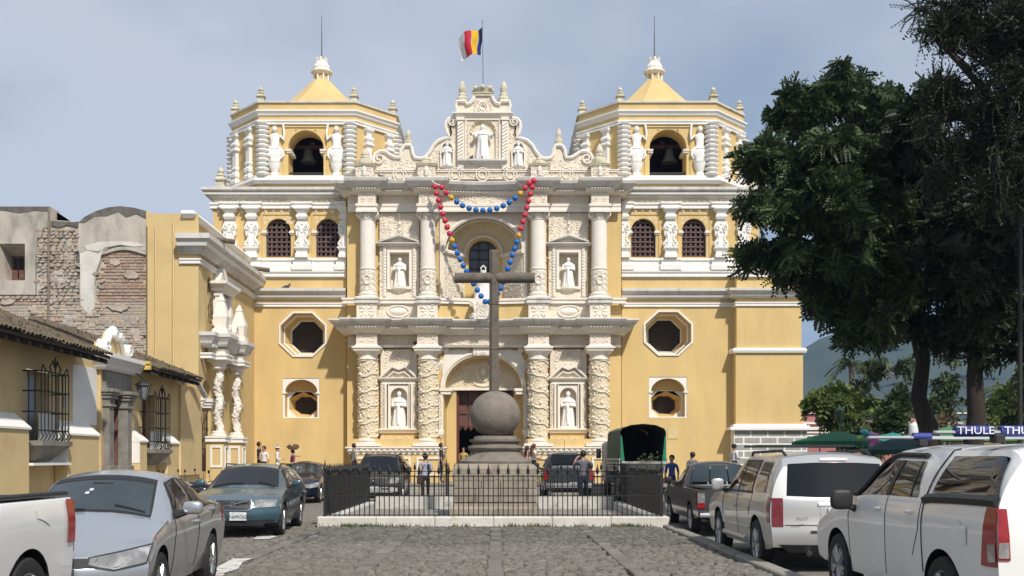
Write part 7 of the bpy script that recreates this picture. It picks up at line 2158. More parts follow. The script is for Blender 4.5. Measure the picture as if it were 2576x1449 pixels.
# white pickup bed at the left edge
c=pickup('parked_pickup','white pickup cut off by the left edge, only its bed showing',WHT2,(-4.80,4.55,0),HP,1.80,5.25,.925,3.62,False,'cars parked on the left',rail=1.22,axles=(.98,4.30),rw=.385,belt=1.10)
bed(c,3.75,1.22);cab_back(c,3.6,.66,.54,1.4,1.68,1,TGL);c.sidewin(1.5,3.4,2.02,3.25,TGL,(2.55,))
for sd in(1,-1):
 c.patch([(5.06,.52),(5.245,.50)],[(5.08,1.0),(5.245,1.0)],'tail_lamp',REDL,sd,.014,6,6);c.capp([(sd*.76,.74),(sd*.915,.74)],[(sd*.78,1.2),(sd*.915,1.2)],'tail_lamp_rear',REDL,True,.014,3,6)
 c.patch([(4.42,.66),(4.66,.62)],[(4.42,.86),(4.64,.86)],'fuel_flap',WHT2,sd,.007,4,4)
 c.line([(3.66,1.0),(3.68,.6),(3.62,.1)],sd,.008)
c.capp([(-.88,.40),(.88,.40)],[(-.88,.58),(.88,.58)],'rear_bumper',CHR,True,.10,8,3)
# ---- lorry with a green canvas hood
LC=thing('canvas_truck','small white lorry with a green canvas hood open at the back','truck',(5.1,40,0))
CANV=mat('faded_green_canvas',(0.075,0.105,0.062),.9,.22,2.5,.3,30,stain=(0.17,0.18,0.12),stain_pos=(.5,.75),sscale=1.5)
CANB=mat('bright_green_lining',(0.015,0.20,0.10),.8,.15,4)
TY0,TY1=38.0,42.6;tx0,tx1=fx(1561,TY0),fx(1676,TY0);tzt=fz(1066,TY0);tzb=fz(1168,TY0)
tc_=(tx0+tx1)/2;tw_=(tx1-tx0)/2
hoop=[(-1,0),(-1,.80),(-.93,.88),(-.55,.97),(0,1.0),(.55,.97),(.93,.88),(1,.80),(1,0)]
hp_=lambda k,y:[(tc_+a*tw_*k,y,tzb+b_*(tzt-tzb)*(1 if k==1 else.985))for a,b_ in hoop]
def hoodf(y0,y1,k):
 b=MB();n=10
 for j in range(n):
  ya,yb=y0+(y1-y0)*j/n,y0+(y1-y0)*(j+1)/n
  sg=lambda y:[(x+.012*math.sin(y*9+z*3),yy,z-.03*math.sin(PI*((y-y0)/(y1-y0)*4%1))*(z>tzb+1))for x,yy,z in hp_(k,y)]
  b.bridge(sg(ya),sg(yb),False)
 return b
hoodf(TY0,TY1,1).build('canvas_hood',CANV,LC,40);hoodf(TY0+.02,TY1-.02,.97).build('canvas_lining',mat('dark_canvas_inside',(0.02,0.025,0.02),.95),LC,40)
b=MB();b.add(hp_(.98,TY1-.03),[tuple(range(9))]);b.build('front_canvas',MATS['dark_canvas_inside'],LC)
for s in(-1,1):
 b=MB();x=tc_+s*tw_;b.add([(x,TY0-.01,tzb-.1),(x-s*.16,TY0-.01,tzb-.05),(x-s*.05,TY0-.01,tzb+1.0),(x,TY0-.01,tzb+1.05)],[(0,1,2,3)]);b.build('canvas_flap',CANB,LC)
b=MB();b.bev(tc_-tw_-.05,tc_+tw_+.05,TY0-.02,TY1+.02,tzb-.30,tzb-.16,.02);b.build('bed_floor',mat('grimy_white_paint',(0.45,0.44,0.41),.6,.2,5,stain=(0.2,0.17,0.14),stain_pos=(.5,.7),sscale=3),LC)
for k in range(3):
 for s in(-1,1):
  b=MB();x=tc_+s*(tw_+.03);b.bev(x-.02,x+.02,TY0,TY1,tzb-.14+.13*k,tzb-.04+.13*k,.008);b.build('side_board',MATS['grimy_white_paint'],LC)
for k in range(2):
 b=MB();b.bev(tc_-tw_,tc_+tw_,TY0-.04,TY0,tzb-.14+.14*k,tzb-.04+.14*k,.008);b.build('tail_board',MATS['grimy_white_paint'],LC)
b=MB();b.bev(tc_-.45,tc_+.45,TY0+.2,TY1+1.4,.62,tzb-.30,.03);b.build('chassis',TRIM,LC)
b=MB();b.bev(tc_-tw_-.02,tc_+tw_+.02,TY0-.12,TY0-.02,.52,.66,.02);b.build('rear_bumper',MATS['grimy_white_paint'],LC)
b=MB();b.bev(tc_-.88,tc_+.88,TY1+.1,TY1+1.7,.55,2.25,.12);b.build('cab',MATS['grimy_white_paint'],LC,40)
for s in(-1,1):
 b=MB();b.bev(tc_+s*1.02-.10,tc_+s*1.02+.10,TY1+1.5,TY1+1.56,1.55,1.95,.02);b.tube([(tc_+s*.88,TY1+1.5,1.8),(tc_+s*1.0,TY1+1.53,1.8)],.02,5);b.build('mirror',TRIM,LC)
 b=MB();x=tc_+s*(tw_-.10);b.bev(x-.09,x+.09,TY0-.10,TY0-.05,.68,.80,.01);b.build('tail_lamp',REDL,LC)
 b=MB();b.box(tc_+s*.7-.28,tc_+s*.7+.28,TY0+.02,TY0+.04,.25,.85);b.build('mud_flap',TRIM,LC)
 for y in(39.3,TY1+.9):
  b=MB();b.lathe([(.22,-.11),(.40,-.11),(.43,-.06),(.43,.06),(.40,.11),(.22,.11)],0,0,22);b.v=[(z,x,y_)for x,y_,z in b.v];b.xf(Matrix.Translation((tc_+s*.72,y,.43)));wh=b.build('wheel',TYRE,LC,40)
  b=MB();b.lathe([(.23,-.08),(.15,-.02),(.15,.02),(.23,.08)],0,0,16);b.v=[(z,x,y_)for x,y_,z in b.v];b.xf(Matrix.Translation((tc_+s*.72,y,.43)));b.build('rim',MATS['dull_silver'],wh,40)
  # a load of greenery in the back
b=MB();rr=random.Random(8)
for i in range(260):
 x,y,z=tc_+rr.uniform(-.1,.75),TY0+rr.uniform(.1,.9),tzb-.1+abs(rr.gauss(0,.16));a=rr.uniform(0,6.28)
 b.add([(x,y,z),(x+.06*math.cos(a),y,z+.08),(x+.12*math.cos(a),y+.06*math.sin(a),z+.04),(x+.05*math.cos(a),y+.05,z-.03)],[(0,1,2,3)])
stuff(tag(b.build('cut_greenery',mat('cut_leaf_green',(0.06,0.09,0.03),.8,.3,6)),'cut leaves loaded under the green canvas hood','greenery'))
# ---- motorcycles on the left
def moto(x,y,rz,col,label):
 t=thing('motorcycle',label,'motorcycle',(x,y,-.04),rz,'motorcycles parked by the house')
 for xx in(-.62,.62):
  b=MB();b.lathe([(.22,-.05),(.29,-.05),(.31,0),(.29,.05),(.22,.05)],0,0,20);b.v=[(q[0],q[2],q[1])for q in b.v];b.xf(Matrix.Translation((xx,0,.31)));w_=b.build('wheel',TYRE,t,40,True)
  b=MB()
  for k in range(6):a=PI*k/3;b.tube([(xx,0,.31),(xx+.22*math.cos(a),0,.31+.22*math.sin(a))],.012,4)
  b.build('spokes',RIM,w_,None,True)
 b=MB();b.tube([(.62,.0,.31),(.48,0,.75),(.42,0,.98)],.035,6);b.build('fork',CHR,t,None,True)
 b=MB();b.tube([(-.62,0,.31),(-.2,0,.45),(.1,0,.35),(.4,0,.75)],.04,6);b.build('frame',TRIM,t,None,True)
 b=MB();b.bev(-.14,.16,-.13,.13,.28,.56,.04);b.build('engine',mat('dull_engine_metal',(0.16,0.16,0.16),.5,.2,8,metal=.6),t,40,True)
 b=MB();b.ball((.14,0,.78),.2,12,8,.75,sx=1.3,sy=.75);b.build('tank',col,t,50,True)
 b=MB();b.ball((-.34,0,.78),.2,12,8,.42,sx=1.9,sy=.7);b.build('seat',TRIM,t,50,True)
 b=MB();b.tube([(.36,-.36,1.0),(.40,-.2,1.02),(.42,0,.98),(.40,.2,1.02),(.36,.36,1.0)],.016,6);b.build('handlebar',CHR,t,None,True)
 b=MB();b.ball((.50,0,.86),.10,10,7);b.build('headlamp',LAMP,t,50,True)
 for s in(-1,1):
  b=MB();b.tube([(.38,s*.3,1.0),(.36,s*.34,1.22)],.008,5);b.ball((.36,s*.35,1.26),.06,8,6,.8,sx=.4);b.build('mirror',TRIM,t,None,True)
 b=MB();b.tube([(-.1,-.15,.30),(-.75,-.17,.42)],.045,8);b.build('exhaust',CHR,t,None,True)
RDP=paint('red_moto_paint',(0.35,0.02,0.02));BKP=paint('black_moto_paint',(0.015,0.015,0.018))
for i,(x,y,c_,lb)in enumerate(((-9.1,25.9,BKP,'motorcycle nearest the camera in the row by the house, mirrors over the saloon roof'),(-9.1,27.6,RDP,'motorcycle second from the camera in the row by the house'),(-9.1,29.4,BKP,'middle motorcycle of the row before the stone doorway'),(-9.1,31.2,BKP,'motorcycle fourth from the camera in the row by the house'),(-7.55,27.2,BKP,'motorcycle standing out from the row, next to the teal estate'))):
 moto(x,y,.35+.1*i,c_,lb)
 # ================================================================ people
SKIN=mat('skin_tan',(0.36,0.20,0.13),.6,.06,8)
HAIR=mat('dark_hair',(0.018,0.012,0.010),.55,.2,20)
HAIRB=mat('brown_hair',(0.10,0.035,0.022),.5,.2,20)
def cloth(nm,c,c2=None,sc=9):return mat(nm,c,.9,.12,sc,.2,60,col2=c2)
SHOE=mat('dark_shoe',(0.02,0.018,0.016),.6)
def person(label,u,Y,z0,h,face,shirt,legs,arms='down',hair='short',hairm=HAIR,sleeve=.5,stride=0.0,lean=0.0,x=None,shorts=False):
 """one continuous skinned body; face = heading in degrees (0 away from the camera, 90 to the left, -90 to the right)"""
 k=h/1.72
 V={'pel':(0,0,.95,.125,.095),'spi':(0,0,1.12,.115,.085),'che':(0,lean*.5,1.33,.145,.10),'nek':(0,lean,1.475,.055,.055),'jaw':(0,lean+.02,1.55,.065,.075),'hed':(0,lean+.01,1.635,.078,.092),'top':(0,lean,1.70,.05,.06),'nos':(0,lean+.115,1.60,.012,.014)}
 E=[('pel','spi'),('spi','che'),('che','nek'),('nek','jaw'),('jaw','hed'),('hed','top'),('hed','nos')]
 for s,n in((-1,'L'),(1,'R')):
  st=stride*s
  V['hip'+n]=(s*.095,0,.88,.095,.095);V['kne'+n]=(s*.10,.02+st*.5,.49,.058,.062);V['ank'+n]=(s*.10,-.02+st,.10,.038,.042);V['toe'+n]=(s*.115,.14+st,.045,.036,.032)
  E+=[('pel','hip'+n),('hip'+n,'kne'+n),('kne'+n,'ank'+n),('ank'+n,'toe'+n)]
  V['sho'+n]=(s*.175,lean*.8,1.40,.065,.065)
  a=arms if isinstance(arms,str)else arms[0 if s<0 else 1]
  el,wr,hd={'down':((.235,-.03,1.13),(.245,.05,.89),(.24,.08,.81)),'up':((.27,.16,1.24),(.16,.30,1.48),(.10,.32,1.54)),'bent':((.24,-.02,1.13),(.17,.20,1.10),(.10,.27,1.12)),'hip':((.30,-.10,1.15),(.20,.04,.99),(.15,.08,.98))}[a]
  V['elb'+n]=(s*el[0],el[1],el[2],.045,.045);V['wri'+n]=(s*wr[0],wr[1],wr[2],.030,.030);V['pal'+n]=(s*hd[0],hd[1],hd[2],.033,.024)
  E+=[('che','sho'+n),('sho'+n,'elb'+n),('elb'+n,'wri'+n),('wri'+n,'pal'+n)]
  d=(Vector(hd)-Vector(wr)).normalized()
  for i in range(5):
   off=(-.03+.016*i);L=(.045,.075,.082,.076,.06)[i];nm='fg%s%d'%(n,i)
   p=Vector(hd)+d*L*(.4 if i==0 else 1)+Vector((off if i else-.05,.014*i-.02,-.01))
   V[nm]=(s*p.x,p.y,p.z,.009,.009);E.append(('pal'+n,nm))
 names=list(V);ix={n:i for i,n in enumerate(names)}
 me=bpy.data.meshes.new('person');me.from_pydata([Vector(V[n][:3])*k for n in names],[(ix[a],ix[b])for a,b in E],[])
 o=bpy.data.objects.new('person',me);COL.objects.link(o)
 md=o.modifiers.new('skin','SKIN');md.use_smooth_shade=True
 lay=me.skin_vertices[0].data if len(me.skin_vertices)else None
 for n in names:
  lay[ix[n]].radius=(V[n][3]*k,V[n][4]*k);lay[ix[n]].use_root=n=='pel'
 sb=o.modifiers.new('sub','SUBSURF');sb.levels=1;sb.render_levels=1
 dg=bpy.context.evaluated_depsgraph_get();dg.update()
 m2=bpy.data.meshes.new_from_object(o.evaluated_get(dg));m2.name='body'
 bpy.data.objects.remove(o)
 m2.materials.clear()
 for mm in(SKIN,shirt,legs,SHOE):m2.materials.append(mm)
 seg=[(np.array(V[a][:3])*k,np.array(V[b][:3])*k,a,b)for a,b in E]
 for p in m2.polygons:
  c=np.array(p.center);best=9;w=None;tt=0
  for a,b,na,nb in seg:
   d=b-a;t=float(np.clip(np.dot(c-a,d)/np.dot(d,d),0,1));q=np.linalg.norm(c-a-d*t)
   if q<best:best,w,tt=q,(na,nb),t
  a,b=w
  if a=='sho'+a[-1:]and b.startswith('elb'):i=1 if tt<sleeve*2 else 0
  elif a.startswith('elb'):i=1 if sleeve>.9 else 0
  elif a.startswith('wri')or a.startswith('pal'):i=0
  elif a in('nek','jaw','hed')or(a=='che' and b=='nek' and tt>.75):i=0
  elif a.startswith('ank'):i=3
  elif a.startswith('kne'):i=0 if shorts else(3 if tt>.93 else 2)
  elif a.startswith('hip'):i=2
  elif a=='pel' and b.startswith('hip'):i=2
  elif a=='pel':i=2 if tt<.1 else 1
  else:i=1
  p.material_index=i
 m2.shade_smooth()
 X=fx(u,Y)if x is None else x
 t=thing('person',label,'person',(X,Y,z0),R(face))
 bo=bpy.data.objects.new('body',m2);COL.objects.link(bo);bo.parent=t
 hb=MB();c0=Vector((0,lean-.012,1.648))*k
 hb.ball(c0,.103*k,12,9,1.08)
 hb.v=[(x_,min(y_,c0.y+.055*k)if z_<c0.z+.03*k else y_,max(z_,c0.z-(.02 if y_>c0.y else.085)*k))for x_,y_,z_ in hb.v]
 if hair=='long':hb.tube([c0+Vector((0,-.07,.02))*k,c0+Vector((0,-.12,-.12))*k,c0+Vector((0,-.13,-.30))*k,c0+Vector((0,-.12,-.42))*k],[.07*k,.075*k,.06*k,.02*k],8)
 if hair=='bun':hb.ball(c0+Vector((0,-.06,.10))*k,.05*k,8,6)
 hb.build('hair',hairm,t,60,True)
 if hair in('cap','visor'):
  b=MB();mm=cloth('black_cap',(0.02,0.02,0.022))if hair=='cap' else cloth('white_visor',(0.75,0.74,0.72))
  b.lathe([(.113*k,c0.z+.0),(.115*k,c0.z+.05*k)]+([(.085*k,c0.z+.105*k),(.02*k,c0.z+.125*k)]if hair=='cap' else[(.105*k,c0.z+.07*k)]),0,c0.y,14,cap=hair=='cap')
  b.add([(-.085*k,c0.y+.08*k,c0.z+.01),(.085*k,c0.y+.08*k,c0.z+.01),(.06*k,c0.y+.20*k,c0.z-.01),(-.06*k,c0.y+.20*k,c0.z-.01),(-.085*k,c0.y+.08*k,c0.z+.022),(.085*k,c0.y+.08*k,c0.z+.022),(.06*k,c0.y+.20*k,c0.z),(-.06*k,c0.y+.20*k,c0.z)],[(0,1,2,3),(4,7,6,5),(0,4,5,1),(1,5,6,2),(2,6,7,3),(3,7,4,0)])
  b.build('cap' if hair=='cap' else 'visor',mm,t,40,True)
 return t
NAVY=cloth('navy_cotton',(0.022,0.024,0.055));WTEE=cloth('white_cotton',(0.72,0.70,0.68));GTEE=cloth('grey_cotton',(0.30,0.29,0.28));PLUM=cloth('plum_weave',(0.20,0.04,0.12))
BLOU=cloth('blue_white_print',(0.10,0.13,0.32),(0.60,0.60,0.62),22);PINK=cloth('pale_pink_knit',(0.62,0.34,0.32));SLAT=cloth('slate_shirt',(0.13,0.13,0.155));ROYB=cloth('blue_shirt',(0.03,0.07,0.22));MUST=cloth('mustard_shirt',(0.45,0.32,0.10));HOTP=cloth('coral_pink_shirt',(0.75,0.16,0.20));LGRY=cloth('pale_grey_shirt',(0.60,0.60,0.62))
JEAN=cloth('dark_denim',(0.022,0.030,0.060));BLKT=cloth('black_trousers',(0.018,0.017,0.018));KHAK=cloth('brown_shorts',(0.035,0.025,0.025))
TZ=.455
person('tall man in a dark navy shirt standing left of the person in white',652,47.3,TZ,1.80,-70,NAVY,BLKT)
person('person in a white shirt beside the tall man in navy',664,47.0,TZ,1.62,160,WTEE,JEAN,('down','bent'))
person('woman in white with a white sun visor',698,46.9,TZ,1.62,-80,WTEE,WTEE,'bent','visor',sleeve=1.0)
BW=person('woman in plum carrying a basket on her head',737,46.6,TZ,1.46,-60,PLUM,PLUM,'down','bun',sleeve=1.0)
bk=thing('basket','round woven basket of goods on the head of the woman in plum','basket',(fx(737,46.6),46.6,TZ+1.47))
b=MB();b.lathe([(.16,0),(.24,.06),(.30,.14),(.31,.16),(.28,.14)],0,0,16);b.build('basket_body',mat('woven_cane',(0.36,0.24,0.13),.8,.2,15),bk,40,True)
rr=random.Random(4);FRU=mat('wrapped_goods',(0.16,0.06,0.05),.7,.4,12)
for i in range(10):
 b=MB();b.ball((rr.uniform(-.19,.19),rr.uniform(-.19,.19),.15+rr.uniform(0,.06)),.065,8,6,.8);b.build('bundle',FRU,bk,50,True)
person('man in a grey polo shirt and dark shorts left of the bronze off-road car',891,46.4,TZ,1.72,-60,GTEE,KHAK,'down',shorts=True,stride=.08)
WB=person('woman in a blue and white blouse with a brown shoulder bag, back turned',1070,37.6,-.005,1.70,5,BLOU,BLKT,('down','bent'),'bun',stride=.06)
b=MB();b.bev(-.30,-.10,-.17,-.07,.66,.96,.03);b.tube([(-.2,-.12,.95),(-.12,-.11,1.2),(.12,-.06,1.44),(.10,.08,1.30),(-.16,.08,.95)],.014,5)
bg_=b.build('shoulder_bag',mat('brown_leather',(0.09,0.035,0.025),.5,.2,8),None,40);bg_.location=WB.location;bg_.rotation_euler=WB.rotation_euler;tag(bg_,'brown leather bag slung on the woman in the blue blouse','bag')
person('bearded man in a navy T-shirt and jeans standing right of the blue blouse woman',1110,46.7,TZ,1.74,-85,NAVY,JEAN,'down',lean=.0)
person('person in a mustard top standing inside the dark church doorway',1166,50.6,TZ,1.60,170,MUST,BLKT,'bent')
person('person in coral pink partly hidden left of the cross pedestal',1192,46.2,TZ,1.45,-30,HOTP,JEAN,'bent')
person('woman in a pale pink top with a long dark ponytail right of the stone ball',1326,46.3,TZ,1.62,-30,PINK,BLKT,('up','down'),'long',sleeve=1.0)
PW=person('red haired woman in a white top looking at her phone',1344,46.1,TZ,1.70,-75,WTEE,BLKT,'bent','long',HAIRB,sleeve=.2)
PH_=person('man in a slate shirt and jeans photographing the church, back turned',1467,34.5,-.005,1.80,8,SLAT,JEAN,'up',stride=.10)
b=MB();b.bev(-.075,.075,-.01,.01,-.045,.045,.006);o=b.build('phone',TRIM,None);o.location=(PH_.location.x-.06,PH_.location.y+.36,1.63);o.rotation_euler=(0,0,.1);tag(o,'dark phone held up by the man in the slate shirt','phone')
b=MB();b.bev(-.04,.04,-.006,.006,-.08,.08,.004);o=b.build('phone',LAMP,None);o.location=(PW.location.x+.30,PW.location.y+.06,TZ+1.15);o.rotation_euler=(.3,0,1.3);tag(o,'small phone in the hands of the red haired woman','phone')
person('man in a blue shirt between the canvas lorry and the old pickup',1690,36.4,-.005,1.66,150,ROYB,JEAN,'down')
person('dark haired man whose head shows over the old pickup cab',1742,41.0,-.005,1.78,20,SLAT,BLKT,'down')
CP=person('man in a black cap and pale shirt by the grey block plinth',1847,46.6,TZ,1.68,-60,LGRY,JEAN,'bent','cap')
b=MB();b.tube([(-.16,.10,1.40),(0,.125,1.25),(.16,.10,1.05)],.022,6);b.build('strap',NAVY,CP,None,True)
# ================================================================ trees, hill, far buildings
def leafmat(nm,c,tr=.25):
 m=bpy.data.materials.new(nm);m.use_nodes=True;N=m.node_tree.nodes;L=m.node_tree.links;b=N['Principled BSDF'];b.inputs['Roughness'].default_value=.55;b.inputs['Specular IOR Level'].default_value=.35
 g=N.new('ShaderNodeNewGeometry');r=N.new('ShaderNodeValToRGB');c=np.array(c)
 r.color_ramp.elements[0].color=(*(c*.55),1);r.color_ramp.elements[1].color=(*np.clip(c*np.array([1.45,1.35,1.2]),0,1),1)
 L.new(g.outputs['Random Per Island'],r.inputs[0]);L.new(r.outputs[0],b.inputs['Base Color'])
 if tr:
  t=N.new('ShaderNodeBsdfTranslucent');mx_=N.new('ShaderNodeMixShader');mx_.inputs[0].default_value=tr
  L.new(r.outputs[0],t.inputs[0]);L.new(b.outputs[0],mx_.inputs[1]);L.new(t.outputs[0],mx_.inputs[2]);L.new(mx_.outputs[0],N['Material Output'].inputs[0])
 return m
BARK=mat('dark_bark',(0.032,0.025,0.020),.95,.3,5,.8,14,streak=.3)
BARK2=mat('pale_bark',(0.16,0.135,0.10),.95,.25,6,.6,18)
def frond_cluster(nf,L,droop,pairs,lw,rg):
 "rosette of feathery leaves; returns verts, tris"
 vs=[];fs=[]
 for f in range(nf):
  a=2*PI*f/nf+rg.uniform(-.3,.3);el=rg.uniform(-.2,.9);Lf=L*rg.uniform(.7,1.15)
  d=np.array([math.cos(a)*math.cos(el),math.sin(a)*math.cos(el),math.sin(el)]);sd=np.array([-math.sin(a),math.cos(a),0])
  for i in range(1,pairs+1):
   t=i/pairs;p=d*Lf*t+np.array([0,0,-droop*Lf*t*t]);w=lw*Lf*(1-.5*abs(t-.45))
   tip=d*Lf*.10+np.array([0,0,-.06*Lf])
   for s in(-1,1):
    k=len(vs);q=p+sd*s*w+tip+np.array([0,0,rg.uniform(-.05,.02)*Lf]);m_=(p+q)/2
    wv=d*Lf/pairs*.68
    vs+=[p,m_+wv,q,m_-wv];fs.append((k,k+1,k+2,k+3))
 return np.array(vs),np.array(fs)
def scatter(name,m,pts,axes,tmpl,scale,parent,rg):
 "leaf clusters at points, turned so that their middle looks along the axes"
 V=[];Fq=[];o=0
 for i,(p,ax)in enumerate(zip(pts,axes)):
  tv,tf=tmpl[i%len(tmpl)]
  z=np.array(ax)/(np.linalg.norm(ax)+1e-9);a=np.cross(z,[.3,.2,.9]);a/=np.linalg.norm(a)+1e-9;b=np.cross(z,a);th=rg.uniform(0,6.28)
  M=np.stack([a*math.cos(th)+b*math.sin(th),b*math.cos(th)-a*math.sin(th),z],1)*(scale*rg.uniform(.75,1.3))
  V.append(tv@M.T+p);Fq.append(tf+o);o+=len(tv)
 V=np.concatenate(V);Fq=np.concatenate(Fq)
 me=bpy.data.meshes.new(name);me.vertices.add(len(V));me.vertices.foreach_set('co',V.ravel().astype(np.float32));n=len(Fq);kk=Fq.shape[1]
 me.loops.add(n*kk);me.loops.foreach_set('vertex_index',Fq.ravel().astype(np.int32));me.polygons.add(n);me.polygons.foreach_set('loop_start',np.arange(0,n*kk,kk,dtype=np.int32));me.update(calc_edges=True)
 return place(name,me,m,parent,fix=False)
def blobs_to_points(blobs,dens,rg,shell=.55,up=.5,flat=1.0):
 P_=[];A_=[];sub=[]
 for(c,r)in blobs:
  r*=.80
  sub.append((c,r*.62))
  for k in range(9):
   d=rg.normal(size=3);d/=np.linalg.norm(d);q=r*rg.uniform(.62,.98);sub.append((tuple(np.array(c)+d*q),r*rg.uniform(.26,.44)))
 blobs=sub
 for(c,r)in blobs:
  n=int(dens*r*r*12)
  d=rg.normal(size=(n,3));d/=np.linalg.norm(d,axis=1)[:,None];rad=r*(shell+(1-shell)*rg.random(n))*rg.uniform(.85,1.12,n)
  p=np.array(c)+d*rad[:,None]*np.array([1,1,flat]);P_.append(p);a=d.copy();a[:,2]+=up;A_.append(a)
 return np.concatenate(P_),np.concatenate(A_)
def uvb(u,v,r,Y):return((fx(u,Y),Y,fz(v,Y)),fm(r,Y))
rg=np.random.default_rng(12)
def tree(label,base,trunk,limbs,blobs,dens,m,tmpl,sc,bark=BARK,r0=.35,group='park trees on the right',nm='broadleaf_tree',shell=.5,up=.5,flat=1.0,stuff_leaves=False):
 t=thing(nm,label,'tree',base,0,group)
 b=MB();n=len(trunk);b.tube(trunk,[r0*(1-.55*i/(n-1))*(1.25 if i==0 else 1)for i in range(n)],12)
 rd=random.Random(int(base[0]*10))
 b.v=[(x+.04*r0/.35*math.sin(z*6+x*9),y+.04*math.sin(z*5+y*7),z)for x,y,z in b.v];b.build('trunk',bark,t,60)
 top=Vector(trunk[-1])
 for i,(c,r)in enumerate(blobs[:limbs]):
  a=Vector(trunk[-1-(i%2)*(1 if n>2 else 0)]);e=Vector(c);mid=a.lerp(e,.5)+Vector((rd.uniform(-.4,.4),rd.uniform(-.4,.4),rd.uniform(-.1,.5)))
  l=MB();l.tube([a,a.lerp(mid,.5)+Vector((0,0,.15)),mid,e],[r0*.42,r0*.32,r0*.22,r0*.07],7)
  for k in range(3):
   f=e+Vector((rd.uniform(-1,1),rd.uniform(-1,1),rd.uniform(-.5,1))).normalized()*r*.8;l.tube([mid.lerp(e,.5+.2*k),mid.lerp(f,.6)+Vector((0,0,.1)),f],[r0*.14,r0*.09,r0*.03],5)
  l.build('limb',bark,t,60)
 p,a=blobs_to_points(blobs,dens,rg,shell,up,flat)
 scatter('crown',m,p,a,tmpl,sc,t,rg)
 return t
LFA=leafmat('feathery_leaf_green',(0.050,0.082,0.030),.18)
LFB=leafmat('dark_leaf_green',(0.026,0.042,0.018),.12)
LFC=leafmat('dull_casuarina_green',(0.026,0.036,0.018),.10)
LFD=leafmat('sunny_leaf_green',(0.085,0.125,0.028),.25)
LFE=leafmat('mid_leaf_green',(0.055,0.085,0.030),.2)
T1=[frond_cluster(8,.50,.46,7,.25,random.Random(i))for i in range(7)]
YA_,YB_=27.0,25.5
bl=[uvb(*q)for q in((2085,235,75,27),(2150,240,60,28.5),(2010,290,80,27),(2200,300,75,28),(1935,400,75,26.5),(2060,380,105,26),(2170,400,100,27),(1905,520,60,26.5),(1985,520,95,26),(2090,520,115,25.5),(2200,520,110,26.5),(1895,640,48,26.5),(1960,650,70,26.5),(2050,660,100,26),(2150,650,115,26),(2110,760,80,26.5),(2160,830,75,26.5),(2240,760,90,26),(2270,640,100,27),(1850,640,24,26.5),(2235,285,65,27.5),(2275,350,60,27.5),(2260,440,80,27))]
bx_=fx(2345,27)
tree('tall feathery leaved tree nearest the church, its crown before the right tower',(bx_,27,-.1),[(bx_+.15,27,-.15),(bx_+.05,27,1.6),(bx_-.12,27,2.4),(bx_-.35,27,3.1),(bx_-.22,27,4.0),(bx_-.45,27,5.0),(bx_-.35,27,6.2)],11,bl,9.5,LFA,T1,.82,r0=.27)
bl=[uvb(*q)for q in((2390,560,110,26),(2480,480,120,26),(2560,560,130,26),(2360,700,100,25.5),(2470,660,130,25),(2590,700,130,25.5),(2420,820,85,25.5),(2530,800,100,25.5),(2330,830,60,26),(2480,880,55,26),(2640,450,160,26),(2330,520,90,27.5),(2600,860,70,26),(2300,340,60,27),(2365,400,85,26.5),(2300,440,75,27),(2315,300,62,25),(2355,255,58,24),(2290,380,70,26))]
bx_=fx(2452,26)
tree('dark feathery leaved tree with a forked trunk behind the white pickup',(bx_,26,-.1),[(bx_-.15,26,-.15),(bx_-.1,26,1.4),(bx_+.05,26,2.6),(bx_-.02,26,3.6),(bx_+.12,26,5.0)],9,bl,8.5,LFB,T1,.82,r0=.27)
# near casuarina: hanging threads of needles
def thread(rg_,n=16,L=1.0):
 vs=[];fs=[]
 for i in range(n):
  a=rg_.uniform(0,6.28);p=np.array([rg_.uniform(-.12,.12),rg_.uniform(-.12,.12),0]);Lf=L*rg_.uniform(.4,1.1)
  for j in range(4):
   q=p+np.array([rg_.uniform(-.05,.05),rg_.uniform(-.05,.05),-Lf/4]);w=np.array([math.cos(a),math.sin(a),0])*.011;k=len(vs)
   vs+=[p-w,p+w,q+w*.8,q-w*.8];fs.append((k,k+1,k+2,k+3))
   for _ in range(2):
    k=len(vs);d=np.array([rg_.uniform(-.09,.09),rg_.uniform(-.09,.09),-.07]);vs+=[p,p+d*.5+w*1.3,p+d,p+d*.5-w*1.3];fs.append((k,k+1,k+2,k+3))
   p=q
 return np.array(vs),np.array(fs)
T2=[thread(random.Random(40+i))for i in range(5)]
bl=[uvb(*q)for q in((2420,60,95,21),(2340,80,48,21),(2500,120,120,20.5),(2390,240,75,21),(2480,300,120,20.5),(2590,260,150,20.5),(2420,400,80,21),(2540,430,120,20.5),(2330,320,45,21),(2620,60,160,20.5),(2300,20,40,21.5),(2370,460,55,21.5),(2480,20,110,21),(2720,120,150,20.5),(2720,330,140,20.5),(2850,220,170,21),(2860,0,170,21),(2700,-90,160,20.5),(2560,-60,110,21))]
T4=[frond_cluster(8,.5,.9,10,.07,random.Random(80+i))for i in range(5)]
bx_=fx(2740,20.5)
CAS=tree('dark drooping casuarina tree overhanging the top right corner',(bx_,20.5,-.1),[(bx_,20.5,-.15),(bx_-.1,20.5,3),(bx_+.1,20.5,6),(bx_-.1,20.5,9)],12,bl,8.5,LFC,T4,.8,r0=.42,shell=.2,up=.2,flat=1.1,nm='casuarina_tree')
tw_b=[uvb(*q)for q in((2300,40,36,21),(2340,120,44,21),(2330,330,40,21),(2360,420,50,21),(2400,60,60,21),(2420,330,70,20.6),(2500,380,90,20.4))]
p,a=blobs_to_points(tw_b,2.0,rg,.2,8.0,1.1);scatter('hanging_twigs',LFC,p,a,T2,.8,CAS,rg)
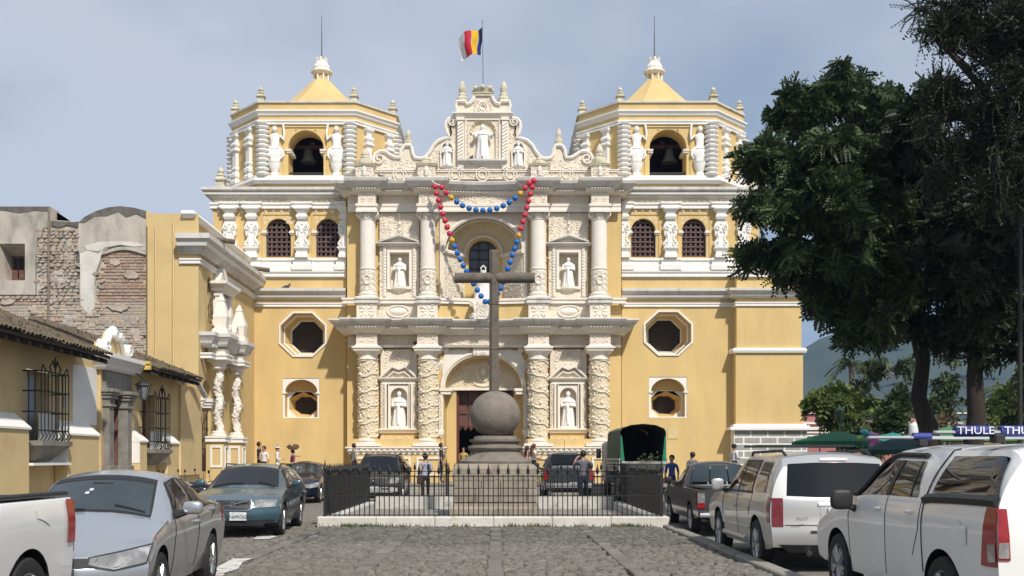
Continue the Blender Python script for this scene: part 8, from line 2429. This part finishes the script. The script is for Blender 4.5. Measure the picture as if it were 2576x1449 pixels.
# trees and shrubs beyond
T3=[frond_cluster(6,.5,.4,3,.5,random.Random(60+i))for i in range(4)]
def back(label,u,Y,v0,blobs,dens,m,r0,sc=1.0,z=-.1):
 x=fx(u,Y);bl=[uvb(a,b_,r,Y+dy)for a,b_,r,dy in blobs]
 tree(label,(x,Y,z),[(x,Y,z),(x+.1,Y,fz(v0,Y)*.5),(x,Y,fz(v0,Y))],min(6,len(bl)),bl,dens,m,T3,sc,BARK2 if r0<.2 else BARK,r0,'trees beyond the market stalls')
back('round sunny green tree right of the grey block plinth',2110,45,1060,[(2090,1005,52,0),(2052,1020,28,0),(2140,1010,48,1),(2190,1045,52,0),(2110,1060,52,0),(2170,1080,46,0)],5.5,LFD,.16,.9)
back('dark green shrubby tree under the feathery tree',2200,42,1080,[(2190,1085,48,0),(2240,1060,46,0),(2220,1110,40,0),(2255,1010,36,1),(2150,1100,40,0)],5.5,LFE,.18,.9)
back('thin grey green tree showing between the two dark trunks',2370,58,1050,[(2385,960,36,0),(2365,1010,40,0),(2400,1030,34,0),(2290,930,40,2),(2200,930,44,2),(2180,985,36,2),(2395,900,30,0)],2.2,LFE,.14,1.0)
back('leafy tree at the right edge beyond the lamp post',2520,55,1060,[(2530,1015,42,0),(2570,1030,46,0),(2490,1045,36,0),(2600,980,60,0),(2540,1070,40,0)],4.0,LFD,.15,1.0)
back('dry brownish shrub by the pink wall',2385,50,1085,[(2375,1060,26,0),(2400,1075,22,0),(2360,1085,20,0)],4.0,leafmat('dry_leaf',(0.13,0.10,0.05),.2),.06,.7)
def palm(label,u,vtop,Y,r):
 x=fx(u,Y);zt=fz(vtop,Y);t=thing('palm_tree',label,'tree',(x,Y,-.1),0,'palms beyond the square')
 b=MB();b.tube([(x,Y,-.1),(x+.15,Y,zt*.5),(x,Y,zt)],[.22,.16,.13],8);b.build('trunk',BARK2,t,60)
 rd=random.Random(int(u))
 for k in range(15):
  a=2*PI*k/15+rd.uniform(-.2,.2);el=rd.uniform(-.1,1.0);L=r*rd.uniform(.8,1.1);b=MB()
  sp=[Vector((x+math.cos(a)*math.cos(el)*L*s,Y+math.sin(a)*math.cos(el)*L*s,zt+math.sin(el)*L*s-.75*L*s*s))for s in[i/9 for i in range(10)]]
  b.tube(sp,.02,4);sd=Vector((-math.sin(a),math.cos(a),0))
  for i in range(1,10):
   for s in(-1,1):
    p=sp[i];q=p+sd*s*L*.28*(1-.5*i/9)+Vector((math.cos(a)*.15,math.sin(a)*.15,-.16))*L;w_=Vector((math.cos(a),math.sin(a),0))*.05
    b.add([p-w_,p+w_,q],[(0,1,2)])
  b.build('frond',LFE,t)
palm('palm left of the leaning dark trunk',2140,915,62,1.5);palm('palm between the lamp post and the right dark trunk',2515,985,66,1.6);palm('shorter palm right of the leaning trunk',2365,1010,60,1.3)
# pink building and red roofs
PK=mat('faded_pink_wall',(0.42,0.17,0.165),.9,.08,2,.1,20)
PB=thing('pink_building','long low pink building with white bands beyond the trees','building',(15,68,0))
yy=68.0;ux=lambda u:fx(u,yy);vz=lambda v:fz(v,yy)
b=MB();b.box(ux(1990),ux(2330),yy,yy+8,-.2,vz(1040));b.box(ux(2330),ux(2440),yy+.1,yy+8,-.2,vz(1062));b.build('wall',PK,PB)
for(va,vb,o_)in((1038,1041,.15),(1062,1067,.2),(1074,1082,.28),(1086,1090,.2),(1094,1098,.25),(1108,1122,.1)):
 b=MB();b.box(ux(1990),ux(2440),yy-o_,yy,vz(vb),vz(va));b.build('white_band',WHT,PB)
for i in range(14):
 b=MB();u=2000+i*32;b.box(ux(u),ux(u+4),yy-.12,yy,vz(1075),vz(1066));b.build('white_post',WHT,PB)
FB=thing('far_house','earthen far house with a rusty tin roof behind the right trunk','building',(31,64,0));yy=64.0
b=MB();b.box(fx(2420,yy),fx(2640,yy),yy,yy+6,-.2,fz(1085,yy));b.build('wall',mat('earthen_wall',(0.25,0.19,0.12),.95,.25,2),FB)
b=MB();b.prism([(fx(2405,yy),fz(1088,yy)),(fx(2490,yy),fz(1062,yy)),(fx(2660,yy),fz(1055,yy)),(fx(2660,yy),fz(1088,yy))],yy-.5,yy+6.5);b.build('roof',mat('rusty_tin_roof',(0.20,0.13,0.085),.85,.3,3),FB)
FW=thing('far_house','low red tiled far house right of the pink building','building',(22,90,0));yy=90.0
b=MB();b.box(fx(2270,yy),fx(2560,yy),yy,yy+8,-.2,fz(1100,yy));b.build('wall',WHT,FW)
b=MB();b.prism_axis([(yy-.4,fz(1102,yy)),(yy+8.4,fz(1102,yy)),(yy+4,fz(1070,yy))],fx(2262,yy),fx(2568,yy),0);b.build('roof',mat('red_clay_roof',(0.24,0.10,0.07),.9,.25,3),FW)
# hill
HL=mat('forested_hill',(0.022,0.036,0.020),.95,.45,.012,col2=(0.045,0.062,0.034))
hx=np.linspace(-900,1100,81);D0=1250.0
def ridge(x):
 u=PX+x*F/D0
 return CAM_H+(PY-float(np.interp(u,[-700,0,700,1600,1950,2012,2030,2060,2110,2250,2600,3200],[1010,960,900,895,905,882,868,852,838,812,800,840])))*D0/F
b=MB();hn=random.Random(9);off=[[hn.uniform(-1,1)for _ in range(26)]for _ in range(81)]
def hf(i,j):
 x=hx[i];t=j/25;y=700+(D0-700)*t;y+=20*off[i][j]
 return(x,y,-1+(ridge(x)+1)*(t**1.6)*(1+.05*off[i][j]*(1-t)*2)+(2.2*off[i][j]if j>3 else 0))
b.add([hf(i,j)for i in range(81)for j in range(26)]+[(hx[i],D0+250,-1)for i in range(81)],[(i*26+j,(i+1)*26+j,(i+1)*26+j+1,i*26+j+1)for i in range(80)for j in range(25)]+[(i*26+25,(i+1)*26+25,81*26+i+1,81*26+i)for i in range(80)])
struct(b.build('hill',HL,None,60))
# ================================================================ garland, flag, market, birds, haze
ZX=lambda x,y:(852.7*0+(1240+.4348*x)/1.4907,(680+.4348*y)/1.4907)
GY=47.85
GA=thing('bead_garland','giant rosary of red, blue and yellow balls strung across the facade','garland',(fx(1215,GY),GY,fz(600,GY)))
COLB={'r':mat('red_ball',(0.50,0.025,0.05),.5,.08,4),'b':mat('blue_ball',(0.006,0.12,0.42),.5,.08,4),'y':mat('yellow_ball',(0.60,0.33,0.02),.5,.08,4)}
L1_=[(900,46,'r'),(912,105,'r'),(930,165,'r'),(948,222,'r'),(967,281,'r'),(986,339,'r'),(1005,396,'r'),(1025,451,'r'),(1047,508,'y'),(1069,563,'b'),(1094,619,'b'),(1117,674,'b'),(1144,728,'b'),(1172,775,'b'),(1203,832,'b'),(1233,884,'b'),(1264,938,'b'),(1297,990,'b'),(1334,1038,'b')]
L2_=[(957,53,'r'),(996,99,'r'),(1040,141,'y'),(1087,177,'b'),(1137,209,'b'),(1194,233,'b'),(1253,247,'b'),(1313,252,'b'),(1373,248,'b'),(1432,234,'b'),(1488,211,'b'),(1540,182,'b'),(1590,145,'b'),(1634,106,'y'),(1676,60,'r'),(1714,16,'r'),(1752,-4,'r')]
L3_=[(1739,52,'r'),(1722,111,'r'),(1706,171,'r'),(1691,230,'r'),(1674,290,'r'),(1659,349,'r'),(1641,407,'r'),(1621,467,'y'),(1605,524,'b'),(1587,581,'b'),(1567,637,'b'),(1547,697,'b'),(1527,754,'b'),(1508,812,'b'),(1487,868,'b'),(1467,922,'b'),(1440,968,'b'),(1408,1008,'b'),(1372,1038,'b')]
CORDM=mat('white_cord',(0.70,0.68,0.64),.8)
bb=MB();bb.ball((0,0,0),.13,16,10);BB={k:mk(bb,'bead',v,60)for k,v in COLB.items()}
for Ls in(L1_,L2_,L3_):
 pts=[]
 for(x,y,k)in Ls:
  u,v=ZX(x,y);p=(fx(u,GY),GY,fz(v,GY));pts.append(p)
  inst(BB[k],GA,p,name='bead')
 b=MB();b.tube(pts,.022,5);b.build('cord',CORDM,GA)
u0,v0=ZX(870,-15);b=MB();b.tube([(fx(u0,GY),GY+.2,fz(v0,GY)),(fx(ZX(900,20)[0],GY),GY,fz(ZX(900,20)[1],GY)),(fx(ZX(957,40)[0],GY),GY,fz(ZX(957,40)[1],GY))],.03,5);b.build('tie',CORDM,GA)
# flag
FYY=YA+.35;px_=fx(1216,FYY)
FG=thing('flag','blue, yellow, red and white flag on a pole over the gable','flag',(px_,FYY,fz(220,FYY)))
b=MB();b.tube([(px_,FYY,g(0,150)[1]+.1),(px_-.04,FYY,fz(52,FYY))],[.035,.022],8);b.ball((px_-.04,FYY,fz(52,FYY)),.045,8,6);b.build('pole',mat('grey_pole',(0.33,0.34,0.36),.4,metal=.5),FG)
fl=lambda x,y:(fx((1600+.4142*x)/1.4907,FYY),fz((60+.4142*y)/1.4907,FYY))
top_=[(505,95),(465,112),(402,136),(338,160),(288,200)];bot_=[(490,335),(458,345),(416,360),(362,380),(312,390)]
for i,(nm,c)in enumerate((('blue',(0.015,0.03,0.16)),('yellow',(0.70,0.42,0.01)),('red',(0.50,0.02,0.045)),('white',(0.70,0.69,0.68)))):
 b=MB()
 def ff(a,t,i=i):
  x=top_[i][0]+(top_[i+1][0]-top_[i][0])*a;y=top_[i][1]+(top_[i+1][1]-top_[i][1])*a;x2=bot_[i][0]+(bot_[i+1][0]-bot_[i][0])*a;y2=bot_[i][1]+(bot_[i+1][1]-bot_[i][1])*a
  X=x+(x2-x)*t+9*math.sin(t*5+i)*math.sin(PI*t);Yp=y+(y2-y)*t;q=fl(X,Yp);s_=(i+a)/4
  return(q[0],FYY+.22*math.sin(s_*7.0+t*1.2),q[1])
 b.grid(ff,8,12);me=b.build(nm+'_stripe',cloth('flag_'+nm,c),FG,60)
 # market stalls on the right
def umbrella(label,u,vtop,Y,w,drop,m,rz=0.0):
 x,z=fx(u,Y),fz(vtop,Y);t=thing('market_umbrella',label,'umbrella',(x,Y,-.1),0,'market umbrellas on the right')
 b=MB();n=8;A=[(x+w*math.cos(rz+2*PI*k/n),Y+w*math.sin(rz+2*PI*k/n),z-drop)for k in range(n)]
 mid=[(x+w*.5*math.cos(rz+2*PI*k/n),Y+w*.5*math.sin(rz+2*PI*k/n),z-drop*.42)for k in range(n)]
 b.add([(x,Y,z)]+mid+A+[(p[0],p[1],p[2]-.12)for p in A],[(0,1+k,1+(k+1)%n)for k in range(n)]+[(1+k,1+n+k,1+n+(k+1)%n,1+(k+1)%n)for k in range(n)]+[(1+n+k,1+2*n+k,1+2*n+(k+1)%n,1+n+(k+1)%n)for k in range(n)]);b.build('canopy',m,t)
 b=MB();b.tube([(x,Y,-.1),(x,Y,z+.05)],.025,6);b.build('pole',IRONB,t)
 for k in range(n):
  b=MB();b.tube([(x,Y,z-drop*.75),mid[k]],.01,4);b.build('rib',IRONB,t)
GRU=cloth('green_umbrella_cloth',(0.018,0.13,0.06),None,2);TLU=cloth('teal_umbrella_cloth',(0.02,0.20,0.16),None,2);DTU=cloth('dark_teal_tarp',(0.012,0.05,0.052),None,2);LGU=cloth('bright_green_tarp',(0.05,0.17,0.05),None,2)
umbrella('wide dark green market umbrella right of the grey block plinth',2105,1085,33,1.42,.32,GRU,.2)
umbrella('teal market umbrella behind the balloon toys',2245,1088,36,1.3,.35,TLU,.4)
umbrella('bright green market umbrella behind the leaning trunk',2385,1072,40,1.5,.45,LGU,.1)
umbrella('grass green market umbrella at the right edge behind the roof pads',2520,1078,42,1.6,.4,LGU,.3)
umbrella('dark blue green market umbrella in front of the teal one',2270,1096,30,1.1,.40,DTU,.3)
bt=thing('balloon_bunch','bunch of pink, lilac and turquoise balloon toys by the green umbrella','balloons',(fx(2195,31),31,0))
rr=random.Random(6);BC=[mat('pink_balloon',(0.70,0.16,0.38),.25),mat('lilac_balloon',(0.45,0.28,0.55),.25),mat('turquoise_balloon',(0.10,0.52,0.55),.25),mat('lime_balloon',(0.35,0.50,0.14),.25)]
for(u,v,r,k)in((2180,1090,.09,2),(2170,1086,.08,2),(2192,1096,.10,1),(2203,1098,.11,0),(2205,1108,.10,0),(2198,1112,.09,0),(2168,1102,.09,3),(2188,1104,.08,1),(2192,1128,.08,1),(2203,1132,.10,0),(2208,1125,.08,0),(2196,1120,.08,0)):
 b=MB();b.ball((fx(u,31),31+rr.uniform(-.15,.15),fz(v,31)),r,10,8,rr.uniform(.8,1.3),sx=rr.uniform(.8,1.4));b.build('balloon',BC[k],bt,60)
b=MB();b.tube([(fx(2197,31),31,-.1),(fx(2197,31),31,fz(1088,31))],.012,5);b.build('stick',IRONB,bt)
def lamp(label,u,vtop,Y,r,m,head=True):
 x=fx(u,Y);z=fz(vtop,Y);t=thing('lamp_post',label,'lamp post',(x,Y,-.1),0,'lamp posts in the park')
 b=MB();b.lathe([(r*2.0,-.1),(r*2.0,.25),(r*1.3,.35),(r,.6),(r*.8,z)],x,Y,10);b.build('pole',m,t,40)
 b=MB();b.lathe([(.06,z-.02),(.16,z+.08),(.20,z+.40),(.22,z+.44),(.06,z+.58),(.01,z+.66)],x,Y,8);b.build('lantern',LAMP if head else m,t,40)
lamp('dark lamp post at the right edge behind the white pickup',2566,540,24,.055,BLK,False);lamp('thin green lamp post before the round sunny tree',2112,1062,40,.035,mat('green_iron',(0.01,0.035,0.02),.5),False)
lamp('slender dark post between the plinth and the pink wall',2062,1072,50,.035,BLK,False)
pc_=thing('white_water_drum','tall white plastic drum beside the leaning trunk','drum',(fx(2298,38),38,0))
b=MB();x_=fx(2298,38);b.lathe([(.155,fz(1112,38)),(.16,fz(1110,38)),(.16,fz(1072,38)),(.14,fz(1068,38)),(.07,fz(1065,38)),(.07,fz(1061,38))],x_,38,16);b.build('drum_body',mat('white_plastic',(0.62,0.64,0.62),.5),pc_,40)
b=MB();b.box(x_-.4,x_+.4,37.7,38.3,fz(1116,38),fz(1112,38));b.build('shelf',WOODD,pc_)
for s in(-1,1):
 for d in(-.27,.27):
  b=MB();b.box(x_+s*.36-.03,x_+s*.36+.03,38+d-.03,38+d+.03,-.1,fz(1116,38));b.build('leg',WOODD,pc_)
  # pigeons
PGM=mat('pigeon_grey',(0.05,0.048,0.05),.7,.3,12)
def pigeon(label,x,y,z,rz):
 b=MB();b.ball((0,0,.09),.085,10,7,.75,sx=1.5,sy=.75);b.ball((.12,0,.20),.042,8,6);b.tube([(.07,0,.12),(.11,0,.19)],[.05,.035],6);b.tube([(-.08,0,.08),(-.24,0,.04)],[.05,.02],6);b.tube([(.15,0,.20),(.185,0,.19)],[.012,.003],5)
 for s in(-1,1):b.tube([(.02,s*.03,.04),(.03,s*.03,0)],.008,4)
 o=b.build('pigeon',PGM,None,60);o.location=(x,y,z);o.rotation_euler=(0,0,rz);tag(o,label,'pigeon','pigeons perched on the church')
pigeon('pigeon on the string course of the left tower',fx(722,49.7),49.72,fz(728,50)+.0,.3);pigeon('pigeon on the left end of the upper portal cornice',fx(958,48.3),48.3,fz(451,YE)+.0,2.6);pigeon('pigeon at the feet of the topmost saint',fx(1186,YN-.1),YN-.1,g(0,815)[1],1.2);pigeon('dark pigeon tucked beside the capital of the second lower column',fx(1046,48.95),48.95,fz(868,49.1),1.0)
# small notice plates on the tower walls
for u,v,lab in((745,1133,'small yellow notice plate on the wall behind the basket woman'),(1682+10,1090,'small framed notice plate right of the canvas lorry')):
 b=MB();b.bev(fx(u-12),fx(u+12),YT-.03,YT,fz(v+14),fz(v-14),.008);o=b.build('wall_plaque',mat('cream_plaque',(0.62,0.50,0.25),.7,.1,6));tag(o,lab,'plaque')
 # ================================================================ air
HZ=bpy.data.materials.new('haze_air');HZ.use_nodes=True
N=HZ.node_tree.nodes;N.clear();vo=N.new('ShaderNodeVolumePrincipled');vo.inputs['Color'].default_value=(0.45,0.66,1.0,1);vo.inputs['Density'].default_value=.00026;vo.inputs['Anisotropy'].default_value=.2
ou=N.new('ShaderNodeOutputMaterial');HZ.node_tree.links.new(vo.outputs[0],ou.inputs['Volume'])
b=MB();b.box(-1320,1320,-80,1720,-1.6,235)
stuff(b.build('haze',HZ))
